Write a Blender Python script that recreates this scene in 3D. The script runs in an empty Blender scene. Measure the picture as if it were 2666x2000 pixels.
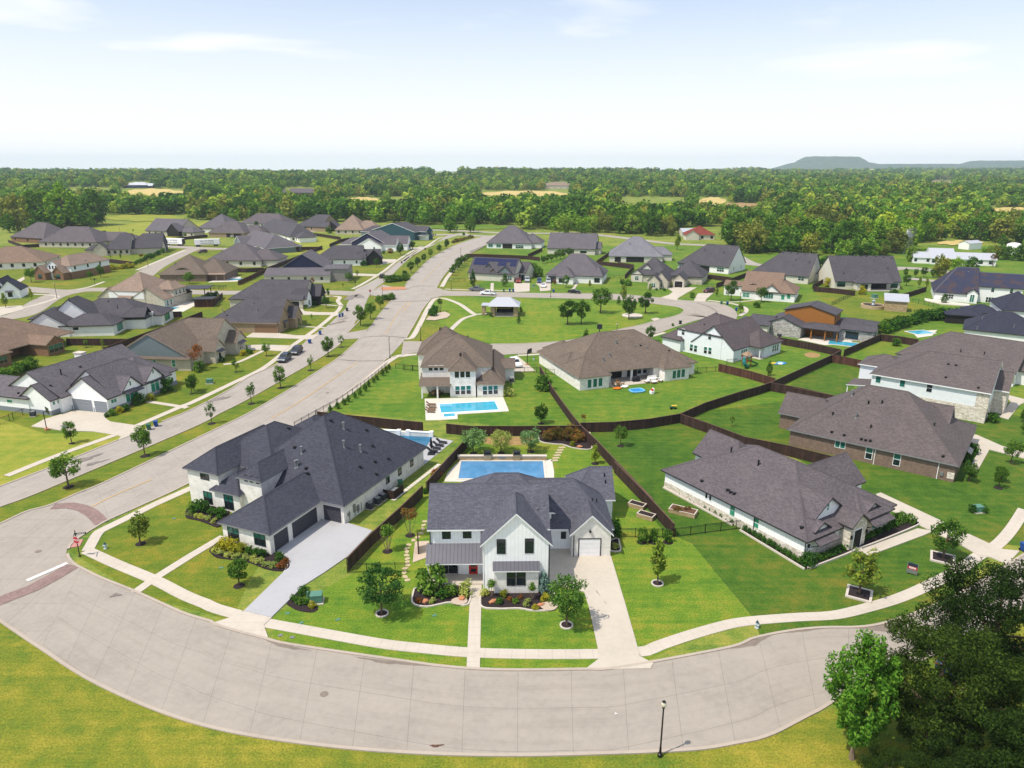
import bpy, math, random
import numpy as np
from mathutils import Vector
random.seed(7)
SC = bpy.context.scene
COL = SC.collection
# ---------------------------------------------------------------- survey: photo pixels -> ground metres
FPX, PITCH, CAMH = 1848.0, math.radians(17.15), 45.0
CP, SP = math.cos(PITCH), math.sin(PITCH)
K = 3.687
REG = dict(S=(0,0,1), D=(0,0,.8294), a=(0,540,K), b=(0,840,K), c=(500,540,K), d=(500,780,K), e=(1050,560,K), f=(1050,780,K), g=(1600,560,K),
           h=(2066,560,K), i=(1600,760,K), j=(2066,860,K), k=(2066,1200,K), l=(1000,1100,2.553), m=(400,1050,2.553), n=(1600,1050,2.5525),
           o=(0,1250,3.318), p=(1900,1400,2.765), q=(0,380,2.458), r=(880,380,2.458), s=(1766,380,2.458))
def ray(px, py):
    a, b = (px-1333)/FPX, -(py-1000)/FPX
    return (a, CP+b*SP, -SP+b*CP)
def G(px, py, z=0.0):
    r = ray(px, py); t = (z-CAMH)/r[2]
    return (r[0]*t, r[1]*t)
def px(r, x, y):
    ox, oy, s = REG[r]; return ox+x/s, oy+y/s
def P(r, x, y, z=0.0): return G(*px(r, x, y), z)
def PL(r, pts, z=0.0): return [P(r, x, y, z) for x, y in pts]
def height_at(r, x, y, ground):
    q = ray(*px(r, x, y)); return CAMH + q[2]*ground[1]/q[1]
def terrain(x, y):
    d = max(0.0, y-620.0)
    z = 15*(1-math.exp(-d/1500.0))
    z += (1-math.exp(-d/700.0))*(4.0*math.sin(x*.0031+1.3)*math.cos(y*.0024)+2.5*math.sin(x*.0075+y*.004))
    z -= (1-math.exp(-d/900.0))*max(0, min(1, (x-350)/700.0))*14
    r = max(0, min(1, (x/max(y,1)-.2)/.12))
    z -= (1-r)*45*(1-math.exp(-max(0,y-2500)/1500.0))
    return z
# ---------------------------------------------------------------- mesh builder
class MB:
    def __init__(s): s.v=[]; s.f=[]; s.m=[]
    def poly(s, pts, m=0):
        n=len(s.v); s.v+= [tuple(p) for p in pts]; s.f.append(tuple(range(n, n+len(pts)))); s.m.append(m)
    def box(s, x0,y0,z0,x1,y1,z1,m=0,top=None):
        v=[(x0,y0,z0),(x1,y0,z0),(x1,y1,z0),(x0,y1,z0),(x0,y0,z1),(x1,y0,z1),(x1,y1,z1),(x0,y1,z1)]
        for q in ((3,2,1,0),(4,5,6,7),(0,1,5,4),(1,2,6,5),(2,3,7,6),(3,0,4,7)):
            s.poly([v[i] for i in q], (top if (top is not None and q==(4,5,6,7)) else m))
    def obox(s, c, ang, lx, ly, z0, z1, m=0):
        ca,sa=math.cos(ang),math.sin(ang)
        def T(x,y,z): return (c[0]+x*ca-y*sa, c[1]+x*sa+y*ca, z)
        v=[T(-lx/2,-ly/2,z0),T(lx/2,-ly/2,z0),T(lx/2,ly/2,z0),T(-lx/2,ly/2,z0),T(-lx/2,-ly/2,z1),T(lx/2,-ly/2,z1),T(lx/2,ly/2,z1),T(-lx/2,ly/2,z1)]
        for q in ((3,2,1,0),(4,5,6,7),(0,1,5,4),(1,2,6,5),(2,3,7,6),(3,0,4,7)): s.poly([v[i] for i in q], m)
    def tube(s, p, q, r0, r1, n=8, m=0, cap=True):
        p=Vector(p); q=Vector(q); d=(q-p).normalized()
        a=d.cross(Vector((0,0,1)) if abs(d.z)<.9 else Vector((1,0,0))).normalized(); b=d.cross(a)
        A=[p+(a*math.cos(t)+b*math.sin(t))*r0 for t in [2*math.pi*i/n for i in range(n)]]
        B=[q+(a*math.cos(t)+b*math.sin(t))*r1 for t in [2*math.pi*i/n for i in range(n)]]
        for i in range(n):
            j=(i+1)%n; s.poly([A[j],A[i],B[i],B[j]],m)
        if cap: s.poly(B[::-1],m); s.poly(A,m)
    def lathe(s, prof, c=(0,0,0), n=12, m=0):
        for (r0,z0),(r1,z1) in zip(prof, prof[1:]):
            for i in range(n):
                t0,t1=2*math.pi*i/n,2*math.pi*(i+1)/n
                P4=[(r0*math.cos(t0),r0*math.sin(t0),z0),(r0*math.cos(t1),r0*math.sin(t1),z0),(r1*math.cos(t1),r1*math.sin(t1),z1),(r1*math.cos(t0),r1*math.sin(t0),z1)]
                if r0<1e-6: P4=[P4[0],P4[2],P4[3]]
                elif r1<1e-6: P4=[P4[0],P4[1],P4[2]]
                s.poly([(c[0]+a,c[1]+b,c[2]+z) for a,b,z in P4],m)
    def prism(s, pts, z0, z1, m=0, side=None):
        A=0
        for (x0,y0),(x1,y1) in zip(pts, pts[1:]+pts[:1]): A+=x0*y1-x1*y0
        if A<0: pts=pts[::-1]
        s.poly([(x,y,z1) for x,y in pts],m)
        for (x0,y0),(x1,y1) in zip(pts, pts[1:]+pts[:1]):
            s.poly([(x0,y0,z0),(x1,y1,z0),(x1,y1,z1),(x0,y0,z1)], m if side is None else side)
    def blob(s, c, r, n=10, k=.18, m=0, seed=0):
        rnd=random.Random(seed); h=n//2; rows=[]
        for i in range(h+1):
            th=math.pi*i/h
            rows.append([(c[0]+r[0]*math.sin(th)*math.cos(2*math.pi*j/n)*(1+rnd.uniform(-k,k)), c[1]+r[1]*math.sin(th)*math.sin(2*math.pi*j/n)*(1+rnd.uniform(-k,k)), c[2]+r[2]*math.cos(th)*(1+rnd.uniform(-k,k)*.6)) for j in range(n)])
        rows[0]=[rows[0][0]]*n; rows[-1]=[rows[-1][0]]*n
        for i in range(h):
            for j in range(n):
                q=[rows[i][j],rows[i+1][j],rows[i+1][(j+1)%n],rows[i][(j+1)%n]]
                if i==0: q=[q[0],q[1],q[2]]
                elif i==h-1: q=[q[0],q[1],q[3]]
                s.poly(q,m)
    def mesh(s, name, mats, uv=True, smooth=False):
        me=bpy.data.meshes.new(name); me.from_pydata(s.v,[],s.f)
        for m in (mats if isinstance(mats,(list,tuple)) else [mats]): me.materials.append(m)
        me.polygons.foreach_set('material_index', s.m)
        if smooth: me.polygons.foreach_set('use_smooth',[True]*len(s.f))
        if uv:
            L=me.uv_layers.new(name='UVMap'); out=[]
            for f in s.f:
                p=[Vector(s.v[i]) for i in f[:4]]
                nrm=(p[1]-p[0]).cross(p[2]-p[0])
                if nrm.length<1e-9 and len(f)>3: nrm=(p[2]-p[0]).cross(p[3]-p[0])
                if nrm.length>1e-9: nrm.normalize()
                if abs(nrm.z)>.995: ua,va=Vector((1,0,0)),Vector((0,1,0))
                else:
                    ua=Vector((-nrm.y,nrm.x,0)).normalized(); va=nrm.cross(ua)
                for i in f:
                    q=Vector(s.v[i]); out+= [q.dot(ua),q.dot(va)]
            L.data.foreach_set('uv',out)
        me.update(); return me
    def build(s, name, mats, parent=None, uv=True, smooth=False):
        return link(name, s.mesh(name,mats,uv,smooth), parent)
def link(name, data, parent=None, loc=None, rz=0, sc=None):
    o=bpy.data.objects.new(name, data); COL.objects.link(o)
    if parent is not None: o.parent=parent
    if loc is not None: o.location=loc
    if rz: o.rotation_euler=(0,0,rz)
    if sc is not None: o.scale=(sc,sc,sc) if not isinstance(sc,(tuple,list)) else sc
    return o
def thing(name, label, cat, loc=(0,0,0), rz=0, group=None, data=None, sc=None):
    o=link(name, data, None, loc, rz, sc); o['label']=label; o['category']=cat
    if group: o['group']=group
    return o
def tag(o, label, cat, group=None):
    o['label']=label; o['category']=cat
    if group: o['group']=group
    return o
def struct(o, kind='structure'): o['kind']=kind; return o
# ---------------------------------------------------------------- materials
def lin(h):
    h=h.lstrip('#'); r=[int(h[i:i+2],16)/255 for i in (0,2,4)]
    q=[c/12.92 if c<=.04045 else ((c+.055)/1.055)**2.4 for c in r]; k=.79+.21*max(0,min(1,(min(q)-.55)/.2))   # real surfaces are a little darker than they photograph
    return tuple(c*k for c in q)
class NT:
    def __init__(s,name):
        s.mat=bpy.data.materials.new(name); s.mat.use_nodes=True; s.t=s.mat.node_tree; s.n=s.t.nodes; s.l=s.t.links
        s.b=s.n['Principled BSDF']
    def node(s,typ,**kw):
        n=s.n.new(typ)
        for k,v in kw.items():
            if k.startswith('i_'): n.inputs[k[2:].replace('_',' ')].default_value=v
            else: setattr(n,k,v)
        return n
    def link(s,a,b): s.l.new(a,b)
    def coord(s,kind='UV',scale=None):
        c=s.node('ShaderNodeTexCoord').outputs[kind] if kind!='Position' else s.node('ShaderNodeNewGeometry').outputs['Position']
        if scale is not None:
            m=s.node('ShaderNodeMapping'); m.inputs['Scale'].default_value=scale if isinstance(scale,tuple) else (scale,)*3
            s.link(c,m.inputs['Vector']); c=m.outputs['Vector']
        return c
    def noise(s,co,scale,detail=4,rough=.6):
        n=s.node('ShaderNodeTexNoise'); n.inputs['Scale'].default_value=scale; n.inputs['Detail'].default_value=detail; n.inputs['Roughness'].default_value=rough
        s.link(co,n.inputs['Vector']); return n.outputs['Fac']
    def ramp(s,fac,stops):
        r=s.node('ShaderNodeValToRGB'); el=r.color_ramp.elements
        while len(el)<len(stops): el.new(.5)
        for e,(p,c) in zip(el,stops):
            e.position=p; e.color=(*c,1) if isinstance(c,(tuple,list)) else (c,c,c,1)
        s.link(fac,r.inputs['Fac']); return r.outputs['Color']
    def mix(s,a,b,fac,mode='MIX'):
        m=s.node('ShaderNodeMix',data_type='RGBA',blend_type=mode)
        for v,i in ((a,6),(b,7)):
            if hasattr(v,'is_output'): s.link(v,m.inputs[i])
            else: m.inputs[i].default_value=(*v,1)
        if hasattr(fac,'is_output'): s.link(fac,m.inputs[0])
        else: m.inputs[0].default_value=fac
        return m.outputs[2]
    def math(s,op,a,b=None):
        m=s.node('ShaderNodeMath',operation=op)
        for v,i in ((a,0),(b,1)):
            if v is None: continue
            if hasattr(v,'is_output'): s.link(v,m.inputs[i])
            else: m.inputs[i].default_value=v
        return m.outputs[0]
    def bump(s,h,strength=.3,dist=.02):
        b=s.node('ShaderNodeBump'); b.inputs['Strength'].default_value=strength; b.inputs['Distance'].default_value=dist
        s.link(h,b.inputs['Height']); s.link(b.outputs['Normal'],s.b.inputs['Normal'])
    def out(s,col,rough=.85,spec=.3,metal=0):
        if hasattr(col,'is_output'): s.link(col,s.b.inputs['Base Color'])
        else: s.b.inputs['Base Color'].default_value=(*col,1)
        s.b.inputs['Roughness'].default_value=rough; s.b.inputs['Specular IOR Level'].default_value=spec; s.b.inputs['Metallic'].default_value=metal
        return s.mat
def vary(c,k): return tuple(min(1,x*k) for x in c)
_cache={}
def M_plain(name,hexc,rough=.6,var=.12,scale=3.0,metal=0,spec=.3):
    if name in _cache: return _cache[name]
    n=NT(name); c=lin(hexc); f=n.noise(n.coord('Object'),scale)
    _cache[name]=n.out(n.ramp(f,[(.3,vary(c,1-var)),(.7,vary(c,1+var))]),rough,spec,metal); return _cache[name]
def M_shingle(name,hexc,amt=.2):
    n=NT(name); c=lin(hexc); uv=n.coord('UV')
    br=n.node('ShaderNodeTexBrick',offset=.37,squash=1.0); br.inputs['Scale'].default_value=1
    for k,v in (('Brick Width',.36),('Row Height',.18),('Mortar Size',.012),('Mortar Smooth',.3),('Bias',0.0)): br.inputs[k].default_value=v
    br.inputs['Color1'].default_value=(*vary(c,1-amt),1); br.inputs['Color2'].default_value=(*vary(c,1+amt),1); br.inputs['Mortar'].default_value=(*vary(c,.55),1)
    n.link(uv,br.inputs['Vector'])
    f=n.noise(uv,9,3,.7); col=n.mix(br.outputs['Color'],n.ramp(f,[(.3,.76),(.72,1.24)]),.75,'MULTIPLY')
    f2=n.noise(n.coord('UV'),.22,4); col=n.mix(col,n.ramp(f2,[(.35,(.9,.9,.92)),(.65,(1.1,1.08,1.06))]),.8,'MULTIPLY')
    n.bump(br.outputs['Fac'],.4,.02)
    return n.out(col,.9,.25)
def M_brick(name,hexc,mort,amt=.25,w=.24,h=.085,msz=.012,stain=.15):
    n=NT(name); c=lin(hexc); uv=n.coord('UV')
    br=n.node('ShaderNodeTexBrick',offset=.5); br.inputs['Scale'].default_value=1
    for k,v in (('Brick Width',w),('Row Height',h),('Mortar Size',msz),('Mortar Smooth',.2)): br.inputs[k].default_value=v
    br.inputs['Color1'].default_value=(*vary(c,1-amt),1); br.inputs['Color2'].default_value=(*vary(c,1+amt),1); br.inputs['Mortar'].default_value=(*lin(mort),1)
    n.link(uv,br.inputs['Vector'])
    f=n.noise(uv,1.1,5); col=n.mix(br.outputs['Color'],n.ramp(f,[(.3,1-stain),(.7,1+stain)]),1,'MULTIPLY')
    n.bump(br.outputs['Fac'],.3,-.01)
    return n.out(col,.85,.25)
def M_board(name,hexc,step=.4,wid=.07,dark=.86,vert=True,rough=.6,metal=0,var=.05):
    n=NT(name); c=lin(hexc); s=n.node('ShaderNodeSeparateXYZ'); n.link(n.coord('UV'),s.inputs[0])
    u=n.math('FRACT',n.math('DIVIDE',s.outputs[0 if vert else 1],step))
    k=n.math('LESS_THAN',u,wid/step)
    f=n.noise(n.coord('UV'),1.3,4)
    col=n.mix(n.ramp(f,[(.3,vary(c,1-var)),(.7,vary(c,1+var))]),vary(c,dark),k)
    if var>=.2:   # weathered boards: every few planks another tone
        wn=n.node('ShaderNodeTexWhiteNoise',noise_dimensions='1D'); n.link(n.math('FLOOR',n.math('DIVIDE',s.outputs[0],.45)),wn.inputs['W']); col=n.mix(col,n.ramp(wn.outputs['Value'],[(0,.72),(.6,1.0),(1,1.45)]),1,'MULTIPLY')
    n.bump(k,.6,.02 if metal==0 else .03)
    return n.out(col,rough,.3,metal)
def M_stone(name,c1,c2,scale=2.2,mort='#cfc8bd'):
    n=NT(name); co=n.coord('UV',(scale*.62,scale*1.5,1))
    v=n.node('ShaderNodeTexVoronoi',feature='F1'); v.inputs['Scale'].default_value=1.6; n.link(co,v.inputs['Vector'])
    e=n.node('ShaderNodeTexVoronoi',feature='DISTANCE_TO_EDGE'); e.inputs['Scale'].default_value=1.6; n.link(co,e.inputs['Vector'])
    s=n.node('ShaderNodeSeparateColor'); n.link(v.outputs['Color'],s.inputs[0])
    col=n.ramp(s.outputs[0],[(0,lin(c1)),(1,lin(c2))]); col=n.mix(lin(mort),col,n.ramp(e.outputs['Distance'],[(.02,0.0),(.06,1.0)]))
    f=n.noise(n.coord('UV'),6,4); col=n.mix(col,n.ramp(f,[(.3,.85),(.7,1.12)]),1,'MULTIPLY')
    return n.out(col,.9,.2)
def M_grass(name,c1,c2,c3,fine=1.0):
    n=NT(name); p=n.coord('Position')
    a=n.noise(p,.07,5,.6); b=n.noise(p,.55,5,.65); f=n.noise(p,5.5,3,.7)
    mp=n.node('ShaderNodeMapping'); mp.inputs['Rotation'].default_value=(0,0,.9); mp.inputs['Scale'].default_value=(.05,1.4,1); n.link(p,mp.inputs['Vector'])
    st=n.noise(mp.outputs['Vector'],1,2,.5)
    t=n.math('ADD',n.math('MULTIPLY',a,.4),n.math('ADD',n.math('MULTIPLY',b,.4),n.math('MULTIPLY',st,.2)))
    col=n.ramp(t,[(.39,lin(c1)),(.5,lin(c2)),(.62,lin(c3))])
    col=n.mix(col,n.ramp(f,[(.25,1-.5*fine),(.75,1+.5*fine)]),1,'MULTIPLY')
    n.bump(f,.5,.06)
    return n.out(col,.95,.15)
def M_concrete(name,hexc,joint=None,across=None,dark=.6,var=.1,jw=.035):
    n=NT(name); c=lin(hexc); p=n.coord('Position')
    a=n.noise(p,.22,5,.62); b=n.noise(p,1.6,5,.6); f=n.noise(p,14,2)
    t=n.math('ADD',n.math('MULTIPLY',a,.6),n.math('MULTIPLY',b,.4))
    col=n.ramp(t,[(.33,vary(c,1-var*1.6)),(.5,c),(.68,vary(c,1+var))])
    col=n.mix(col,n.ramp(f,[(.3,.93),(.7,1.06)]),1,'MULTIPLY')
    if joint:
        st=n.noise(n.coord('UV',(1.1,.06,1)),1.0,5,.65); col=n.mix(col,n.ramp(st,[(.36,(.9,.89,.88)),(.5,(1,1,1)),(.66,(1.04,1.03,1.03))]),.6,'MULTIPLY'); sp=n.noise(p,.9,6,.75); col=n.mix(col,n.ramp(sp,[(.62,(1,1,1)),(.72,(.86,.85,.84))]),.7,'MULTIPLY')
        s=n.node('ShaderNodeSeparateXYZ'); n.link(n.coord('UV'),s.inputs[0])
        k=n.math('LESS_THAN',n.math('FRACT',n.math('DIVIDE',s.outputs[1],joint)),jw/joint)
        if across: k=n.math('MAXIMUM',k,n.math('LESS_THAN',n.math('FRACT',n.math('DIVIDE',s.outputs[0],across)),jw/across))
        col=n.mix(col,n.mix(col,(dark,dark,dark),1,'MULTIPLY'),k)
    return n.out(col,.85,.2)
def M_glass(name,hexc,rough=.06):
    n=NT(name); f=n.noise(n.coord('Object'),2.5,3); c=lin(hexc)
    m=n.out(n.ramp(f,[(.35,vary(c,.7)),(.65,vary(c,1.3))]),rough,.5); n.b.inputs['Coat Weight'].default_value=.25; n.b.inputs['Coat Roughness'].default_value=.03
    return m
def M_leaf(name,c1,c2,trans=.25):
    n=NT(name); g=n.node('ShaderNodeNewGeometry'); oi=n.node('ShaderNodeObjectInfo')
    col=n.ramp(g.outputs['Random Per Island'],[(0,lin(c1)),(.55,vary(tuple((a+b)/2 for a,b in zip(lin(c1),lin(c2))),1)),(1,lin(c2))])
    col=n.mix(col,n.ramp(oi.outputs['Random'],[(0,(.58,.68,.66)),(.35,(.9,.94,.9)),(.7,(1.08,1.06,.95)),(1,(1.34,1.22,.85))]),1,'MULTIPLY')
    n.n.remove(n.b); d=n.node('ShaderNodeBsdfDiffuse'); t=n.node('ShaderNodeBsdfTranslucent'); mx=n.node('ShaderNodeMixShader'); mx.inputs[0].default_value=trans
    n.link(col,d.inputs[0]); n.link(col,t.inputs[0]); n.link(d.outputs[0],mx.inputs[1]); n.link(t.outputs[0],mx.inputs[2])
    n.link(mx.outputs[0],n.n['Material Output'].inputs[0]); return n.mat
MT={}
def mats():
    S=M_shingle
    MT.update(
     sh_navy=S('navy_shingle','#4a4c58'), sh_blue=S('slate_blue_shingle','#636470'), sh_grey=S('grey_shingle','#696266'), sh_brown=S('brown_shingle','#6b6262'),
     sh_taupe=S('taupe_shingle','#786b60'), sh_tan=S('tan_shingle','#9a8677'), sh_tan2=S('pale_tan_shingle','#a3917f'), sh_char=S('charcoal_shingle','#58555b'), sh_char2=S('cool_charcoal_shingle','#6d686e'),
     sh_ltgrey=S('light_grey_shingle','#85848c'), sh_red=S('red_shingle','#8a4034'), sh_mid=S('mid_brown_shingle','#62595b'), sh_warm=S('warm_brown_shingle','#8b7565'), sh_dknavy=S('dark_navy_shingle','#3a3c4c'),
     metal_dk=M_board('dark_standing_seam_metal','#6b6a72',.42,.05,.6,metal=.35,rough=.42), metal_lt=M_board('silver_standing_seam_metal','#c9ccd4',.45,.05,.75,metal=.2,rough=.45),
     bb_white=M_board('white_board_and_batten','#f6f7f8',.42,.07,.92), bb_grey=M_board('grey_board_and_batten','#7d8a8e',.5,.06,.8), bb_navy=M_board('navy_board_and_batten','#2c3150',.5,.06,.8), bb_teal=M_board('teal_lap_siding','#2e5360',.22,.03,.75,vert=False),
     bk_white=M_brick('white_painted_brick','#eeebe5','#dedad2',.05), bk_brown=M_brick('brown_brick','#80685c','#a09080',.3), bk_tan=M_brick('tan_brick','#a78e70','#b9a88f',.22), bk_cream=M_brick('cream_brick','#d8cfbc','#cfc6b6',.08), bk_red=M_brick('russet_brick','#8d6449','#a58a70',.28), bk_grey=M_brick('grey_brick','#96928f','#a9a5a0',.12),
     stucco=M_plain('white_stucco','#e9e9e8',.85,.03,.8), stucco_c=M_plain('cream_stucco','#ded8ca',.85,.04,.8), siding=M_board('white_lap_siding','#e6ebee',.2,.02,.85,vert=False), siding_tan=M_board('tan_lap_siding','#cfc2ae',.2,.02,.85,vert=False),
     stone=M_stone('pale_limestone','#cfc2ad','#efe8dc'), stone_d=M_stone('grey_ledgestone','#8d8a88','#d8d4cf',2.2,'#b8b4ae'), stone_t=M_stone('tan_fieldstone','#a98c63','#c9b391',1.6,'#b5a286'),
     orange=M_board('orange_wood_siding','#ab7030',.18,.02,.8,vert=False), trim_w=M_plain('white_trim','#eef0f0',.5,.02), trim_d=M_plain('dark_trim','#38363a',.5,.05), trim_g=M_plain('grey_trim','#8d8f92',.5,.05), trim_t=M_plain('tan_trim','#a89684',.6,.05),
     glass_t=M_glass('teal_glass','#2b7468'), glass_d=M_glass('dark_glass','#1c2730'), blind=M_glass('green_tinted_glass','#3f9d80',.12), dark=M_plain('dark_finish_and_painted_shade','#2a2725',.9,.2),  # dark: near-black finish, also painted shade of open patios and garages
     gd_grey=M_board('charcoal_garage_door','#45454f',.55,.03,.7,vert=False), gd_white=M_board('white_garage_door','#eeeef0',.55,.02,.88,vert=False), gd_mid=M_board('grey_garage_door','#9299a2',.55,.03,.82,vert=False), gd_brown=M_board('brown_garage_door','#8d6f52',.55,.03,.75,vert=False),
     red=M_plain('red_paint','#d6322c',.4,.05), red_sign=M_plain('sign_red','#c3202a',.4,.04), white=M_plain('white_paint','#f2f2f0',.5,.02), black=M_plain('black_metal','#1b1c1f',.4,.1), steel=M_plain('grey_metal','#9a9da0',.4,.06,metal=.4), green_box=M_plain('utility_green','#5f8f7c',.5,.06), blue_bin=M_plain('blue_plastic','#1d4f9e',.4,.05), green_bin=M_plain('green_plastic','#2f6d56',.4,.05), dark_bin=M_plain('dark_plastic','#2b3438',.4,.05), brown_wood=M_board('dark_stained_fence','#43302a',.15,.018,.5,var=.2,rough=.85), brown_wood2=M_board('red_brown_stained_fence','#5c3c30',.15,.018,.5,var=.2,rough=.85), cap=M_plain('fence_cap_wood','#6f5548',.8,.12), orange_wood=M_plain('orange_play_wood','#a9652f',.7,.1), teal_plastic=M_plain('teal_plastic','#1f7f78',.35,.05), blue_pl=M_plain('bright_blue_vinyl','#2f8fd6',.3,.1), ltblue_pl=M_plain('light_blue_vinyl','#7cc6ea',.3,.1), yellow_pl=M_plain('yellow_plastic','#e6c22f',.4,.06), orange_pl=M_plain('orange_fabric','#e07a1a',.7,.08), fabric_d=M_plain('dark_fabric','#26262e',.9,.15), wicker=M_plain('brown_wicker','#8a6a4e',.85,.2), cushion=M_plain('white_cushion','#e8e6e2',.9,.04), hyd=M_plain('hydrant_silver','#c9d6da',.45,.06), hyd_b=M_plain('hydrant_cap_dark','#224a55',.45,.06), solar=M_board('solar_cells','#1d2350',.5,.03,1.8,rough=.2), brass=M_plain('lamp_globe','#d9d2bb',.3,.05),
     gr_gold=M_grass('golden_grass','#5f7828','#82872d','#a2973a'), gr_olive=M_grass('olive_lawn','#577322','#718028','#978a33'), gr_bright=M_grass('bright_lawn','#527a25','#708c2b','#959335'), gr_dark=M_grass('deep_green_lawn','#3a5f1e','#507023','#78782d'), gr_mid=M_grass('mid_green_lawn','#497423','#64832a','#8a8f34'), gr_wild=M_grass('meadow_grass','#56782f','#80903b','#a99f4b'), gr_yel=M_grass('yellow_lawn','#789032','#949a39','#aea449'),
     field=M_grass('dry_field','#c2ab66','#d6c07e','#c9ad62',.3),
     street=M_concrete('street_concrete','#afa69b',4.7,4.72,.58,.09), street2=M_concrete('boulevard_concrete','#b1a9a0',4.7,3.9,.7,.1), walk=M_concrete('sidewalk_concrete','#d3c9bb',1.3,None,.75,.06), drive=M_concrete('driveway_concrete','#cfc5b6',None,None,.8,.07), drive_w=M_concrete('new_white_driveway','#bcbcbf',None,None,.8,.05), kerb=M_concrete('kerb_concrete','#bfb2a4',None,None,.8,.08), pav=M_concrete('pool_deck_concrete','#ddd6c9',None,None,.8,.05), paver=M_brick('brick_paver','#99807a','#87726c',.15,.3,.15,.012), ramp=M_plain('pink_ramp','#c78f86',.85,.1),
     yellow_line=M_plain('worn_yellow_paint','#d3b07a',.8,.1,1.2), white_line=M_plain('worn_white_paint','#dcdad6',.8,.06,1.2), skid=M_concrete('dark_tyre_marks','#8f8782',None,None,.8,.2), damp=M_concrete('damp_gutter_stain','#8f8378',None,None,.8,.18),
     mulch=M_plain('dark_mulch','#33282a',.95,.45,9), soil=M_plain('bed_soil','#6b4c3c',.95,.3,7), edging=M_plain('stone_edging','#d9cfc3',.85,.08,4), rock=M_plain('orange_rock','#c88a63',.85,.2,3), gravel=M_plain('pale_gravel','#c9b6a4',.95,.35,12), flag=M_plain('flagstone','#c9b695',.9,.12,3), clay=M_plain('bare_red_soil','#a98a5a',.95,.2,1.2),
     water=None, bark=M_plain('tree_bark','#6b594a',.95,.25,6), bark_l=M_plain('pale_bark','#8b7a6a',.95,.2,6))
    def water(name,hexc):
        n=NT(name); f=n.noise(n.coord('Position'),.35,3); c=lin(hexc); m=n.out(n.ramp(f,[(.3,vary(c,.85)),(.7,vary(c,1.15))]),.06,.35); n.bump(n.noise(n.coord('Position'),2.5,2),.12,.05); return m
    MT['water']=water('pool_water_blue','#5a94c2'); MT['water2']=water('pool_water_turquoise','#49b4d2'); MT['water3']=water('pool_water_deep','#1f6f96')
    def car(nm,h):
        n=NT(nm); f=n.noise(n.coord('Object'),1.5,2); c=lin(h); m=n.out(n.ramp(f,[(.3,vary(c,.94)),(.7,vary(c,1.06))]),.38,.35); n.b.inputs['Coat Weight'].default_value=.25; return m
    for nm,h in (('white','#e4e6e8'),('navy','#1c2638'),('slate','#2c3c50'),('grey','#6d7079'),('black','#1b1d22'),('maroon','#5c1f2e'),('red','#9c3b2e'),('silver','#b9bec4'),('blue','#26406f')): MT['car_'+nm]=car('car_paint_'+nm,h)
    MT['tyre']=M_plain('tyre_rubber','#17171a',.85,.1); MT['rim']=M_plain('wheel_rim','#a9acb0',.35,.05,metal=.6); MT['lens']=M_plain('headlight_lens','#dfe3e6',.15,.03); MT['tail']=M_plain('tail_light','#b02020',.2,.03)
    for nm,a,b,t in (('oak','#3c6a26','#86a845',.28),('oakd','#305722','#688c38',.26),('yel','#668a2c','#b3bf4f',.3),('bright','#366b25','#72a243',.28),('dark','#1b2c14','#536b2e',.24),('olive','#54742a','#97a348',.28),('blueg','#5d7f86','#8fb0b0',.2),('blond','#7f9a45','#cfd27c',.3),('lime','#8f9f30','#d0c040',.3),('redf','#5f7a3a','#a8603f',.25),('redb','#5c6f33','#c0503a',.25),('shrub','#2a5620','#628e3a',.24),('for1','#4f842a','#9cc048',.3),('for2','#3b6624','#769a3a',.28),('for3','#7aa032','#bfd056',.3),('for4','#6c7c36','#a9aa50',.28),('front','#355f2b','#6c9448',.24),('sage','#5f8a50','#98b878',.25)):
        MT['lf_'+nm]=M_leaf('leaf_'+nm,a,b,t)
mats()
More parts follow.
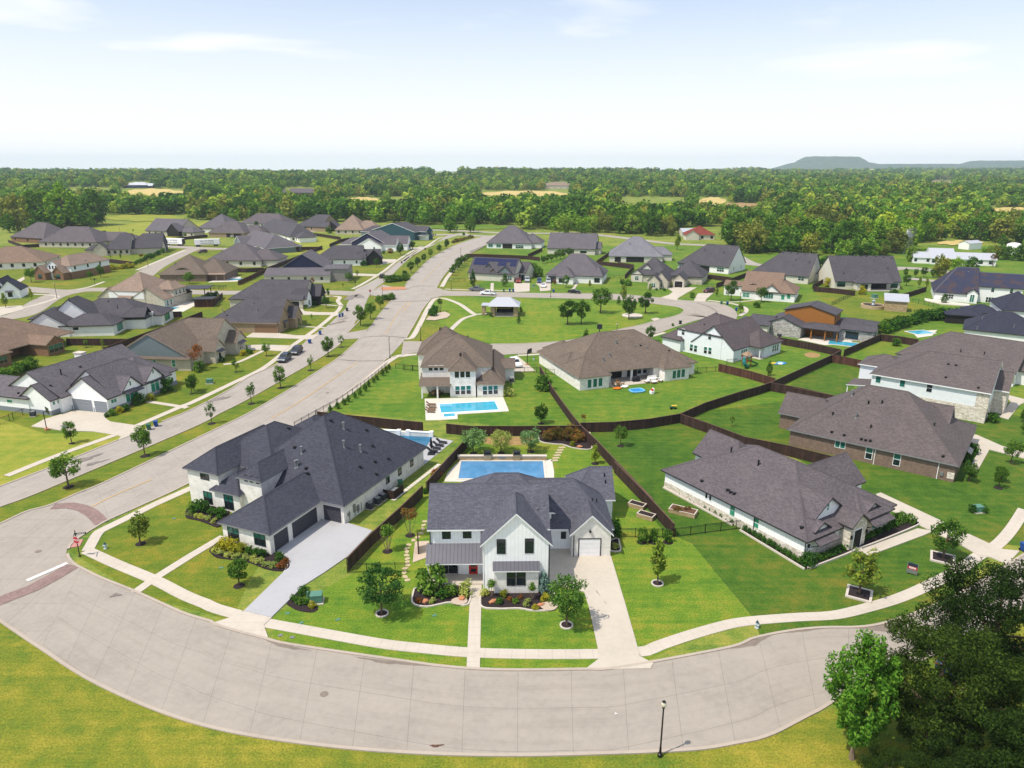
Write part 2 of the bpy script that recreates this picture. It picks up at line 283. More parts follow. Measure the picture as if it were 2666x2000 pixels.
# ---------------------------------------------------------------- world, sun, camera
SUN_EL, SUN_AZ = math.radians(60), math.radians(242)   # azimuth clockwise from +Y, where the light comes from
def world():
    w=bpy.data.worlds.new('World'); SC.world=w; w.use_nodes=True; t=w.node_tree; n=t.nodes; l=t.links
    bg=n['Background']; bg.inputs['Strength'].default_value=.1
    sky=n.new('ShaderNodeTexSky'); sky.sky_type='NISHITA'; sky.sun_disc=False; sky.sun_elevation=SUN_EL; sky.sun_rotation=SUN_AZ; sky.dust_density=1.5; sky.altitude=200
    tc=n.new('ShaderNodeTexCoord'); sp=n.new('ShaderNodeSeparateXYZ'); l.new(tc.outputs['Generated'],sp.inputs[0])
    def ramp(fac,stops):
        r=n.new('ShaderNodeValToRGB'); el=r.color_ramp.elements
        while len(el)<len(stops): el.new(.5)
        for e,(p,c) in zip(el,stops): e.position=p; e.color=(c,c,c,1)
        l.new(fac,r.inputs['Fac']); return r.outputs['Color']
    def mth(op,a,b):
        m=n.new('ShaderNodeMath'); m.operation=op
        for i,v in enumerate((a,b)):
            if hasattr(v,'is_output'): l.new(v,m.inputs[i])
            else: m.inputs[i].default_value=v
        return m.outputs[0]
    def noise(scale,rot,s,d,dist=0.0):
        mp=n.new('ShaderNodeMapping'); mp.inputs['Scale'].default_value=scale; mp.inputs['Rotation'].default_value=rot; l.new(tc.outputs['Generated'],mp.inputs['Vector'])
        t_=n.new('ShaderNodeTexNoise'); t_.inputs['Scale'].default_value=s; t_.inputs['Detail'].default_value=d; t_.inputs['Roughness'].default_value=.47; t_.inputs['Distortion'].default_value=dist
        l.new(mp.outputs['Vector'],t_.inputs['Vector']); return t_.outputs['Fac']
    haze=ramp(sp.outputs[2],[(0,1.0),(.04,.97),(.1,.72),(.2,.36),(.4,.2),(.8,.04)])
    cir=ramp(noise((1.2,1.2,7.0),(0,.22,.5),2.3,6,.5),[(.33,0.0),(.72,.95)])
    cum=ramp(noise((1.0,1.0,3.6),(0,0,0),5.0,6),[(.36,0.0),(.74,1.0)])
    low=ramp(sp.outputs[2],[(0,.6),(.07,1.0),(.16,.7),(.24,0.0)])
    f=mth('MAXIMUM',haze,mth('MAXIMUM',cir,mth('MULTIPLY',cum,low)))
    lp=n.new('ShaderNodeMix'); lp.data_type='RGBA'; l.new(f,lp.inputs[0]); 
    sc=n.new('ShaderNodeMix'); sc.data_type='RGBA'; sc.blend_type='MULTIPLY'; sc.inputs[0].default_value=1; sc.inputs[7].default_value=(1.04,1.13,1.26,1); l.new(sky.outputs[0],sc.inputs[6])
    l.new(sc.outputs[2],lp.inputs[6]); lp.inputs[7].default_value=(7.6,7.65,7.75,1)
    l.new(lp.outputs[2],bg.inputs['Color'])
world()
sun=bpy.data.lights.new('sun','SUN'); sun.energy=3.1; sun.angle=math.radians(.53); sun.color=(1,.92,.79)
so=bpy.data.objects.new('sun',sun); COL.objects.link(so)
dv=Vector((math.sin(SUN_AZ)*math.cos(SUN_EL),math.cos(SUN_AZ)*math.cos(SUN_EL),math.sin(SUN_EL)))
so.rotation_euler=dv.to_track_quat('Z','Y').to_euler()
cam=bpy.data.cameras.new('camera'); cam.sensor_width=36; cam.lens=FPX/2666*36; cam.clip_end=30000; cam.clip_start=.5
co=bpy.data.objects.new('camera',cam); COL.objects.link(co); co.location=(0,0,CAMH); co.rotation_euler=(math.radians(90)-PITCH,0,0); SC.camera=co
vs=SC.view_settings; vs.view_transform='Standard'; vs.look='None'; vs.exposure=.53; vs.gamma=1
SC.render.engine='CYCLES'; SC.cycles.use_denoising=True; SC.cycles.max_bounces=6; SC.cycles.diffuse_bounces=3; SC.cycles.glossy_bounces=2; SC.cycles.transmission_bounces=3; SC.cycles.volume_bounces=1; SC.cycles.caustics_reflective=False; SC.cycles.caustics_refractive=False
# ---------------------------------------------------------------- curve helpers
def spline(pts,step=1.0):
    """Catmull-Rom through pts, evenly resampled."""
    q=[Vector((p[0],p[1])) for p in pts]
    if len(q)==2: out=[q[0].lerp(q[1],t/8) for t in range(9)]
    else:
        q=[q[0]*2-q[1]]+q+[q[-1]*2-q[-2]]; out=[]
        for i in range(1,len(q)-2):
            a,b,c,d=q[i-1:i+3]
            for k in range(12):
                t=k/12; out.append(.5*((2*b)+(c-a)*t+(2*a-5*b+4*c-d)*t*t+(3*b-a-3*c+d)*t**3))
        out.append(q[-2])
    return resample(out,step)
def resample(pts,step=None,n=None):
    pts=[Vector((p[0],p[1])) for p in pts]; L=[0]
    for a,b in zip(pts,pts[1:]): L.append(L[-1]+(b-a).length)
    n=n or max(2,int(L[-1]/step)+1); out=[]; k=0
    for i in range(n):
        s=L[-1]*i/(n-1)
        while k<len(L)-2 and L[k+1]<s: k+=1
        t=(s-L[k])/max(1e-9,L[k+1]-L[k]); out.append(pts[k].lerp(pts[k+1],min(1,t)))
    return out
def offset(pts,d):
    out=[]
    for i,p in enumerate(pts):
        a=pts[max(0,i-1)]; b=pts[min(len(pts)-1,i+1)]; t=(b-a)
        t=t.normalized() if t.length>1e-9 else Vector((1,0)); out.append(Vector((p.x-t.y*d,p.y+t.x*d)))
    return out
def ribbon(name,A,B,z,mat,zb=None,wid=None):
    """strip between two edges; UV x across in metres, y along in metres"""
    n=max(len(A),len(B)); A=resample(A,n=n); B=resample(B,n=n)
    v=[];f=[];uv=[];s=0
    def face(p,q):
        f.append(tuple(range(len(v),len(v)+4))); v.extend(p); uv.extend(q)
    for i in range(n-1):
        ds=((A[i+1]-A[i]).length+(B[i+1]-B[i]).length)/2; w0=(A[i]-B[i]).length; w1=(A[i+1]-B[i+1]).length
        face([(A[i].x,A[i].y,z),(A[i+1].x,A[i+1].y,z),(B[i+1].x,B[i+1].y,z),(B[i].x,B[i].y,z)],[(0,s),(0,s+ds),(w1,s+ds),(w0,s)])
        if zb is not None:
            face([(A[i].x,A[i].y,zb),(A[i+1].x,A[i+1].y,zb),(A[i+1].x,A[i+1].y,z),(A[i].x,A[i].y,z)],[(0,s),(0,s+ds),(.1,s+ds),(.1,s)])
            face([(B[i].x,B[i].y,z),(B[i+1].x,B[i+1].y,z),(B[i+1].x,B[i+1].y,zb),(B[i].x,B[i].y,zb)],[(0,s),(0,s+ds),(.1,s+ds),(.1,s)])
        s+=ds
    me=bpy.data.meshes.new(name); me.from_pydata(v,[],f); me.materials.append(mat)
    me.uv_layers.new(name='UVMap').data.foreach_set('uv',[c for q in uv for c in q]); me.update()
    # upward normals
    if me.polygons and me.polygons[0].normal.z<0: me.flip_normals()
    return struct(link(name,me))
_zl=[0]
def zlev():
    _zl[0]+=1; return _zl[0]*.0004
def sheet(name,pts,z,mat,smooth_step=None):
    if smooth_step: pts=spline(list(pts)+[pts[0]],smooth_step)[:-1]
    pts=[(p[0],p[1]) for p in pts]; A=sum(a[0]*b[1]-b[0]*a[1] for a,b in zip(pts,pts[1:]+pts[:1]))
    if A<0: pts=pts[::-1]
    mb=MB(); mb.poly([(x,y,z) for x,y in pts]); return struct(mb.build(name,mat))
def slab(name,pts,z,mat):
    mb=MB(); mb.prism([(p[0],p[1]) for p in pts],-.02,z); return struct(mb.build(name,mat))
def walk(pts,w=1.25,name='sidewalk',z=None,mat='walk',sm=True):
    c=spline(pts,.9) if sm else resample(pts,.6)
    return ribbon(name,offset(c,w/2),offset(c,-w/2),z if z else .035+zlev(),MT[mat],0)
def kerb(pts,side=1,sm=True,w=.3,h=.12):
    c=spline(pts,.9) if sm else [Vector(p) for p in pts]
    return ribbon('kerb',c,offset(c,side*w),h+zlev(),MT['kerb'],0)
# ---------------------------------------------------------------- terrain
def ground():
    ys=[-40,-20]+[i*20.0 for i in range(0,31)]; y=620.0; st=24.0
    while y<8700: ys.append(y); st*=1.06; y+=st
    ys.append(9000)
    xs=np.linspace(-1,1,61); v=[];f=[]
    for y in ys:
        half=260+max(0,y)*1.25
        for x in xs: v.append((x*half,y,terrain(x*half,y)))
    n=len(xs)
    for i in range(len(ys)-1):
        for j in range(n-1): f.append((i*n+j,i*n+j+1,(i+1)*n+j+1,(i+1)*n+j))
    me=bpy.data.meshes.new('ground'); me.from_pydata(v,[],f); me.materials.append(MT['gr_wild']); struct(link('ground',me))
ground()
# lawns: pixel outlines laid on the ground, each its own grass
ZL=.004
def lawn(mat,*segs):
    pts=[p for r,q in segs for p in PL(r,q)]
    _zl[0]+=1; return sheet('lawn',pts,.003+_zl[0]*.0012,MT[mat])
lawn('gr_olive',('S',[(-700,640),(1290,640),(1240,760),(1060,950),(860,1130),(500,1260),(-700,1700)]))
lawn('gr_yel',('S',[(-500,1090),(0,1090),(120,1130),(330,1120),(400,1140),(250,1200),(0,1275),(-500,1450)]))
lawn('gr_gold',('S',[(-700,1500),(0,1611),(240,1770),(600,1903),(1100,1962),(1700,1955),(2130,1860),(2400,1740),(2800,1500),(3000,2100),(-200,2100)]))
lawn('gr_mid',('S',[(1290,640),(2700,640),(2700,1200),(1290,1140),(1180,900)]))
lawn('gr_olive',('D',[(150,1190),(240,1130),(420,1045),(700,900),(760,930),(540,1250),(500,1340),(300,1285)]))
lawn('gr_bright',('D',[(760,1240),(880,1110),(1010,930),(1260,920),(1435,1140),(1500,1180),(1625,1335),(1450,1400),(1350,1450),(1010,1448),(590,1380),(590,1330)]))
lawn('gr_dark',('D',[(1625,1333),(1495,1175),(1430,1145),(1275,935),(1470,895),(1900,1100),(2211,1000),(2300,1100),(2211,1130),(2060,1280),(1920,1350),(1640,1370)]))
lawn('gr_dark',('D',[(1470,895),(1900,840),(2211,900),(2211,1180),(2000,1160),(1720,990)]))
lawn('gr_mid',('D',[(690,890),(900,760),(1130,760),(1240,915),(1050,915)]))
lawn('gr_mid',('D',[(1180,795),(1260,915),(1480,890),(1640,830),(1560,780)]))
lawn('gr_bright',('D',[(1075,745),(960,712),(920,650),(960,640),(1480,660),(1380,700),(1200,738)]))
lawn('gr_dark',('D',[(1700,835),(1800,775),(1860,785),(1840,850),(1730,855)]))
lawn('gr_olive',('h',[(200,745),(590,735),(760,770),(1080,830),(1400,900),(1300,1000),(850,1130),(660,1060),(360,880)]))
lawn('gr_yel',('S',[(680,620),(780,612),(905,630),(880,660),(740,665)]))
lawn('gr_yel',('S',[(200,600),(390,575),(560,580),(560,600),(380,640),(250,615)]))
lawn('gr_mid',('e',[(690,360),(800,290),(1250,300),(1200,380)]))
# ---------------------------------------------------------------- roads
I_road=PL('o',[(-200,480),(0,385),(240,272),(430,226),(850,392),(690,488),(615,545),(580,602),(572,645),(590,690),(640,740),(700,772),(860,852),(1150,968)])+PL('D',[(200,1468),(90,1398),(0,1337),(-100,1270),(-200,1230),(-250,1190)])
sheet('street',I_road,.044+zlev(),MT['street'])
inner=PL('o',[(700,772),(860,852),(1150,968),(1400,1082),(1600,1168),(1840,1240)])+PL('m',[(400,1478),(580,1532),(740,1572),(900,1612)])+PL('l',[(170,1602),(400,1632),(640,1650),(900,1656),(1330,1650),(1560,1640)])+PL('p',[(0,800),(150,742),(300,705),(500,672),(700,656),(900,655),(1050,640),(1200,600),(1400,530),(1620,430),(1900,270),(2200,80),(2600,-180)])
outer=PL('D',[(90,1398),(200,1468),(350,1535),(500,1578),(700,1608),(900,1624),(1100,1629),(1300,1625),(1500,1616),(1600,1600)])+PL('p',[(200,1440),(330,1392),(450,1330),(560,1272),(650,1226),(800,1130),(1000,1020),(1250,930),(1550,790),(1850,640),(2250,420),(2700,160)])
inS=spline(inner,1.0); outS=spline(outer,1.0)
ribbon('street',inS,outS,.048+zlev(),MT['street'])
kerb(inner,1); kerb(PL('D',[(-60,1292),(0,1337),(45,1368)])+outer,-1)
# damp stain patches in the gutters
def gutter(pts,w,seed,mat='damp'):
    rnd=random.Random(seed); c=spline(pts,.6); d=[Vector(p) for p in c]; e=[]
    o=offset(c,-1.0)
    for k,(a,b) in enumerate(zip(c,o)):
        s=min(1,k/6,(len(c)-1-k)/6); e.append(a+(b-a)*w*s*(.55+.45*rnd.random()+.3*math.sin(k*.35+seed)))
    ribbon('gutter_stain',d,e,.0535+zlev(),MT[mat])
gutter(PL('p',[(0,803),(150,745),(300,708)]),1.3,1); gutter(PL('p',[(400,690),(550,668),(700,658)]),.8,3); gutter(PL('p',[(880,655),(1050,641),(1200,601),(1300,566)]),1.3,5); gutter(PL('l',[(-200,1560),(60,1590),(330,1625)]),.8,2); gutter(PL('m',[(740,1574),(900,1614),(1060,1650)]),1.0,8)
# boulevard, near carriageway
bl_l=PL('o',[(-420,560),(0,385),(240,274),(430,224),(700,108),(960,0)])+PL('d',[(250,1240),(500,1120),(750,980),(1000,830),(1200,700),(1400,570),(1550,440),(1640,345),(1730,250),(1800,150),(1900,30)])+PL('c',[(1950,870),(2050,755)])+PL('e',[(60,620),(130,550),(250,430),(400,340),(530,280),(680,228),(800,205),(930,185)])
bl_r=PL('o',[(-200,1000),(300,640),(690,488),(840,396),(920,350),(1200,225),(1660,10)])+PL('d',[(985,1215),(1250,1050),(1400,958),(1560,832),(1700,708),(1810,620),(1880,565),(1960,480),(2030,400),(2075,328),(2150,200),(2205,100)])+PL('e',[(250,820),(310,735),(330,680),(360,620),(420,540),(500,460),(610,390),(700,340),(790,290),(860,240),(930,205)])
ribbon('boulevard',spline(bl_l,2),spline(bl_r,2),.040+zlev(),MT['street2'])
kerb(PL('o',[(-420,560),(0,385),(240,274),(430,224),(700,108),(960,0)])+PL('d',[(250,1240),(500,1120),(750,980),(1000,830),(1200,700),(1400,570),(1550,440),(1620,372)]),1)
kerb(PL('d',[(1690,290),(1730,250),(1800,150),(1900,30)])+PL('c',[(1945,872)]),1); kerb(PL('c',[(2050,755)])+PL('e',[(60,620),(130,550),(250,430),(400,340),(530,280),(680,228)]),1)
kerb(PL('o',[(580,602),(600,560),(690,488),(840,396),(920,350),(1200,225),(1660,10)])+PL('d',[(985,1215),(1250,1050),(1400,958),(1560,832),(1700,708),(1810,620),(1870,565),(1960,545)]),-1)
kerb(PL('d',[(2040,392),(2075,328),(2150,200),(2205,100)])+PL('e',[(250,820),(300,792)]),-1); kerb(PL('e',[(320,690),(360,620),(420,540),(500,460),(610,390),(700,340),(790,290),(860,240)]),-1)
kerb(PL('o',[(572,645),(590,690),(640,740),(700,772)]),1)
# boulevard, far carriageway beyond the median
fl_r=PL('o',[(-400,390),(0,230),(200,160),(590,0)])+PL('d',[(0,1230),(250,1100),(480,985),(760,830),(950,718),(1180,588),(1330,490),(1400,440),(1480,345),(1560,250),(1660,130)])+PL('c',[(1480,1200),(1560,1110),(1640,1000),(1690,870),(1750,790),(1820,735),(1900,670),(2000,570),(2100,480),(2200,400)])+PL('e',[(60,420),(170,330),(280,280),(420,230),(540,195),(640,190)])
fl_r=fl_r[:14]+fl_r[16:]
fl_l=PL('b',[(-600,1800),(280,1475),(800,1268),(1290,1070),(1560,955),(1850,835),(2212,645)])+PL('d',[(560,740),(820,620),(1050,440),(1150,350),(1280,268),(1410,150),(1480,80)])+PL('c',[(1485,930),(1530,860),(1570,790),(1660,745),(1830,650),(1980,530),(2120,440)])+PL('e',[(60,405),(200,330),(290,288),(400,213),(480,185),(600,170)])
ribbon('boulevard',spline(fl_l,2),spline(fl_r,2),.036+zlev(),MT['street2'])
kerb(PL('o',[(-400,390),(0,230),(200,160),(590,0)])+PL('d',[(0,1230),(250,1100),(480,985),(760,830),(950,718),(1180,588),(1330,490),(1400,440),(1450,385)]),-1)
kerb(PL('d',[(1490,320),(1600,205)])+PL('c',[(1590,1075),(1650,985)]),-1)
kerb(PL('b',[(-600,1800),(280,1475),(800,1268),(1130,1135)]),1); kerb(PL('b',[(1560,955),(1850,835),(2212,645)])+PL('d',[(560,740),(820,620),(1000,475)]),1)
kerb(PL('c',[(1830,650),(1980,530),(2120,440)])+PL('e',[(60,405),(200,330),(290,288),(400,213),(480,185)]),1)
# median gap and cross street
sheet('street',PL('d',[(1440,385),(1490,322),(1690,288),(1625,375)]),.064+zlev(),MT['street2'])
sheet('street',PL('c',[(1760,790),(1830,745),(2040,790),(1950,880),(1680,840)]),.064+zlev(),MT['street2'])
# side streets round the park
up_t=PL('e',[(250,725),(330,700),(380,718),(480,732),(800,740),(1060,746),(1400,752),(1700,755),(1990,760),(2150,766)])+PL('g',[(200,775),(480,800),(700,822),(870,830),(1000,845),(1110,885),(1170,935),(1175,985),(1120,1060)])
up_b=PL('e',[(200,800),(310,795),(400,776),(730,778),(1050,790),(1400,797),(1700,804),(1990,812),(2150,822)])+PL('g',[(200,830),(350,848),(500,868),(600,882),(655,900),(672,918),(655,945),(640,960)])
ribbon('street',spline(up_t,2),spline(up_b,2),.053+zlev(),MT['street'])
lo_t=PL('e',[(0,1215),(60,1212),(140,1215),(500,1232),(840,1242),(1200,1236),(1600,1205),(1900,1142),(2080,1095)])+PL('g',[(120,1085),(250,1058),(440,1005),(560,975),(640,950),(690,920)])
lo_b=PL('e',[(-20,1350),(60,1330),(140,1325),(500,1345),(900,1345),(1100,1335),(1480,1308),(1800,1268),(2100,1200)])+PL('g',[(210,1192),(480,1112),(640,1060),(800,1010),(950,985),(1120,1055)])
ribbon('street',spline(lo_t,2),spline(lo_b,2),.058+zlev(),MT['street'])
kerb(PL('e',[(400,776),(730,778),(1050,790),(1400,797),(1700,804),(1990,812),(2150,822)])+PL('g',[(200,830),(350,848),(500,868),(600,882),(655,900),(672,918),(640,950),(560,978),(440,1005),(250,1058),(120,1085)])+PL('e',[(1900,1142),(1600,1205),(1200,1236),(840,1242)]),-1)
kerb(PL('e',[(480,732),(800,740),(1060,746)]),1); kerb(PL('e',[(1420,752),(1700,755),(1990,760),(2150,766)])+PL('g',[(200,775),(480,800)]),1)
kerb(PL('g',[(210,1192),(480,1112)]),-1); kerb(PL('e',[(1100,1335),(1480,1308)]),-1)
# left neighbourhood streets
def street(pts,w,mat='street'):
    c=spline(pts,3); return ribbon('street',offset(c,w/2),offset(c,-w/2),.05+zlev(),MT[mat])
street(PL('c',[(1640,835),(1400,822),(1150,815),(700,815),(300,822),(0,815)])+PL('a',[(1660,805),(1300,800),(900,790),(600,812),(350,795),(100,775),(-400,760)]),8.5)
street(PL('a',[(-500,1110),(0,1070),(230,1020),(420,900),(560,840),(760,800)]),8.5)
street(PL('a',[(1200,800),(1330,690),(1480,580),(1650,490),(1830,410),(1960,385)]),8.5)
street(PL('a',[(1450,360),(1700,380),(1960,395),(2150,400),(2300,395)]),9)
# collector road along the woods
street(PL('r',[(-300,560),(0,535),(500,537),(800,545),(1000,555),(1300,560),(1560,560)])+PL('g',[(500,270),(960,305),(1270,455),(1400,480),(1700,500),(2010,560)])+PL('h',[(330,550),(900,520),(1100,510),(1400,540),(1900,600)]),8,'street2')
street(PL('h',[(1100,610),(1400,640),(1700,700)]),6,'street2')
street(PL('e',[(200,195),(480,190),(800,205),(900,215)]),9,'street2')
# markings
def strip(name,pts,w,mat,z=.0685):
    c=spline(pts,2); return ribbon(name,offset(c,w/2),offset(c,-w/2),z+zlev(),MT[mat])
strip('centre_line',PL('o',[(790,235),(1000,130),(1310,0)]),.22,'yellow_line')
strip('centre_line',PL('d',[(765,1145),(1000,1005),(1200,870),(1400,735),(1590,605)]),.22,'yellow_line')
strip('centre_line',PL('d',[(1860,335),(1950,175),(2060,30)]),.22,'yellow_line')
strip('centre_line',PL('e',[(0,940),(75,830)]),.22,'yellow_line'); strip('centre_line',PL('e',[(165,665),(260,560),(400,430),(530,340),(640,290)]),.22,'yellow_line')
strip('stop_line',PL('o',[(232,874),(582,722)]),.6,'white_line')
strip('paver_band',PL('o',[(-150,1110),(0,1045),(250,955),(460,845),(632,742)]),1.9,'paver')
strip('paver_band',PL('o',[(455,232),(600,222),(740,255),(830,320),(880,375)]),1.7,'paver')
for q in ([(0,718),(150,682),(305,692)],[(-160,838),(20,830),(140,828),(265,820)]): strip('joint_band',PL('e',q),.5,'skid')
for q in ([(1410,580),(1600,592),(1850,590)],[(1640,365),(1840,352),(2040,368)]): strip('joint_band',PL('d',q),.5,'skid')
for q in ([(1490,890),(1570,840),(1620,870)],): strip('tyre_marks',PL('c',q),3,'skid',.072)
def stain(r,x,y,rx,ry,ang,mat,seed,z=.075,name='road_stain'):
    g=P(r,x,y); rnd=random.Random(seed); q=[]
    for k in range(22):
        t=k*2*math.pi/22; m=1+.35*math.sin(3*t+seed)+rnd.uniform(-.22,.22); a,b=rx*m*math.cos(t),ry*m*math.sin(t); q.append((g[0]+a*math.cos(ang)-b*math.sin(ang),g[1]+a*math.sin(ang)+b*math.cos(ang)))
    sheet(name,q,z+zlev(),MT[mat])
stain('b',830,1310,1.9,.7,.9,'skid',1); stain('b',920,1350,1.5,.4,.8,'skid',2); stain('b',760,1330,.8,.3,.9,'damp',3); stain('d',250,960,2.6,.8,.9,'skid',4); stain('c',1400,1110,3.2,.8,1.0,'damp',5); stain('c',1450,1075,1.8,.5,1.0,'skid',6)
stain('D',942,1612,.55,.12,.1,'soil',7); stain('D',1330,1543,.12,.1,0,'white_line',8); stain('o',1000,1000,.5,.3,.3,'skid',9); stain('l',1390,885,.25,.12,.2,'rock',10,.105); stain('l',1420,1140,.5,.05,1.9,'damp',11,.105); stain('l',1470,1205,.3,.04,2.0,'damp',12,.105)
for r,x,y in (('D',700,1500),('o',330,620),('d',1300,900)): g=P(r,x,y); m=MB(); m.lathe([(.36,.0),(.34,.012),(0,.014)],n=16); o=thing('manhole_cover','round iron manhole cover in the street, '+{'D':'on the near curve','o':'near the stop sign','d':'on the boulevard'}[r],'manhole cover',(g[0],g[1],.078),0,'manhole covers',m.mesh('manhole_cover',MT['damp'],uv=False))
strip('tyre_marks',PL('g',[(790,845),(900,880),(975,925),(985,960)]),.6,'skid',.074)
sheet('pink_ramp',PL('o',[(605,588),(640,540),(690,517),(720,512),(690,575)]),.062,MT['ramp'])
# ---------------------------------------------------------------- sidewalks
walk(PL('d',[(985,1240),(1200,1110),(1450,940),(1650,780),(1800,660),(1880,600),(1990,540),(2170,528)]),1.6)
walk(PL('o',[(1700,50),(1330,215),(1200,280),(860,445),(830,480),(770,590),(755,612)]),1.35,sm=False)
walk(PL('o',[(750,610),(1000,725),(1350,872),(1600,1000),(1800,1080)])+PL('m',[(400,1362),(560,1408)]),1.45)
walk(PL('m',[(735,1460),(900,1490),(1200,1545)])+PL('l',[(0,1475),(250,1503),(550,1530),(900,1541),(1200,1543),(1428,1541)]),1.4)
walk(PL('l',[(1690,1528),(1787,1515)])+PL('n',[(250,1630),(450,1560),(650,1500),(850,1455),(1200,1425),(1450,1412)])+PL('k',[(640,1430),(1000,1325),(1300,1195),(1600,1040),(1760,925),(1950,810),(2090,660),(2212,470)]),1.4)
walk(PL('o',[(1930,490),(1650,655),(1340,850),(1165,975)]),1.15,'path',sm=False)
walk(PL('l',[(612,1078),(600,1400),(592,1645)]),1.25,'path',sm=False)
walk(PL('m',[(-0,0),(0,0)]),1) if 0 else None
# left side
walk(PL('b',[(60,1475),(560,1275),(1150,1065)]),1.3); walk(PL('b',[(1320,990),(1760,800)])+PL('d',[(0,990),(400,800),(700,650),(930,470),(1100,350),(1250,240),(1400,110),(1430,60)])+PL('c',[(1440,950),(1400,900),(1420,865),(1350,855),(1180,862)]),1.4)
walk(PL('c',[(1540,785),(1640,735),(1830,620),(2000,490),(2212,370)])+PL('e',[(0,445),(150,340),(250,285),(340,225),(420,210)]),1.4)
walk(PL('a',[(1310,605),(1560,500),(1780,410)]),1.4); walk(PL('a',[(70,1000),(350,935),(545,870),(500,845),(200,830)]),1.3); walk(PL('a',[(730,790),(860,765),(1000,715)]),1.3)
walk(PL('b',[(1420,760),(1620,790),(1800,820)]),1.1,'path'); walk(PL('d',[(300,625),(450,600),(690,490)]),1.1,'path'); walk(PL('c',[(960,1135),(1150,1150),(1280,1158)]),1,'path'); walk(PL('c',[(1190,930),(1400,945)]),1,'path')
# park paths and verge walks
walk(PL('e',[(20,1190),(90,1170),(180,1010),(240,890),(300,810),(380,800),(480,830),(560,868),(640,925),(690,955),(760,950),(830,950)]),1.5); walk(PL('e',[(430,1130),(510,1050),(580,995),(690,960)]),1.4)
walk(PL('e',[(370,690),(430,590),(520,490),(620,400)]),1.6); walk(PL('e',[(400,712),(700,722),(1060,728)]),1.2); walk(PL('e',[(1100,1350),(1480,1328)]),1.2); walk(PL('e',[(-40,1362),(80,1345),(145,1340)]),1.2)
walk(PL('g',[(215,1208),(480,1130)]),1.2); walk(PL('g',[(900,820),(1120,850),(1250,890),(1260,930),(1200,970)]),1.3); walk(PL('g',[(1060,840),(1250,830),(1400,812)]),1.0,'path')
walk(PL('e',[(855,655),(850,735)]),1.2,'path'); walk(PL('e',[(1675,650),(1620,725)]),1.1,'path')
# ---------------------------------------------------------------- driveways
def drive(mat,*segs,name='driveway'):
    _zl[0]+=1; return slab(name,[p for r,q in segs for p in PL(r,q)],.0765+_zl[0]*.0004,MT[mat])
drive('drive',('l',[(1088,836),(1240,834),(1240,858),(1497,858),(1600,1200),(1685,1500),(1700,1560),(1790,1606),(1770,1640),(1330,1650),(1432,1572),(1420,1505),(1365,1245),(1330,1130),(1200,1095),(1088,1090)]))
drive('drive_w',('m',[(795,985),(1090,772),(1285,798),(1455,850),(1290,1022),(1140,1125),(1000,1215),(783,1428),(600,1385),(860,1130),(905,1050)]))
drive('walk',('m',[(598,1386),(785,1430),(733,1480),(760,1558),(745,1572),(580,1532),(396,1476),(400,1464),(522,1425)]))
drive('drive',('k',[(790,325),(835,310),(1425,585),(1620,680),(1890,805),(2010,855),(2170,870),(2050,1000),(1900,935),(1765,908),(1600,810),(1340,690),(1180,610),(1120,560),(900,470)]))
drive('drive',('k',[(520,790),(570,775),(660,852),(1190,655),(1340,680),(1250,720),(730,914),(640,895)]),name='path')
drive('drive',('j',[(1690,1000),(1760,1010),(2000,1115),(2212,1175),(2212,1235),(1880,1150),(1770,1345),(1705,1320),(1720,1270),(1785,1145),(1660,1060)]))
drive('drive',('j',[(1995,610),(2212,665),(2212,700),(2170,720),(2060,860),(1900,812),(1985,822),(2085,690)]),name='path')
drive('drive',('b',[(300,1000),(430,930),(720,845),(1045,875),(1005,915),(1060,955),(1300,990),(1360,1010),(1290,1075),(1130,1135),(1165,1095),(1090,1080),(900,1050),(600,1040)]))
drive('drive',('c',[(515,1250),(600,1195),(820,1192),(850,1215),(1000,1232),(1080,1232),(1220,1225),(1150,1275),(1040,1265)]))
drive('drive',('c',[(530,1325),(700,1322),(960,1330),(880,1385),(680,1372),(540,1372)]))
drive('drive',('c',[(955,978),(1060,978),(1080,1000),(1200,1010),(1380,1010),(1440,1030),(1360,1050),(1330,1035),(1000,1034)]))
drive('drive',('c',[(1520,635),(1790,645),(1780,665),(1530,655)])); drive('drive',('c',[(1790,500),(1960,500),(1950,525),(1810,555)])); drive('drive',('c',[(2030,395),(2190,385),(2180,405),(2040,405)]))
drive('drive',('e',[(1062,655),(1215,655),(1212,735),(1065,745)])); drive('drive',('e',[(1270,655),(1420,640),(1418,725),(1312,735),(1308,690)]))
drive('drive',('g',[(500,700),(650,695),(790,698),(700,745),(610,800),(600,822),(440,795),(520,770),(560,740)])); drive('drive',('g',[(800,755),(950,750),(880,810),(870,835),(760,828),(780,790)]))
drive('drive',('f',[(1060,550),(1090,540),(1270,690),(1060,700)])); drive('drive',('a',[(100,735),(230,668),(240,690),(160,745)])); drive('drive',('a',[(-50,960),(210,945),(230,980),(-50,1060)])); drive('drive',('a',[(1470,350),(1640,360),(1610,385),(1440,440),(1420,430)]))
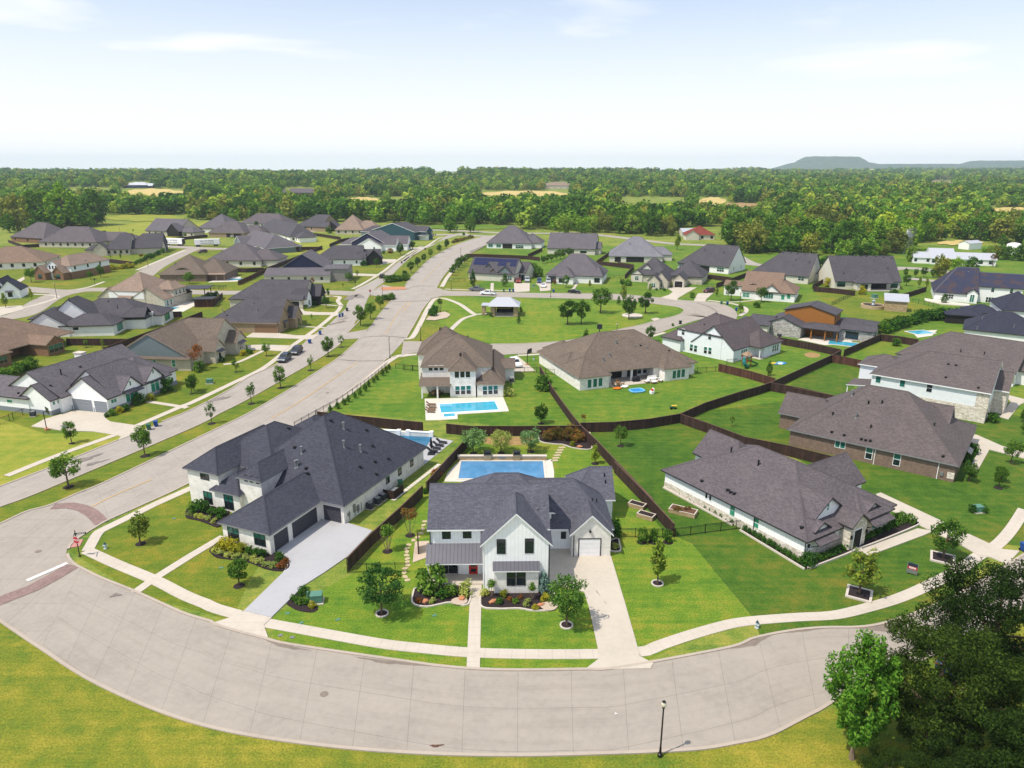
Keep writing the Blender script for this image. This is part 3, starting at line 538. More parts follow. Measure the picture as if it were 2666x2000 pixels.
# ---------------------------------------------------------------- house kit
def window_mesh(w,h,style,frame):
    """frame mesh with mullions in local x/z, facing -y; returns frame MB and pane MB"""
    f=MB(); t=.07 if frame!='x' else .05; d=.05
    for x0,x1,z0,z1 in ((-w/2,w/2,-h/2,-h/2+t),(-w/2,w/2,h/2-t,h/2),(-w/2,-w/2+t,-h/2+t,h/2-t),(w/2-t,w/2,-h/2+t,h/2-t)): f.box(x0,-d,z0,x1,0,z1)
    n=int(style[0]); cross=style[1]
    for i in range(1,n):
        x=-w/2+w*i/n; f.box(x-.045,-d+.004,-h/2+t,x+.045,0,h/2-t)
    if cross=='m': f.box(-w/2+t,-d+.008,-.03,w/2-t,0,.03)
    if cross=='t': f.box(-w/2+t,-d+.008,h/2-h*.28-.03,w/2-t,0,h/2-h*.28+.03)
    p=MB(); a=0 if len(style)<3 else {'d':0,'t':1,'b':2}[style[2]]
    zs=[-h/2+t*.5,0,h/2-t*.5]
    lo=0 if a!=2 else 2
    p.poly([(-w/2+.02,-.018,zs[0]),(w/2-.02,-.018,zs[0]),(w/2-.02,-.018,zs[1]),(-w/2+.02,-.018,zs[1])],lo if cross=='m' else a)
    p.poly([(-w/2+.02,-.018,zs[1]),(w/2-.02,-.018,zs[1]),(w/2-.02,-.018,zs[2]),(-w/2+.02,-.018,zs[2])],a)
    return f,p
_wc={}
def capmat(k):
    if 'cap_'+k not in MT:
        src=MT[k].node_tree.nodes; c=[n for n in src if n.type=='TEX_BRICK']; q=tuple(c[0].inputs['Mortar'].default_value)[:3] if c else (.08,.08,.1)
        n=NT('ridge_cap_'+k); f=n.noise(n.coord('UV'),4,3); MT['cap_'+k]=n.out(n.ramp(f,[(.3,vary(q,1.1)),(.7,vary(q,1.75))]),.9,.2)
    return MT['cap_'+k]
class House:
    def __init__(s,label,A,B=None,z=0,r=None,roof='sh_grey',wall='bk_white',trim='trim_w',ang=None,name='house',cat='house',frame='trim_w',group=None,ze=3.0):
        s.r=r; a=P(r,*A,z); s.a=a
        if ang is None:
            b=P(r,*B,z); ang=math.atan2(b[1]-a[1],b[0]-a[0])
        else: ang=math.radians(ang)
        s.ang=ang; s.c,s.s=math.cos(ang),math.sin(ang)
        s.root=thing(name,label,cat,(a[0],a[1],0),ang,group or 'houses of the subdivision')
        s.roof,s.wall,s.trim,s.frame,s.ze=roof,wall,trim,frame,ze
        s.blocks=[]; s.rmb={}; s.wmb={}; s.k=0; s.tmb=MB()
    def L(s,p): dx,dy=p[0]-s.a[0],p[1]-s.a[1]; return (dx*s.c+dy*s.s,-dx*s.s+dy*s.c)
    def lp(s,xy,z=0,r=None): return s.L(P(r or s.r,xy[0],xy[1],z))
    def W(s,x,y): return (s.a[0]+x*s.c-y*s.s, s.a[1]+x*s.s+y*s.c)
    def face_at(s,xy,r,plane,val):
        """ray through pixel hits local plane x=val or y=val -> (u,z)"""
        q=ray(*px(r or s.r,*xy)); d=(q[0]*s.c+q[1]*s.s,-q[0]*s.s+q[1]*s.c); o=s.L((0,0))
        t=(val-o['xy'.index(plane)])/d['xy'.index(plane)]
        return (o[1]+d[1]*t if plane=='x' else o[0]+d[0]*t, CAMH+q[2]*t)
    # main block: eave rectangle in local metres
    def m(s,x0,y0,x1,y1,ze=None,sl=.7,ax='x',ends='hh',wall=None,roof=None,oh=.45,t=.2,walls=None,z0=0,low=None,lowh=1.1,trim=None):
        ze=s.ze if ze is None else ze; s.k+=1; e=s.k*.0035; x0+=e;y0+=e;x1-=e;y1-=e; ze+=e
        wm=wall or s.wall; rm=roof or s.roof
        if ax=='y': T=lambda a,b,z:(b,a,z); u0,u1,v0,v1=y0,y1,x0,x1
        else: T=lambda a,b,z:(a,b,z); u0,u1,v0,v1=x0,x1,y0,y1
        half=(v1-v0)/2; vm=(v0+v1)/2; zr=ze+sl*half
        i0=u0+(min(half,(u1-u0)/2) if ends[0]=='h' else 0); i1=u1-(min(half,(u1-u0)/2) if ends[1]=='h' else 0)
        if i1<i0: i0=i1=(i0+i1)/2
        mb=s.rmb.setdefault(rm,MB()); flip=(ax=='y')
        def poly(pts,m=0):
            pts=[T(*p) for p in pts]; mb.poly(pts[::-1] if flip else pts,m)
        A=(u0,v0,ze);B=(u1,v0,ze);C=(u1,v1,ze);D=(u0,v1,ze);E=(i0,vm,zr);F=(i1,vm,zr)
        poly([A,B,F,E]); poly([C,D,E,F])
        ring=[A,B]
        if ends[1]=='h': poly([B,C,F]); ring+=[C]
        else: ring+=[F,C]
        ring+=[D]
        if ends[0]=='h': poly([D,A,E])
        else: ring+=[E]
        for p,q in zip(ring,ring[1:]+ring[:1]): poly([(p[0],p[1],p[2]-t),(q[0],q[1],q[2]-t),q,p],1)
        dn=lambda p:(p[0],p[1],p[2]-t)
        poly([dn(E),dn(F),dn(B),dn(A)],1); poly([dn(F),dn(E),dn(D),dn(C)],1)
        if ends[1]=='h': poly([dn(F),dn(C),dn(B)],1)
        if ends[0]=='h': poly([dn(E),dn(A),dn(D)],1)
        cm=s.rmb.setdefault(rm,mb); w_=.16
        def strip(p,q,n):
            d=sl*w_*(1 if n[0]==0 else .7071)-.03
            for k in (1,-1):
                a=[(p[0],p[1],p[2]+.035),(q[0],q[1],q[2]+.035),(q[0]+n[0]*k*w_,q[1]+n[1]*k*w_,q[2]-d),(p[0]+n[0]*k*w_,p[1]+n[1]*k*w_,p[2]-d)]
                poly(a if k<0 else a[::-1],2)
        if rm[:2]=='sh':
            if i1-i0>.3: strip(E,F,(0,1))
            r2=.7071
            if ends[0]=='h': strip(A,E,(-r2,r2)); strip(D,E,(r2,r2))
            if ends[1]=='h': strip(B,F,(r2,r2)); strip(C,F,(-r2,r2))
        b=dict(x0=x0,y0=y0,x1=x1,y1=y1,ze=ze,sl=sl,ax=ax,ends=ends,zr=zr,u=(u0,u1),v=(v0,v1),oh=oh)
        rk=.3
        wu0=u0+(oh if ends[0]=='h' else rk); wu1=u1-(oh if ends[1]=='h' else rk); wv0=v0+oh; wv1=v1-oh
        b['w']=(wu0,wv0,wu1,wv1) if ax=='x' else (wv0,wu0,wv1,wu1)
        s.blocks.append(b); top=ze+sl*oh-t*.55
        w=s.wmb.setdefault(wm if wm==s.wall else (wm,s.k,'gable_wall'),MB())
        if walls is not None:
            for q in walls: w.box(q[0],q[1],z0,q[2],q[3],(q[4] if len(q)>4 else ze-.05))
        else:
            X0,Y0,X1,Y1=b['w']; w.box(X0,Y0,z0,X1,Y1,top)
            ztop=zr-t*.6
            for en,u,sg in ((ends[0],wu0,-1),(ends[1],wu1,1)):
                if en=='g':
                    a,bb,c=(u,wv0,top),(u,wv1,top),(u,vm,ztop); pts=[T(*p) for p in (a,bb,c)]
                    if (sg<0)!=flip: pts=pts[::-1]
                    n=Vector(pts[1])-Vector(pts[0]); w.poly(pts)
            if low:
                g=.045; s.wmb.setdefault((low,s.k,'base_cladding'),MB()).box(X0-g,Y0-g,0,X1+g,Y1+g,lowh)
        return b
    # block from two eave pixels and a ridge pixel
    def e(s,A,B,sl=.7,ridge=None,ends='hh',ze=None,depth=None,r=None,**kw):
        ze=s.ze if ze is None else ze; a=s.lp(A,ze,r); b=s.lp(B,ze,r); x0,x1=sorted((a[0],b[0])); y0=(a[1]+b[1])/2
        if depth is None:
            best=None
            for i in range(10,180):
                h=i*.1; y=s.lp(ridge,ze+sl*h,r)[1]
                d=abs(y-(y0+h))
                if best is None or d<best[0]: best=(d,h)
            depth=2*best[1]
        return s.m(x0,y0,x1,y0+depth,ze,sl,'x',ends,**kw)
    # gable facing the A-B side
    def g(s,A,B,apex,depth=10,ze=None,r=None,end='g',**kw):
        ze=s.ze if ze is None else ze; a=s.lp(A,ze,r); b=s.lp(B,ze,r); x0,x1=sorted((a[0],b[0])); y0=(a[1]+b[1])/2
        u,z=s.face_at(apex,r,'y',y0); sl=max(.25,min(1.3,(z-ze)/((x1-x0)/2)))
        return s.m(x0,y0,x1,y0+depth,ze,sl,'y','g'+end,**kw)
    def shed(s,x0,y0,x1,y1,zf,zb,mat='metal_dk',t=.12,posts=(),pw=.16,pm=None,side='y0'):
        mb=s.rmb.setdefault(mat,MB())
        if side=='y0': P4=[(x0,y0,zf),(x1,y0,zf),(x1,y1,zb),(x0,y1,zb)]
        elif side=='x1': P4=[(x1,y0,zf),(x1,y1,zf),(x0,y1,zb),(x0,y0,zb)]
        elif side=='x0': P4=[(x0,y1,zf),(x0,y0,zf),(x1,y0,zb),(x1,y1,zb)]
        else: P4=[(x1,y1,zf),(x0,y1,zf),(x0,y0,zb),(x1,y0,zb)]
        mb.poly(P4); Q=[(a,b,c-t) for a,b,c in P4]; mb.poly(Q[::-1],1)
        for i in range(4):
            j=(i+1)%4; mb.poly([Q[i],Q[j],P4[j],P4[i]],1)
        for x,y in posts: s.box(x-pw/2,y-pw/2,0,x+pw/2,y+pw/2,zf-t+.02+((y-y0)*(zb-zf)/(y1-y0) if side=='y0' else 0),pm or s.trim,'porch_post')
    def box(s,x0,y0,z0,x1,y1,z1,mat,name='wall_panel'): s.k+=1; s.wmb.setdefault((mat,s.k,name),MB()).box(x0,y0,z0,x1,y1,z1)  # panels in dark mostly paint the shade inside open porches
    def _place(s,name,fm,pm_,b,side,u,z,fmat,label=None,pn='pane',pmats=None):
        pl={'y0':(u,b['w'][1],0),'y1':(u,b['w'][3],math.pi),'x0':(b['w'][0],u,-math.pi/2),'x1':(b['w'][2],u,math.pi/2)}[side]
        o=link(name,fm,s.root,(pl[0],pl[1],z),pl[2])
        if pm_ is not None: link(pn,pm_,o)
        if label: o['label']=label
        return o
    def win(s,b,side,pts,w,h,style='1m',r=None,frame=None,dy=0):
        """windows centred at photo pixels, on a wall plane of block b"""
        for q in pts:
            pl={'y0':('y',b['w'][1]),'y1':('y',b['w'][3]),'x0':('x',b['w'][0]),'x1':('x',b['w'][2])}[side]
            u,z=s.face_at(q,r,*pl); s.wat(b,side,u,z+dy,w,h,style,frame)
    def wat(s,b,side,u,z,w,h,style='1m',frame=None):
        fr=frame or s.frame; key=(round(w,2),round(h,2),style,fr)
        if key not in _wc:
            f,p=window_mesh(w,h,style,fr); _wc[key]=(f.mesh('window',MT[fr]),p.mesh('pane',[MT['glass_d'],MT['glass_t'],MT['blind']]))
        s._place('window',*_wc[key],b,side,u,z,fr)
    def row(s,b,side,n,w=.95,h=1.5,z=1.75,style='1mt',frame=None,a=.12,c=.88):
        lo,hi=(b['w'][0],b['w'][2]) if side[0]=='y' else (b['w'][1],b['w'][3])
        for i in range(n):
            t=.5 if n==1 else a+(c-a)*i/(n-1); s.wat(b,side,lo+(hi-lo)*t,z,w,h,style,frame)
    def gdoor(s,b,side,u,w,h=2.3,mat='gd_grey',frame=None,zb=.02):
        f=MB(); t=.12
        for x0,x1,z0,z1 in ((-w/2-t,w/2+t,h,h+t),(-w/2-t,-w/2,0,h),(w/2,w/2+t,0,h)): f.box(x0,-.05,z0,x1,0,z1)
        p=MB(); n=max(3,int(h/.55))
        for i in range(n): p.box(-w/2,-.022,h*i/n+.01,w/2,0,h*(i+1)/n-.01)
        s._place('garage_door',f.mesh('garage_door',MT[frame or s.frame]),p.mesh('door_panel',MT[mat]),b,side,u,zb,'',pn='door_panel')
    def gdpx(s,b,side,A,B,h=2.3,mat='gd_grey',r=None,zb=.02,frame=None):
        pl={'y0':('y',b['w'][1]),'y1':('y',b['w'][3]),'x0':('x',b['w'][0]),'x1':('x',b['w'][2])}[side]
        u0=s.face_at(A,r,*pl)[0]; u1=s.face_at(B,r,*pl)[0]; s.gdoor(b,side,(u0+u1)/2,abs(u1-u0),h,mat,zb=zb,frame=frame)
    def door(s,b,side,u,w=1.0,h=2.15,mat='dark',zb=.05,frame=None):
        f=MB(); t=.1
        for x0,x1,z0,z1 in ((-w/2-t,w/2+t,h,h+t),(-w/2-t,-w/2,0,h),(w/2,w/2+t,0,h)): f.box(x0,-.06,z0,x1,0,z1)
        p=MB(); p.box(-w/2,-.03,0,w/2,0,h)
        for i in range(3): p.box(-w*.3,-.045,h*(.12+.3*i),w*.3,-.028,h*(.32+.3*i),1)
        o=s._place('front_door',f.mesh('front_door',MT[frame or s.frame]),p.mesh('door_leaf',[MT[mat],MT['glass_d'] if mat=='red' else MT[mat]]),b,side,u,zb,'',pn='door_leaf')
        hd=MB(); hd.tube((w*.38,-.08,h*.46),(w*.38,-.08,h*.52),.02,.02,6); link('handle',hd.mesh('handle',MT['steel']),o)
    def roofz(s,x,y):
        z=-9
        for b in s.blocks:
            if b['x0']<=x<=b['x1'] and b['y0']<=y<=b['y1']:
                u,v=(x,y) if b['ax']=='x' else (y,x); h=min(v-b['v'][0],b['v'][1]-v)
                if b['ends'][0]=='h': h=min(h,u-b['u'][0])
                if b['ends'][1]=='h': h=min(h,b['u'][1]-u)
                z=max(z,b['ze']+b['sl']*h)
        return z
    def vent(s,pts,r=None,h=.5,rad=.09,kind='pipe',mat='black'):
        for xy in pts:
            q=ray(*px(r or s.r,*xy)); t=10.0; hit=None
            while t<700:
                x,y=s.L((q[0]*t,q[1]*t)); z=CAMH+q[2]*t
                if z<s.roofz(x,y): hit=(x,y,s.roofz(x,y)); break
                t+=.12
            if not hit: continue
            mb=MB(); x,y,z=hit
            if kind=='pipe': mb.tube((0,0,-.25),(0,0,h),rad,rad,8); mb.tube((0,0,h),(0,0,h+.1),rad*1.6,rad*1.6,8); mb.tube((0,0,-.25),(0,0,.07),rad*2,rad*1.2,8)
            else: mb.box(-.16,-.16,-.2,.16,.16,.16); mb.box(-.2,-.2,.161,.2,.2,.2)
            link('roof_vent',mb.mesh('roof_vent',MT[mat]),s.root,(x,y,z))
    def chimney(s,x,y,w=1.2,d=.9,z1=7,mat='bk_white',z0=2.5):
        mb=MB(); mb.box(x-w/2,y-d/2,z0,x+w/2,y+d/2,z1); mb.box(x-w/2-.12,y-d/2-.12,z1,x+w/2+.12,y+d/2+.12,z1+.2,1); mb.build('chimney',[MT[mat],MT['edging']],s.root)
    def done(s):
        first=True
        for k,mb in s.wmb.items():
            if isinstance(k,tuple): mb.build(k[2],MT[k[0]],s.root)
            else: mb.build('wall' if k==s.wall else 'wall_cladding',MT[k],s.root)
        for k,mb in s.rmb.items(): mb.build('roof',[MT[k],MT[s.trim],capmat(k)],s.root)
        if s.tmb.v: s.tmb.build('trim',MT[s.trim],s.root)
        return s
# ---------------------------------------------------------------- the four nearest houses
def farmhouse():
    h=House('white board and batten farmhouse with steep front gable, red door and pool behind',(663,1112),r='l',ang=1,roof='sh_blue',wall='bb_white',trim='trim_w',frame='trim_d')
    A=h.m(-.35,-.3,7.55,9,5.6,.98,'y','gh')
    B=h.m(-6.35,2.45,7.45,12.2,6.1,.7,'x','gg',walls=[(-6.0,2.9,7.1,11.7,6.25)])
    w=h.wmb['bb_white']; w.poly([(-6.0,2.9,6.24),(-6.0,11.7,6.24),(-6.0,7.325,9.25)][::-1])
    C=h.m(-3.2,8.5,8.5,17.3,5.0,.75); D=h.m(4,8.0,15.65,17.3,3.0,1.0,'x','gh'); R=h.m(10.05,6.4,15.35,14,3.0,1.0,'y','gh',wall='bk_white',oh=.3)
    E=h.m(11,15.7,17.0,23.5,3.0,.8,'x','hg'); h.m(-2,15,9,21,3.0,.6)
    h.win(A,'y0',[(778,825),(965,820)],.98,1.8,'1m'); h.win(B,'y0',[(414,736),(552,731)],.98,1.45,'1m')
    on=dict(w=(7.2,8.45,10.7,9)); D['w']=(4.4,8.45,15.2,16.9); h.win(D,'y0',[(1192,750)],.62,.95,'1n')
    R['w']=(R['w'][0],R['w'][1],R['w'][2],R['w'][3])
    h.gdpx(R,'y0',(1298,790),(1437,790),2.35,'gd_white'); 
    lb=MB(); lb.lathe([(.01,0),(.16,.02),(.14,.2),(.05,.3),(.01,.32)],n=8); u,z=h.face_at((1370,722),None,'y',R['w'][1]); link('wall_lamp',lb.mesh('wall_lamp',MT['black']),h.root,(u,R['w'][1]-.17,z-.1))
    # porch with metal roof, deck, posts
    h.shed(-6.45,.85,-.05,2.93,2.75,4.2,'metal_dk',posts=[(-6.2,1.15)]); h.box(-6.4,.9,0,-.004,2.88,.2,'walk')
    h.win(B,'y0',[(397,966),(458,965)],1.0,1.5,'1n'); h.door(B,'y0',-1.25,1.0,2.15,'red',.21,'trim_w')
    # brick bay under a metal roof
    h.box(1.15,-.8,0,6.0,-.02,3.0,'bk_white'); h.shed(1.0,-1.1,6.15,-.07,2.98,3.6,'metal_dk')
    bay=dict(w=(1.15,-.8,6,0)); h.win(bay,'y0',[(845,1038),(910,1036)],1.0,1.75,'1m'); 
    # corner boards and gable trim line
    h.tmb.box(-.04+.35,-.04,5.5,6.9,.10,5.68) if 0 else None
    for x,y,z in ((-6.02,2.82,6.0),(7.22,.03,5.5),(10.62,6.62,2.9)): h.box(x-.05,y-.05,0,x+.04,y+.04,z,'trim_d','downspout')
    for x in (-.02,7.17): h.box(x-.06,.1,0,x+.06,.22,5.5,'trim_w','corner_board')
    h.vent([(1385,527),(1412,530),(1463,362),(1470,402)],h=.3,kind='pipe',rad=.07); h.vent([(1018,592)],h=.2,rad=.05,mat='steel')
    return h.done()
farmhouse()
def navyhouse():
    h=House('white brick house with large navy hipped roof and three grey garage doors',(785,990),(1095,772),r='m',roof='sh_navy',wall='bk_white',trim='trim_g',frame='trim_d')
    M=h.m(8.7,-4.6,30.6,15,3.0,.8,oh=.5); W=h.m(-.95,-.85,15,7.3,3.0,.62,oh=.4)
    Lb=h.m(6.0,13.6,22,19.9,5.3,.75,oh=.4); h.m(10,7.5,24,19.8,5.0,.65); En=h.m(5.7,9.9,15,15.2,3.0,.75); Dm=h.m(6.3,6.5,17,11.0,5.4,.7,oh=.4)
    h.m(22,9,34,20.3,3.0,.6)
    h.win(Lb,'x0',[(337,473)],1.55,1.6,'2mt'); h.win(Lb,'x0',[(362,628)],1.55,1.85,'2mt'); h.win(En,'x0',[(500,655)],1.6,2.3,'2mt'); h.win(Dm,'x0',[(613,498),(650,505),(690,514)],.55,.95,'1n')
    h.win(W,'x0',[(530,865)],1.75,1.9,'2mt'); h.win(W,'x0',[(705,900)],1.75,1.9,'2mt')
    h.win(M,'y0',[(1555,497),(1635,443),(1714,385)],.95,1.7,'1mt')
    h.gdpx(W,'y0',(800,930),(895,880),2.3,'gd_grey',frame='bk_white'); h.gdpx(W,'y0',(922,860),(1085,740),2.3,'gd_grey',frame='bk_white'); h.gdpx(M,'x0',(1133,740),(1250,770),2.3,'gd_grey',frame='bk_white')
    h.vent([(985,335),(945,430),(957,425),(1263,170),(1265,295),(1375,320)],h=.9,rad=.13,mat='steel'); h.vent([(897,172),(1178,120),(1415,182),(938,297),(1015,440),(1022,472),(1455,290),(1472,395),(1372,428),(1480,475),(1560,375)],kind='box',h=.2)
    h.vent([(552,212),(560,215)],h=.5)
    # meter cabinets and conduits by the corner
    for u,z0,z1 in ((11.2,.8,1.9),(12.0,.6,1.4),(9.9,.9,1.3)): h.box(u,-4.6+.36,z0,u+.45,-4.6+.54,z1,'steel','utility_meter')
    for u in (10.3,11.5,12.3,13.0): h.box(u,-4.6+.44,.2,u+.06,-4.6+.53,1.5,'steel','conduit')
    return h.done()
navyhouse()
def greyhouse():
    h=House('grey roofed ranch house with white battens over a pale stone base',(350,575),(1265,1055),r='n',roof='sh_grey',wall='bb_white',trim='trim_d',frame='trim_w',ze=2.9)
    M=h.m(-1.1,-.5,23.4,17.8,2.9,.54,low='stone',lowh=1.15,oh=.5)
    h.m(10,9,17.1,21,2.9,.9,'y','hg'); h.m(-3.2,8.0,6,15,2.9,.9,'x','gh')
    Gb=h.m(13,2.7,21.9,8.8,4.2,.72,'x','hg'); s1=h.m(20,1.4,23.0,4.6,3.35,.6,'x','hg'); s2=h.m(20,11.4,23.2,14.6,3.35,.6,'x','hg')
    En=h.m(17,6.2,24.7,10.0,3.3,.78,'x','hg',wall='stone',oh=.3); Rt=h.m(14,9.6,24.0,16.4,2.95,.5,'x','hh',wall='stone',oh=.45)
    h.win(M,'y0',[(612,605),(638,620)],.5,1.3,'1n'); h.win(M,'y0',[(785,710),(942,795)],.9,2.1,'1mb'); 
    h.win(M,'x1',[(1340,978),(1383,960)],.8,1.05,'1mb'); h.win(Rt,'x1',[(1722,812),(1760,795)],.8,1.05,'1mb'); h.win(Gb,'x1',[(1418,690)],.5,.95,'1mb')
    h.door(En,'x1',8.0,1.5,2.5,'dark',.1)  # dark leaf paints the shade of the entry arch
    for y0,y1,x in ((1.0,4.9,M['w'][2]),(10.9,15.3,Rt['w'][2])): h.shed(x,y0,x+1.25,y1,2.25,2.85,'sh_grey',side='x1'); 
    for y0,y1,x in ((1.2,4.7,M['w'][2]),(11.1,15.1,Rt['w'][2])):
        for y in (y0,(y0+y1)/2,y1): h.wmb.setdefault(('dark',(x,y),'awning_bracket'),MB()).tube((x,y,1.5),(x+1.05,y,2.2),.06,.06,6)
    for y,x in ((6.5,En['w'][2]),(9.6,En['w'][2]),(.4,M['w'][2])): h.box(x,y,1.7,x+.2,y+.22,2.15,'black','wall_lantern')
    h.vent([(868,240)],h=1.5,rad=.2,mat='steel'); h.vent([(1218,330),(775,325),(955,412)],h=.6,rad=.11); h.vent([(580,520),(752,582),(770,595),(795,605),(1243,833)],kind='box')
    h.box(M['w'][2]-.02,M['w'][1]-.1,0,M['w'][2]+.08,M['w'][1]-.047,3.0,'trim_d','downspout'); u=15.4; h.box(u,M['w'][1]-.12,0,u+.09,M['w'][1]-.047,2.9,'trim_d','downspout')
    return h.done()
greyhouse()
def brickhouse():
    h=House('brown brick ranch house under a wide brown hipped roof',(0,1115),(1530,1465),r='j',roof='sh_brown',wall='bk_brown',trim='trim_g',frame='trim_w',ze=2.9)
    M=h.m(-1.3,-.35,23.6,18.7,2.9,.76,oh=.45); h.m(-5.2,7,5,14.5,2.9,.8,'x','gh'); g_=h.m(9,8.5,20.4,19,3.5,.8,'x','hg',wall='bk_white'); h.m(15,11,23.5,21,2.95,.45,wall='bk_brown')
    h.win(M,'y0',[(424,1090),(472,1100)],.85,1.3,'1nt'); h.win(M,'y0',[(725,1178),(992,1240)],1.05,2.1,'1mt')
    h.vent([(718,705),(848,700),(375,815),(740,940),(1350,915)],h=.35,rad=.1); h.vent([(560,630),(598,845)],h=.9,rad=.12,mat='steel'); h.vent([(365,985),(485,1012),(650,1050),(690,1060),(735,1072),(1433,1220)],kind='box')
    for u in (12.2,20.9): h.box(u,M['w'][1]-.1,0,u+.09,M['w'][1]-.005,2.8,'trim_w','downspout')
    h.box(21.3,M['w'][1]-.16,.7,21.7,M['w'][1]-.003,1.3,'steel','utility_meter'); h.box(22.2,M['w'][1]-.03,.5,23.1,M['w'][1]-.003,1.5,'stone')
    h.shed(M['w'][2],8.2,M['w'][2]+1.1,10.6,2.2,2.8,'metal_dk',side='x1')
    return h.done()
brickhouse()
# ---------------------------------------------------------------- right side, second row
def h5():
    h=House('white two storey house with pale stone base and brown roof',(735,410),(1890,600),z=6,r='j',roof='sh_brown',wall='siding',trim='trim_w',frame='trim_w')
    M=h.m(-.1,-.1,20.2,17,5.85,.5,'x','hg',low='stone',lowh=2.9); h.m(-3.9,6.4,5,14,5.85,.5); h.m(15,8,22.3,15.5,4.6,.8,'x','hg',wall='stone')
    h.shed(-4.2,.5,.3,6.2,2.7,3.3,'sh_brown',posts=[(-3.9,.8)],side='x0'); h.box(-4.2,.4,0,.2,6.2,.1,'walk')
    h.wmb.setdefault('stone',MB()).box(18.0,-.02+.33,2.9,20.0,.6,5.9)
    h.win(M,'y0',[(814,470),(1046,508)],1.0,1.55,'1nt'); h.win(M,'y0',[(1305,555)],1.05,1.7,'1m')
    h.vent([(1222,195),(1235,195)],h=.8,rad=.14); h.vent([(1485,330),(1558,342),(1460,458),(1772,560),(1135,220)],kind='box'); h.row(M,'x1',2,1.0,1.7,1.5,'1m',a=.2,c=.45)
    h.done()
h5()
def h6():
    h=House('taupe roofed white house behind the stone based two storey house',(975,222),(2140,420),z=3,r='j',roof='sh_brown',wall='stucco',trim='trim_d')
    M=h.e((975,222),(2140,420),.62,(1640,30),'hg'); h.g((2080,240),(2240,262),(2162,150),8,4.6,wall='stucco') if 0 else None
    d=h.m(M['x1']-6,M['y0']+4.5,M['x1']-.3,M['y0']+8,5.0,.8,'x','hg'); h.m(M['x1']-6,M['y0']+3,M['x1']+1.5,M['y0']+11,3.05,.7,'x','hg')
    h.row(M,'x1',2); h.row(M,'y0',3,a=.3,c=.9); h.vent([(1603,210),(1828,235),(1868,342)],h=.5); h.done()
h6()
def h7():
    h=House('navy hipped roof house at the right edge behind the taupe roofed one',(1630,1060),r='h',z=3,ang=-33,roof='sh_dknavy',wall='stucco',trim='trim_d')
    M=h.e((1630,1060),(2420,1215),.62,(1960,918),'hh'); h.m(M['x0']+8,M['y0']+2,M['x1']-2,M['y0']+12,3.4,.62); h.vent([(1810,1000),(1762,1095),(2115,1080)],h=.6,mat='steel'); h.row(M,'x1',2); h.done()
h7()
def h9():
    h=House('navy roofed two storey house cut off by the right edge',(1975,890),r='h',z=5.3,ang=-22,roof='sh_dknavy',wall='stucco',trim='trim_d')
    M=h.e((1975,890),(2450,960),.5,(2300,740),'hh',ze=5.3); h.m(-8,2.5,2,11,3.0,.45); h.m(-13.5,-2,-3,5,2.7,.4,wall='dark'); h.wat(M,'y0',2.5,4.2,.9,1.3,'1mt'); h.wat(M,'y0',11,4.2,1,1.4,'1mt'); h.done()
h9()
def h8():
    h=House('white house whose patched dark roof has brown bare areas',(1335,708),r='h',z=3,ang=-27,roof='sh_patchy',wall='stucco',trim='trim_d')
    M=h.e((1335,708),(1800,800),.72,(1800,508),'hg',trim=None); bk=h.m(M['x1']-9,M['y0']+3.5,M['x1']+13,M['y0']+17,5.4,.6,'x','hg',roof='sh_patchy'); h.row(bk,'y0',2,1.0,1.5,4.4,'1mt',a=.6,c=.85); g=h.m(M['x0']+9.5,M['y0']-.6,M['x0']+13.5,M['y0']+6,3.3,.8,'y','gh')
    h.wat(g,'y0',M['x0']+11.5,1.7,1.3,2.6,'2nt'); h.wat(M,'y0',M['x0']+5,1.7,2.2,1.5,'3m'); h.wat(M,'y0',M['x0']+17,1.5,3.0,1.9,'4m'); h.row(M,'x1',2,.9,1.4,4.0,'1mt',a=.3,c=.7); h.vent([(1625,540),(1680,545),(1875,520),(1925,530),(1975,540),(2055,552)],kind='box',mat='steel'); h.done()
n=NT('patched_dark_shingle'); f_=n.noise(n.coord('UV'),.28,4,.6); f2=n.noise(n.coord('UV'),6,3); MT['sh_patchy']=n.out(n.mix(n.ramp(f_,[(.5,lin('#383b52')),(.58,lin('#4c4046'))]),n.ramp(f2,[(.3,.7),(.7,1.3)]),1,'MULTIPLY'),.9,.25)
h8()
# ---------------------------------------------------------------- houses between the park and the fences
def h10():
    h=House('two storey taupe roofed house with turquoise pool and covered patio',(455,945),r='f',ang=1.5,roof='sh_taupe',wall='bk_white',trim='trim_t',frame='trim_w')
    U=h.m(-6.2,2.9,8.5,20.5,5.75,.55,'x','hh',oh=.3); h.m(-8.0,13,4,24,5.7,.85,'y','hh',oh=.3); Cc=h.m(-.4,-.1,5.4,9,5.75,.8,'y','hh',oh=.3)
    Rr=h.m(5.0,-.1,11.0,9,2.9,.75,'y','hh',oh=.35); h.m(6.5,2,11.2,22,2.95,.95,'y','hh',oh=.35); Gg=h.m(9,11.3,13.5,18,3.0,.4,'x','hg')
    h.shed(-6.3,-.5,.2,5.2,2.75,3.85,'sh_taupe',posts=[(-5.7,-.2),(-2.6,-.2)],pm='bk_white',pw=.3)
    h.win(U,'y0',[(262,660),(314,658),(367,656)],.95,1.15,'1n'); h.win(Cc,'y0',[(514,715),(567,712),(620,711)],1.0,1.75,'1n'); h.win(Cc,'y0',[(520,872),(574,870),(627,867)],1.0,1.9,'1mt'); h.win(Rr,'y0',[(784,873),(836,870),(887,867)],1.0,1.9,'1mt')
    h.vent([(545,545),(555,545),(620,375),(642,370),(350,300),(362,300)],h=.6,rad=.1); h.box(-5.9,3.3,0,-.2,3.36,2.7,'dark')  # dark panel: patio shade painted on the back wall
    h.done()
h10()
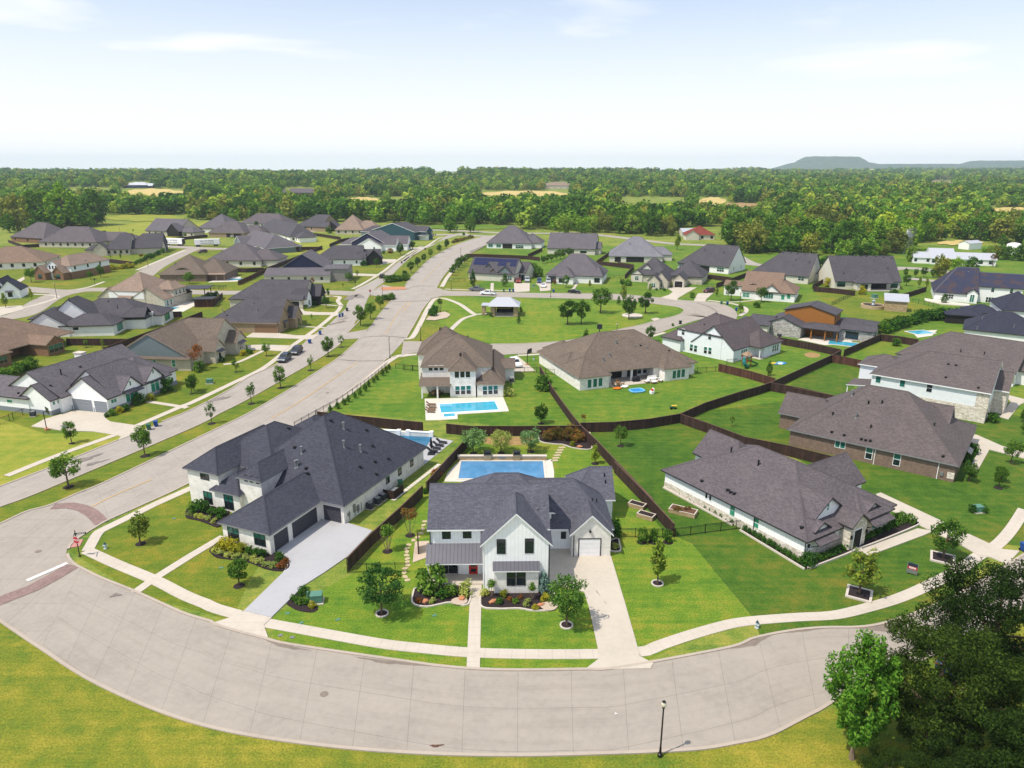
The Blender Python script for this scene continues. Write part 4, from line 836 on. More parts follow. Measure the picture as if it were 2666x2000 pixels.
def h11():
    h=House('single storey taupe hipped house with furnished patio at its back',(1700,885),r='f',ang=19.5,roof='sh_taupe',wall='bk_white',trim='trim_t',frame='trim_w')
    M=h.m(-.4,2.7,30,24,2.9,.57,walls=[(.1,6.2,29.5,23.5),(.1,3.2,8.5,6.3),(19,3.2,29.5,6.3)],oh=.45); a=h.m(-.3,.15,7.3,11,2.9,.57,oh=.4); b_=h.m(19.9,.2,26.8,9,2.9,.57,oh=.4); h.m(2,18,9.5,26.5,2.95,.6); h.m(.2,8,6,16,2.95,.6)
    h.box(7.4,.6,0,19.8,6.3,.1,'walk')
    for x in (8.2,13.5): h.box(x,3.2,0,x+.4,3.6,2.85,'stucco','porch_post')
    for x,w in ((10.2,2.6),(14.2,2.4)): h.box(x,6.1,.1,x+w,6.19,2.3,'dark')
    bb=dict(w=(0,6.2,29.5,23)); h.win(a,'y0',[(1787,808),(1841,800),(1892,793)],1.0,1.9,'1nt'); 
    h.win(b_,'y0',[(573,795),(615,787),(658,780)],1.0,1.9,'1nt',r='i'); c=dict(w=(0,3.25,20,23)); h.wat(bb,'y0',17.2,1.4,1.1,1.9,'1mt'); h.wat(bb,'y0',18.6,1.4,1.1,1.9,'1mt')
    h.vent([(2040,425),(1980,545),(1918,590)],h=.8,rad=.14,mat='steel'); h.vent([(15,500),(190,528),(310,545),(695,650)],r='i',h=.3,mat='steel'); h.vent([(250,520),(522,568)],r='i',kind='box'); h.done()
h11()
def h12():
    h=House('white two storey house with brown catslide roof beside the playset',(595,560),(1035,660),r='i',roof='sh_mid',wall='siding',trim='trim_d',frame='trim_w')
    U=h.m(-.4,.02,12.8,17,5.6,.42,oh=.2); Lr=h.m(4,.03,16.2,17,3.0,.82,'y','gg',oh=.2); R=h.m(11,7.2,19,18.2,3.0,.6,walls=[(13,10,18.4,17.7),(16,12,18.5,17.7)]); g=h.m(-4.4,-1.2,2,8,3.0,.5); h.m(-3,8,6,20,4.5,.6)
    h.box(16,.3,0,16.02,.6,1,'siding')
    h.win(U,'y0',[(660,385),(915,430)],.95,1.6,'1mt'); h.win(U,'y0',[(738,535),(778,545),(873,560),(916,567)],1.0,1.75,'1mt'); h.win(Lr,'x1',[(1222,590),(1242,585),(1262,578)],.8,1.7,'1mt'); h.win(R,'x1',[(1522,545),(1543,540),(1565,533)],.8,1.7,'1mt')
    h.box(18.5,7.6,0,18.7,7.8,2.9,'stucco'); h.box(15.9,7.4,0,19,12,.08,'walk'); h.vent([(1020,235),(785,290),(860,320)],h=.3); h.done()
h12()
def h13():
    h=House('modern stone house with orange wooden upper storey',(1245,300),(1475,328),z=3.1,r='i',roof='sh_char',wall='stucco_c',trim='trim_d',frame='trim_d',ze=3.1)
    a=h.e((1245,300),(1478,328),.2,(1400,215),'gg'); gb=h.g((1425,292),(1795,352),(1620,245),16,wall='stone_d')
    X=gb['x1']; Y=gb['y0']; h.m(X-2,Y+.5,X+9,Y+9,3.05,.22,walls=[(X-2,Y+7,X+8,Y+8.5)],wall='stone_d')
    for x in (X+2,X+5.5,X+8.5): h.box(x,Y+.9,0,x+.3,Y+1.2,3.0,'orange','porch_post')
    o=h.m(X-7,Y+6,X+7,Y+15,6.3,.28,'y','gg',wall='orange'); h.row(o,'x1',3,1.1,1.2,5.3,'1mt',frame='trim_d'); h.m(X+4,Y+8,X+16,Y+20,3.1,.25,wall='stone_d'); k=h.m(X+8,Y+5,X+17,Y+13,3.0,.25,'x','gg',wall='stone_d'); h.wat(k,'y0',X+11.5,1.5,3.2,2.0,'3n'); h.wat(k,'x1',Y+9,1.5,1.6,1.8,'2nt')
    h.m(-3,4,7,10,3.0,.2); h.wat(a,'x1',a['y0']+3,1.5,.7,1.7,'1m'); h.done()
h13()
def h14():
    h=House('tan roofed modern house with tall gable of angled glass',(1215,722),(1580,748),z=3,r='g',roof='sh_warm',wall='stucco',trim='trim_d',frame='trim_w')
    M=h.e((1215,722),(1590,750),.55,(1480,548),'gg'); g=h.g((1400,735),(1600,752),(1440,668),9,3.0); R0=[h.lp(q,3) for q in ((1570,748),(1745,762))]; ya=(R0[0][1]+R0[1][1])/2; R=h.m(R0[0][0]-7,ya,R0[1][0],ya+17,3.0,.5,'x','gh'); Lf=h.m(M['x0']-7,M['y0']+5,M['x0']+3,M['y0']+13,3.6,.35,'x','gg'); h.m(M['x0']+1,M['y0']+3,M['x0']+6,M['y0']+8,4.4,.3,'y','gh',wall='dark')
    h.win(M,'y0',[(1262,768)],2.3,1.5,'2mb'); h.wat(g,'y0',g['w'][0]+2.3,2.0,3.2,2.4,'4tt'); h.win(R,'y0',[(1615,790),(1672,782)],1.2,1.7,'1nb'); h.row(R,'x1',2,1,2,1.4,'1nt'); h.done()
h14()
def h15():
    h=House('cottage with four cream front gables and dark roof by the curve',(190,692),(500,712),r='g',roof='sh_char',wall='bk_cream',trim='trim_d',frame='trim_w')
    M=h.e((160,565),(520,590),.85,(380,405),'hh'); 
    g1=h.g((158,562),(270,580),(212,520),8,wall='stucco_c'); g2=h.g((248,525),(368,545),(310,470),9,ze=4.4,wall='stucco_c'); g3=h.g((312,630),(436,645),(378,572),6); g4=h.g((372,620),(512,640),(405,540),9)
    G=h.m(M['x1']-1,M['y0']+2,M['x1']+13,M['y0']+18,3,.7); g5=h.g((552,618),(680,628),(612,565),9)
    h.wat(g2,'y0',(g2['w'][0]+g2['w'][2])/2,4.6,1.9,1.3,'2nb'); 
    for g in (g1,g3,g4): h.wat(g,'y0',(g['w'][0]+g['w'][2])/2,1.5,1.5,1.7,'2mt')
    h.gdoor(g5,'y0',(g5['w'][0]+g5['w'][2])/2,3.0,2.4,'dark'); h.row(G,'x1',2); h.done()
h15()
def h16():
    h=House('white house with tall right gable and screened patio, grey roof',(597,458),(1100,503),z=3,r='g',roof='sh_char',wall='stucco',trim='trim_d',frame='trim_w')
    M=h.e((597,458),(1100,503),.85,(1000,284),'hg'); h.win(M,'y0',[(643,482)],3.4,1.6,'4mt'); h.win(M,'y0',[(713,490)],1,1.7,'1mt'); h.win(M,'y0',[(1016,525)],3.2,1.8,'3mt'); h.row(M,'x1',2,.8,1.6,1.8,'1m',a=.3,c=.75); h.box(M['w'][0]+8,M['w'][1]-.02,.1,M['w'][0]+15,M['w'][1]+.1,2.6,'dark'); h.vent([(868,345),(1048,370)],h=.8); h.done()  # patio opening is a flat dark panel, its shade painted in
h16()
def h17():
    h=House('grey roofed house with cream right gable beyond the tan roofed modern house',(1300,545),(1865,595),z=3,r='g',roof='sh_char',wall='stucco_c',trim='trim_d',frame='trim_w')
    M=h.e((1300,545),(1865,595),.85,(1750,360),'hg'); h.win(M,'y0',[(1790,612)],2.4,1.5,'2mt'); h.row(M,'x1',3,.7,1.5,1.5,'1m'); h.vent([(1440,415),(1740,440),(1870,465)],h=.7); h.vent([(1560,360),(1620,365),(1690,368),(1760,372),(1830,378)],kind='box'); h.done()
h17()
def h18():
    h=House('dark grey roofed house with wide shaded back patio near the windmill',(392,635),(1030,640),z=3,r='h',roof='sh_char',wall='stucco_c',trim='trim_d',frame='trim_d')
    M=h.e((392,635),(1050,645),.85,(830,392),'gg',walls=None); p=h.m(M['x0']+6.5,M['y0']-4,M['x1']-5,M['y0']+8,3.05,.5,'x','hg',walls=[(M['x0']+7,M['y0']-3.5,M['x0']+12,M['y0'])])
    h.win(M,'y0',[(458,665)],3,1.8,'3mt'); h.wat(p,'y0',M['x0']+9.5,1.6,2.6,1.8,'2m'); h.wat(M,'y0',M['x1']-2.5,1.5,2.6,1.7,'2mt'); h.box(M['x0']+12,M['w'][1]-.04,.1,M['x1']-5.3,M['w'][1]+.1,2.7,'dark'); h.box(M['x0']+7,M['y0']-4.2,0,M['x1']-4,M['y0'],.35,'walk'); h.vent([(480,570),(905,520)],h=.7); h.vent([(640,395),(700,400),(785,405),(860,410),(940,418)],kind='box'); h.done()  # shade of the back patio painted as a dark panel on the wall
h18()
# ---------------------------------------------------------------- houses above the park
def h19():
    h=House('cream house with rows of solar panels on its dark roof',(617,552),(1065,575),z=3,r='e',roof='sh_char',wall='stucco_c',trim='trim_d',frame='trim_w')
    M=h.e((617,552),(1065,575),.8,(850,408),'gg'); g1=h.g((735,548),(898,558),(815,470),6,wall='bb_grey'); g2=h.g((893,560),(1052,578),(970,493),6,wall='bb_grey'); g3=h.g((820,560),(890,565),(855,520),7.5,wall='stone_t')
    R=h.e((1070,552),(1182,556),.6,(1120,445),'gg'); h.gdoor(R,'y0',(R['w'][0]+R['w'][2])/2-1,4.6,2.3,'dark'); h.gdoor(R,'y0',R['w'][2]-1.2,1.6,2.2,'dark')
    for g in (g1,g2): h.wat(g,'y0',(g['w'][0]+g['w'][2])/2,1.6,2.2,1.9,'2tt')
    h.wat(M,'y0',M['w'][0]+2,1.6,1.8,1.7,'2mt'); h.wat(M,'y0',M['w'][2]-1.8,1.6,1.8,1.7,'2mt'); h.door(g3,'y0',(g3['w'][0]+g3['w'][2])/2,1.4,2.3,'dark')
    # solar panels lie on the roof plane
    x0,x1=M['x0'],M['x1']; hw=(M['y1']-M['y0'])/2; W=x1-x0
    def panel(u0,u1,v0,v1,nx,ny):
        for i in range(nx):
            for j in range(ny):
                a,b=u0+(u1-u0)*i/nx+.03,u0+(u1-u0)*(i+1)/nx-.03; c,d=v0+(v1-v0)*j/ny+.03,v0+(v1-v0)*(j+1)/ny-.03; z=lambda v:3.0035+M['sl']*(v-M['y0'])
                m=MB(); q=[(a,c,z(c)+.12),(b,c,z(c)+.12),(b,d,z(d)+.12),(a,d,z(d)+.12)]; m.poly(q); lo=[(p[0],p[1],p[2]-.06) for p in q]
                for k in range(4): m.poly([lo[k],lo[(k+1)%4],q[(k+1)%4],q[k]])
                m.build('solar_panel',MT['solar'],h.root)
    y=M['y0']; panel(x0+W*.05,x0+W*.97,y+hw*.74,y+hw*.93,11,1); panel(x0+W*.05,x0+W*.37,y+hw*.5,y+hw*.72,4,1); panel(x0+W*.58,x0+W*.76,y+hw*.5,y+hw*.72,2,1); panel(x0+W*.84,x0+W*.97,y+hw*.5,y+hw*.72,2,1); h.done()
h19()
def h20():
    h=House('white house with steep grey hipped roof and three small tower windows',(1362,572),(1920,592),z=3,r='e',roof='sh_char2',wall='stucco',trim='trim_d',frame='trim_d')
    M=h.e((1362,572),(1920,592),.85,(1720,372),'hh'); t=h.e((1612,508),(1732,512),.9,None,'hh',ze=4.6,depth=6); a=h.e((1690,556),(1808,560),.8,None,'hh',depth=8); b=h.e((1455,590),(1640,598),.8,None,'hh',depth=9); c=h.e((1800,590),(1918,594),.8,None,'hh',depth=9)
    for k in (.25,.5,.75): h.wat(t,'y0',t['w'][0]+(t['w'][2]-t['w'][0])*k,4.3,.7,.8,'1n')
    h.wat(a,'y0',(a['w'][0]+a['w'][2])/2,1.6,2.2,2.0,'2td'); h.wat(b,'y0',(b['w'][0]*.7+b['w'][2]*.3),1.5,2.0,1.8,'2m'); h.wat(c,'y0',(c['w'][0]+c['w'][2])/2,1.5,2.2,1.8,'2m'); h.gdoor(M,'y0',M['w'][0]+3.3,5,2.3,'gd_grey'); h.door(t,'y0',(t['w'][0]+t['w'][2])/2,1.4,2.6,'dark'); h.done()
h20()
def h21():
    h=House('large white walled house with tall dark hipped roof beside the boulevard end',(792,268),(1236,276),z=3,r='e',roof='sh_char2',wall='stucco',trim='trim_d',frame='trim_w')
    M=h.e((792,268),(1236,276),.8,(1080,102),'hh'); h.m(M['x1']-8,M['y0']+5,M['x1']+5,M['y0']+18,3,.75); h.win(M,'y0',[(838,293),(915,296)],2.6,1.9,'2nt'); h.win(M,'y0',[(1115,305)],4.6,1.8,'3mt'); h.box(M['x0']+9.5,M['w'][1]-.02,.1,M['x0']+15,M['w'][1]+.1,2.6,'dark'); h.row(M,'x1',3,.9,1.6,1.6,'1m'); h.vent([(1185,172),(1230,198)],h=.6); h.done()
h21()
def h22():
    h=House('grey roofed house with timber truss patio gable behind garden trees',(1378,318),(1845,330),z=3,r='e',roof='sh_char2',wall='stucco_c',trim='trim_d',frame='trim_d')
    M=h.e((1378,318),(1845,330),.8,(1600,172),'gg'); g=h.g((1437,305),(1580,308),(1508,253),6,ze=3.1,wall='dark'); h.win(M,'y0',[(1728,355)],3.4,1.2,'4n'); h.row(M,'x1',2); h.m(M['x1']-9,M['y0']+3,M['x1']+2.5,M['y0']+11,3.05,.8,'x','hg'); h.done()
h22()
def h23():
    h=House('blue grey hipped roof house with deep back porch',(-58,392),(470,402),z=3,r='g',roof='sh_ltgrey',wall='stucco_c',trim='trim_g',frame='trim_d')
    M=h.e((-58,392),(470,402),.75,(230,206),'hh'); h.m(M['x1']-8,M['y0']+9,M['x1']+5,M['y0']+18,3,.75); h.box(M['x0']+8.5,M['w'][1]-.02,.1,M['x0']+17,M['w'][1]+.1,2.6,'dark'); h.box(M['x0']+3,M['w'][1]-.02,.1,M['x0']+6,M['w'][1]+.1,2.5,'dark'); h.vent([(148,285)],h=.9); h.row(M,'x1',2); h.done()  # dark panels paint the porch shade on a flat wall
h23()
def h24():
    h=House('red roofed lodge at the edge of the woods',(682,190),(975,190),z=3.2,r='g',roof='sh_red',wall='stucco_c',trim='trim_t',frame='trim_d')
    M=h.e((715,190),(975,192),.6,(850,102),'hh'); h.e((645,165),(780,168),.3,None,'gg',depth=14,roof='metal_lt'); h.g((675,190),(830,196),(765,148),8,ze=3.2,wall='stucco_c'); h.row(M,'y0',3,1.6,1.8,1.5,'2m'); h.done()
h24()
def h25():
    h=House('low white house with silver metal roof across the collector road',(1320,412),(1570,420),z=3,r='h',roof='metal_lt',wall='stucco',trim='trim_w',frame='trim_d')
    M=h.e((1322,412),(1568,420),.5,(1460,318),'gg'); a=h.m(M['x0']-7,M['y0']+2,M['x0']+.5,M['y0']+11,2.9,.5,'x','gg'); b=h.m(M['x1']-.5,M['y0']+.8,M['x1']+17,M['y0']+11,2.9,.5,'x','gg'); h.row(M,'y0',4,1.8,1.6,1.6,'2mt'); h.row(b,'y0',4,1.8,1.6,1.6,'2mt'); h.row(a,'y0',2,1.2,1.5,1.6,'2mt'); h.done()
h25()
# ---------------------------------------------------------------- left neighbourhood
def h26():
    h=House('white house with grey garage doors and grey painted base beside the far carriageway',(1045,875),r='b',ang=-16,roof='sh_char2',wall='bb_white',trim='trim_d',frame='trim_w')
    lo=dict(low='gd_mid',lowh=.9)
    G=h.m(-10.4,-.25,.55,7,3,.68,'y','gh',**lo); G2=h.m(-11.6,1.6,.3,17,3.05,.78,'y','gh'); L1=h.m(-16.7,-4.1,-8.9,8,3,.72,'y','gh',**lo); M=h.m(-23,-2.3,-8.2,21,3.1,.6,'y','gg'); LL=h.m(-31,-4.4,-14,4.5,3,.6,**lo)
    F=h.m(-6,3.2,.5,8.9,3.05,.95,'x','hg',**lo); N=h.m(-6,9.6,.35,14.8,3.4,1.0,'x','hg',**lo); Dm=h.m(-9,8.8,-3.4,12.6,5.0,.4); h.m(-12,8.5,-.6,20,3.2,.7,'x','hh',**lo)
    h.gdpx(G,'y0',(705,800),(895,830),2.3,'gd_mid'); h.gdpx(G,'y0',(918,840),(1040,850),2.3,'gd_mid')
    h.wat(F,'x1',5.9,1.6,3.2,2.0,'3nb'); h.wat(F,'x1',5.9,4.3,.5,1.0,'1nt'); h.wat(N,'x1',12.2,1.9,2.3,2.7,'2tb'); h.wat(N,'x1',12.2,4.9,.5,.9,'1nt'); h.wat(G,'x1',1.5,2.1,1.4,.8,'2nb')
    for k in (9.7,10.7,11.7): h.wat(Dm,'x1',k,4.6,.6,.75,'1n')
    h.wat(L1,'y0',-14.9,1.6,.8,2.0,'1mb'); h.wat(LL,'y0',-19,2.0,1.4,.7,'1nb')
    for k in (-3,-2,-1): h.wat(L1,'x1',k,2.2,.6,.75,'1nb')
    h.shed(F['w'][2],3.9,F['w'][2]+1.0,8.3,2.75,3.15,'metal_dk',side='x1')
    h.chimney(-21,15,1.9,1.3,6.6,'bk_white'); h.vent([(588,500)],h=1.0,rad=.12); h.vent([(770,430),(485,612),(178,680)],kind='box'); h.done()
h26()
def h27():
    h=House('taupe roofed house with big grey boarded side gable',(1160,332),(1830,347),z=3,r='b',roof='sh_taupe',wall='bk_cream',trim='trim_t',frame='trim_w')
    A=h.g((1050,330),(1832,347),(1432,108),17,wall='bk_cream'); h.wmb.setdefault('bb_grey',MB()).poly([(A['w'][0]+1.0,A['w'][1]-.03,3.35),(A['w'][2]-.6,A['w'][1]-.03,3.35),((A['x0']+A['x1'])/2,A['w'][1]-.03,A['zr']-.4)])
    h.shed(A['w'][0]+3,A['w'][1]-.75,A['w'][2]+.2,A['w'][1]-.035,2.95,3.3,'sh_taupe')
    M=h.m(A['x0']+3,A['y0']+8,A['x1']+1,A['y0']+24,3.4,.7,'x','hg'); p=h.m(A['x1']-5,A['y0']+6.5,A['x1']+2.4,A['y0']+12,3.1,.85,'x','hg'); q=h.m(A['x1']-5,A['y0']+15,A['x1']+3.6,A['y0']+21,3.1,.85,'x','hg')
    h.win(A,'y0',[(1485,392),(1668,392)],.9,1.7,'1mb'); h.wat(q,'x1',(q['w'][1]+q['w'][3])/2,1.6,1.8,1.8,'2m'); h.wat(q,'x1',(q['w'][1]+q['w'][3])/2,3.8,.5,.8,'1n'); h.wat(p,'x1',(p['w'][1]+p['w'][3])/2,3.8,.5,.8,'1n'); h.door(p,'x1',(p['w'][1]+p['w'][3])/2,1.2,2.2,'dark'); h.shed(p['w'][2],p['w'][1]+.8,p['w'][2]+1,p['w'][3]-.8,2.5,2.9,'metal_dk',side='x1'); h.shed(q['w'][2],q['w'][1]+.8,q['w'][2]+1,q['w'][3]-.8,2.5,2.9,'metal_dk',side='x1'); h.done()
h27()
def h28():
    h=House('tan brick house with broad charcoal roof and brown garage door',(530,345),r='d',ang=-5,roof='sh_char',wall='bk_tan',trim='trim_t',frame='trim_t')
    M=h.e((100,230),(840,215),.62,(430,-20),'hg'); g=h.m(M['x1']-6,M['y0']+.5,M['x1']+.6,M['y0']+8.5,3.05,.95,'x','hg'); g2=h.m(M['x1']-6,M['y0']+7,M['x1']+2.6,M['y0']+13,3.05,1.0,'x','hg')
    h.gdpx(M,'y0',(600,260),(815,265),2.3,'gd_brown'); h.wat(g,'x1',(g['w'][1]+g['w'][3])/2,1.5,1.4,1.7,'2m'); h.wat(g2,'x1',(g2['w'][1]+g2['w'][3])/2,1.5,1.6,1.9,'2m'); h.shed(g['w'][2],g['w'][1]+2.2,g['w'][2]+.9,g['w'][3]-2.2,2.5,2.9,'metal_dk',side='x1'); h.vent([(307,80),(297,125),(583,45),(623,110)],h=.9,rad=.13,mat='steel'); h.vent([(335,155)],kind='box'); h.done()
h28()
def h29():
    h=House('cream house with dark open garage between the two charcoal roofed ones',(870,895),r='c',ang=-4,z=3,roof='sh_char',wall='bk_cream',trim='trim_d',frame='trim_w')
    M=h.e((340,880),(1062,890),.62,(800,692),'hg'); g=h.m(M['x1']-6,M['y0']+1,M['x1']+1,M['y0']+6.5,3.05,1.1,'x','hg',wall='bb_white'); g2=h.m(M['x1']-6,M['y0']+7,M['x1']+3.5,M['y0']+13,3.05,1.2,'x','hg',wall='dark'); h.gdpx(M,'y0',(880,940),(1030,935),2.4,'dark'); h.wat(g,'x1',(g['w'][1]+g['w'][3])/2,1.5,1.4,1.7,'2m'); h.wat(g2,'x1',(g2['w'][1]+g2['w'][3])/2,1.5,1.6,1.9,'2m'); h.vent([(592,740),(768,755),(628,815)],h=.7,mat='steel'); h.done()  # open garage: shade inside painted as a dark door panel
h29()
def h30():
    h=House('house with large navy gable end rising over a low grey roof',(682,657),(1322,652),z=3,r='c',roof='sh_char2',wall='stucco_c',trim='trim_g',frame='trim_d')
    M=h.e((682,657),(1322,652),.35,None,'gg',depth=13); g=h.g((850,582),(1275,578),(1098,448),18,ze=3.6,wall='bb_navy',trim=None); b=h.m(M['x1']-3,M['y0']+3,M['x1']+7,M['y0']+15,5.2,.15,'x','gg',wall='bk_grey'); h.row(M,'y0',4,1.0,1.2,1.7,'1m'); h.wat(b,'x1',b['w'][1]+4,2.2,2.2,2.2,'2n'); h.done()
h30()
def h31():
    h=House('charcoal roofed white house with steep front gables next to the navy gabled one',(1250,508),(1618,503),z=3,r='c',roof='sh_char',wall='bb_white',trim='trim_d',frame='trim_d')
    M=h.e((1165,500),(1635,503),.65,(1450,365),'hg'); g=h.m(M['x1']-5,M['y0']+1,M['x1']+1.5,M['y0']+7,3.05,1.0,'x','hg'); g2=h.m(M['x1']-4,M['y0']+5,M['x1']+8,M['y0']+13,3.05,.9,'x','hg'); g3=h.m(M['x1']+1,M['y0']+2,M['x1']+9,M['y0']+8,3.0,1.0,'y','gh',wall='dark'); h.row(M,'y0',4,.8,1.3,1.7,'1m'); h.wat(g2,'x1',(g2['w'][1]+g2['w'][3])/2,1.6,1.8,1.9,'2mt'); h.vent([(1355,365),(1385,430)],h=.7,mat='steel'); h.done()
h31()
def h32():
    h=House('white gabled house with dark navy upper gable on the far kerb',(1600,442),(1800,446),r='c',roof='sh_char2',wall='bb_white',trim='trim_w',frame='trim_d')
    a=h.g((1582,366),(1812,376),(1690,298),16); b=h.g((1535,332),(1835,345),(1655,245),22,ze=4.4,wall='bb_navy'); c=h.m(a['x1']-4,a['y0']+3,a['x1']+7,a['y0']+10,3.3,1.1,'x','hg'); d=h.m(a['x1']-2,a['y0']+8,a['x1']+12,a['y0']+16,3.3,1.1,'x','hg'); h.m(a['x0']-12,a['y0']+5,a['x0']+6,a['y0']+17,3.0,.6); h.wat(a,'y0',a['w'][2]-4,1.6,.8,1.6,'1n'); h.wat(c,'x1',(c['w'][1]+c['w'][3])/2,1.7,1.8,1.9,'2mt'); h.wat(d,'x1',(d['w'][1]+d['w'][3])/2,1.7,1.8,1.9,'2mt'); h.done()
h32()
def h33():
    h=House('teal sided two storey house with white trim near the boulevard end',(1845,300),(2030,312),r='c',roof='sh_char',wall='bb_teal',trim='trim_w',frame='trim_w')
    a=h.g((1822,204),(2040,250),(1895,150),14,ze=5.2); b=h.m(a['x0']+5,a['y0']+5,a['x1']+5,a['y0']+13,5.2,.8,'x','gg'); h.m(a['x0']-14,a['y0']+4,a['x0']+5,a['y0']+16,3.2,.6,wall='bb_grey'); c=h.m(a['x1']-2,a['y0']+3,a['x1']+5.5,a['y0']+8,2.9,.3,'x','gg',wall='stucco',walls=[(a['x1']-1,a['y0']+5,a['x1']+4.9,a['y0']+8)]); h.wat(a,'y0',a['w'][0]+2.2,3.6,1.6,2.6,'1m'); h.row(b,'x1',2,1.2,1.6,4.2,'2m'); h.row(b,'y0',1,1.6,1.4,4.4,'2n',a=.8); h.done()
h33()
def simple(label,r,A,B,ridge,roof,wall,sl=.72,ends='hh',ze=3,extra=None,n=4,trim='trim_d',frame='trim_d',**kw):
    h=House(label,A,B,z=ze,r=r,roof=roof,wall=wall,trim=trim,frame=frame,ze=ze)
    M=h.e(A,B,sl,ridge,ends,**kw); 
    if n: h.row(M,'y0',n,1.2,1.5,1.7,'1m'); h.row(M,'x1',2,1.1,1.5,1.7,'1m')
    if extra: extra(h,M)
    h.vent([((A[0]+ridge[0])/2+30,(A[1]+ridge[1])/2)],h=.7); return h.done()
simple('tan hipped roof house with cream brick walls behind the white gabled one','c',(1366,216),(1645,218),(1490,68),'sh_tan','bk_cream',.85,'hh',extra=lambda h,M:h.m(M['x1']-9,M['y0']+3,M['x1']+10,M['y0']+17,3,.8),trim='trim_t')
simple('grey roofed house with tan gable and dark patio in the third row','c',(988,180),(1240,190),(1190,66),'sh_char','bk_tan',.7,'hg',extra=lambda h,M:(h.m(M['x1']-8,M['y0']-1,M['x1']+6,M['y0']+8,3.1,.75,'x','hg'),h.m(M['x1'],M['y0']+3,M['x1']+12,M['y0']+11,3,.7,'y','gh',wall='dark')))
simple('white walled house with tall charcoal pyramid roof above the yellow lawn','c',(632,205),(935,285),(762,104),'sh_char','bb_white',.8,'hh',extra=lambda h,M:h.row(h.m(M['x1']-4,M['y0']+3,M['x1']+9,M['y0']+14,3,.55),'y0',3,1,1.7,1.6,'1m'))
simple('grey sided house with white edged gables above the red car','c',(430,335),(700,398),(640,226),'sh_char2','bb_grey',.62,'gh',trim='trim_w',extra=lambda h,M:h.m(M['x0']+2,M['y0']-2.5,M['x0']+14,M['y0']+9,3.1,.7,'y','gh',wall='bb_grey'))
simple('wide grey hipped roof house with cream walls beside the red car','c',(130,510),(662,512),(380,343),'sh_grey','stucco_c',.62,'hh',extra=lambda h,M:(h.m(M['x1']-10,M['y0']+3,M['x1']+7,M['y0']+17,3,.62),h.m(M['x0']+6,M['y0']+9,M['x0']+19,M['y0']+22,3.2,.66)))
def x39(h,M):
    h.m(M['x1']-7,M['y0']+3,M['x1']+7,M['y0']+19,3,.65); d=h.m(M['x0']+6.5,M['y0']+2,M['x0']+11.5,M['y0']+9,4.9,.25,'y','gh',wall='stucco_c'); h.wat(d,'y0',M['x0']+9,4.6,3.4,1.5,'2n'); h.shed(M['x1'],M['y0']+1,M['x1']+7,M['y0']+5,2.7,3.3,'sh_tan',posts=[(M['x1']+6.6,M['y0']+1.3),(M['x1']+3.4,M['y0']+1.3)])
simple('brown brick house with taupe roof, dormer and furnished back patio','a',(1515,645),(1978,642),(1790,452),'sh_taupe','bk_brown',.72,'hh',extra=x39,n=0,trim='trim_t')
def h40():
    h=House('two storey beige house with tan roof and pool with pergola',(935,867),(1552,887),z=3,r='a',roof='sh_tan',wall='bk_cream',trim='trim_t',frame='trim_w')
    L=24; U=h.m(3.6,.05,17.5,17,5.5,.6,oh=.2); a=h.m(-.3,.06,9,16,3,.75,'y','gg',oh=.2); b=h.m(12,.07,24.2,16,3,.62,'y','gg',oh=.2); c=h.m(16,5,24.6,13,5.5,.6); p=h.shed(8,-1.8,13,.3,3.0,4.0,'sh_tan')
    h.wmb.setdefault('stucco',MB()).box(4.2,.2,2.9,17,.26,5.6)
    h.wat(U,'y0',5.2,4.4,.8,1.4,'1m');
    for x in (9.3,10.7,12.1): h.wat(U,'y0',x,4.3,1.0,1.4,'1mt')
    h.row(b,'x1',3,1,1.8,1.6,'1mt',a=.1,c=.35); h.row(c,'x1',3,1,1.5,4.3,'1mt',a=.2,c=.8); h.vent([(1275,650),(1300,640),(1320,640)],h=.8); h.done()
h40()
def h41():
    h=House('white house with dark navy roof and black framed back patio gable',(222,1152),(655,1142),z=3,r='a',roof='sh_char',wall='stucco',trim='trim_d',frame='trim_d')
    a=h.g((212,1150),(658,1145),(430,1010),14); f=h.m(a['x1']-3,a['y0']+.1,a['x1']+11.5,a['y0']+10,3.02,.5); up=h.m(a['x0']+4,a['y0']+6,a['x1']+4,a['y0']+18,4.2,.85,'y','gh'); M=h.m(a['x0']+6,a['y0']+8,a['x1']+17,a['y0']+24,3,.6); h.m(a['x0']-2.5,a['y0']+8,a['x0']+8,a['y0']+18,3.6,.5); pg=h.m(a['x1']+10,a['y0']+7.5,a['x1']+17,a['y0']+13.5,3.6,.8,'x','hg',walls=[]); wg=h.m(a['x1']+9,a['y0']+13,a['x1']+20,a['y0']+23,3,.5)
    h.box(a['x1']+11,a['y0']+9,0,a['x1']+15.5,a['y0']+12.8,2.8,'dark'); h.box(a['x1']+16.3,a['y0']+12.6,0,a['x1']+17.2,a['y0']+13.6,4.0,'stucco')  # dark block fills the open patio, painting its shade
    h.win(a,'y0',[(375,1185),(535,1190)],.9,1.8,'1mb'); h.wat(f,'y0',a['x1']+1.3,2.2,1.4,.7,'1n'); h.wat(f,'x1',f['w'][1]+4.2,1.6,3.6,2,'3nb'); h.wat(wg,'x1',wg['w'][1]+4,1.6,4.2,1.9,'3mb'); h.row(wg,'y0',2,1.6,1.9,1.6,'2mb',a=.25,c=.6); h.vent([(675,940),(1130,970),(838,860)],h=.9); h.vent([(700,860),(745,845),(800,825),(1040,905)],kind='box'); h.done()
h41()
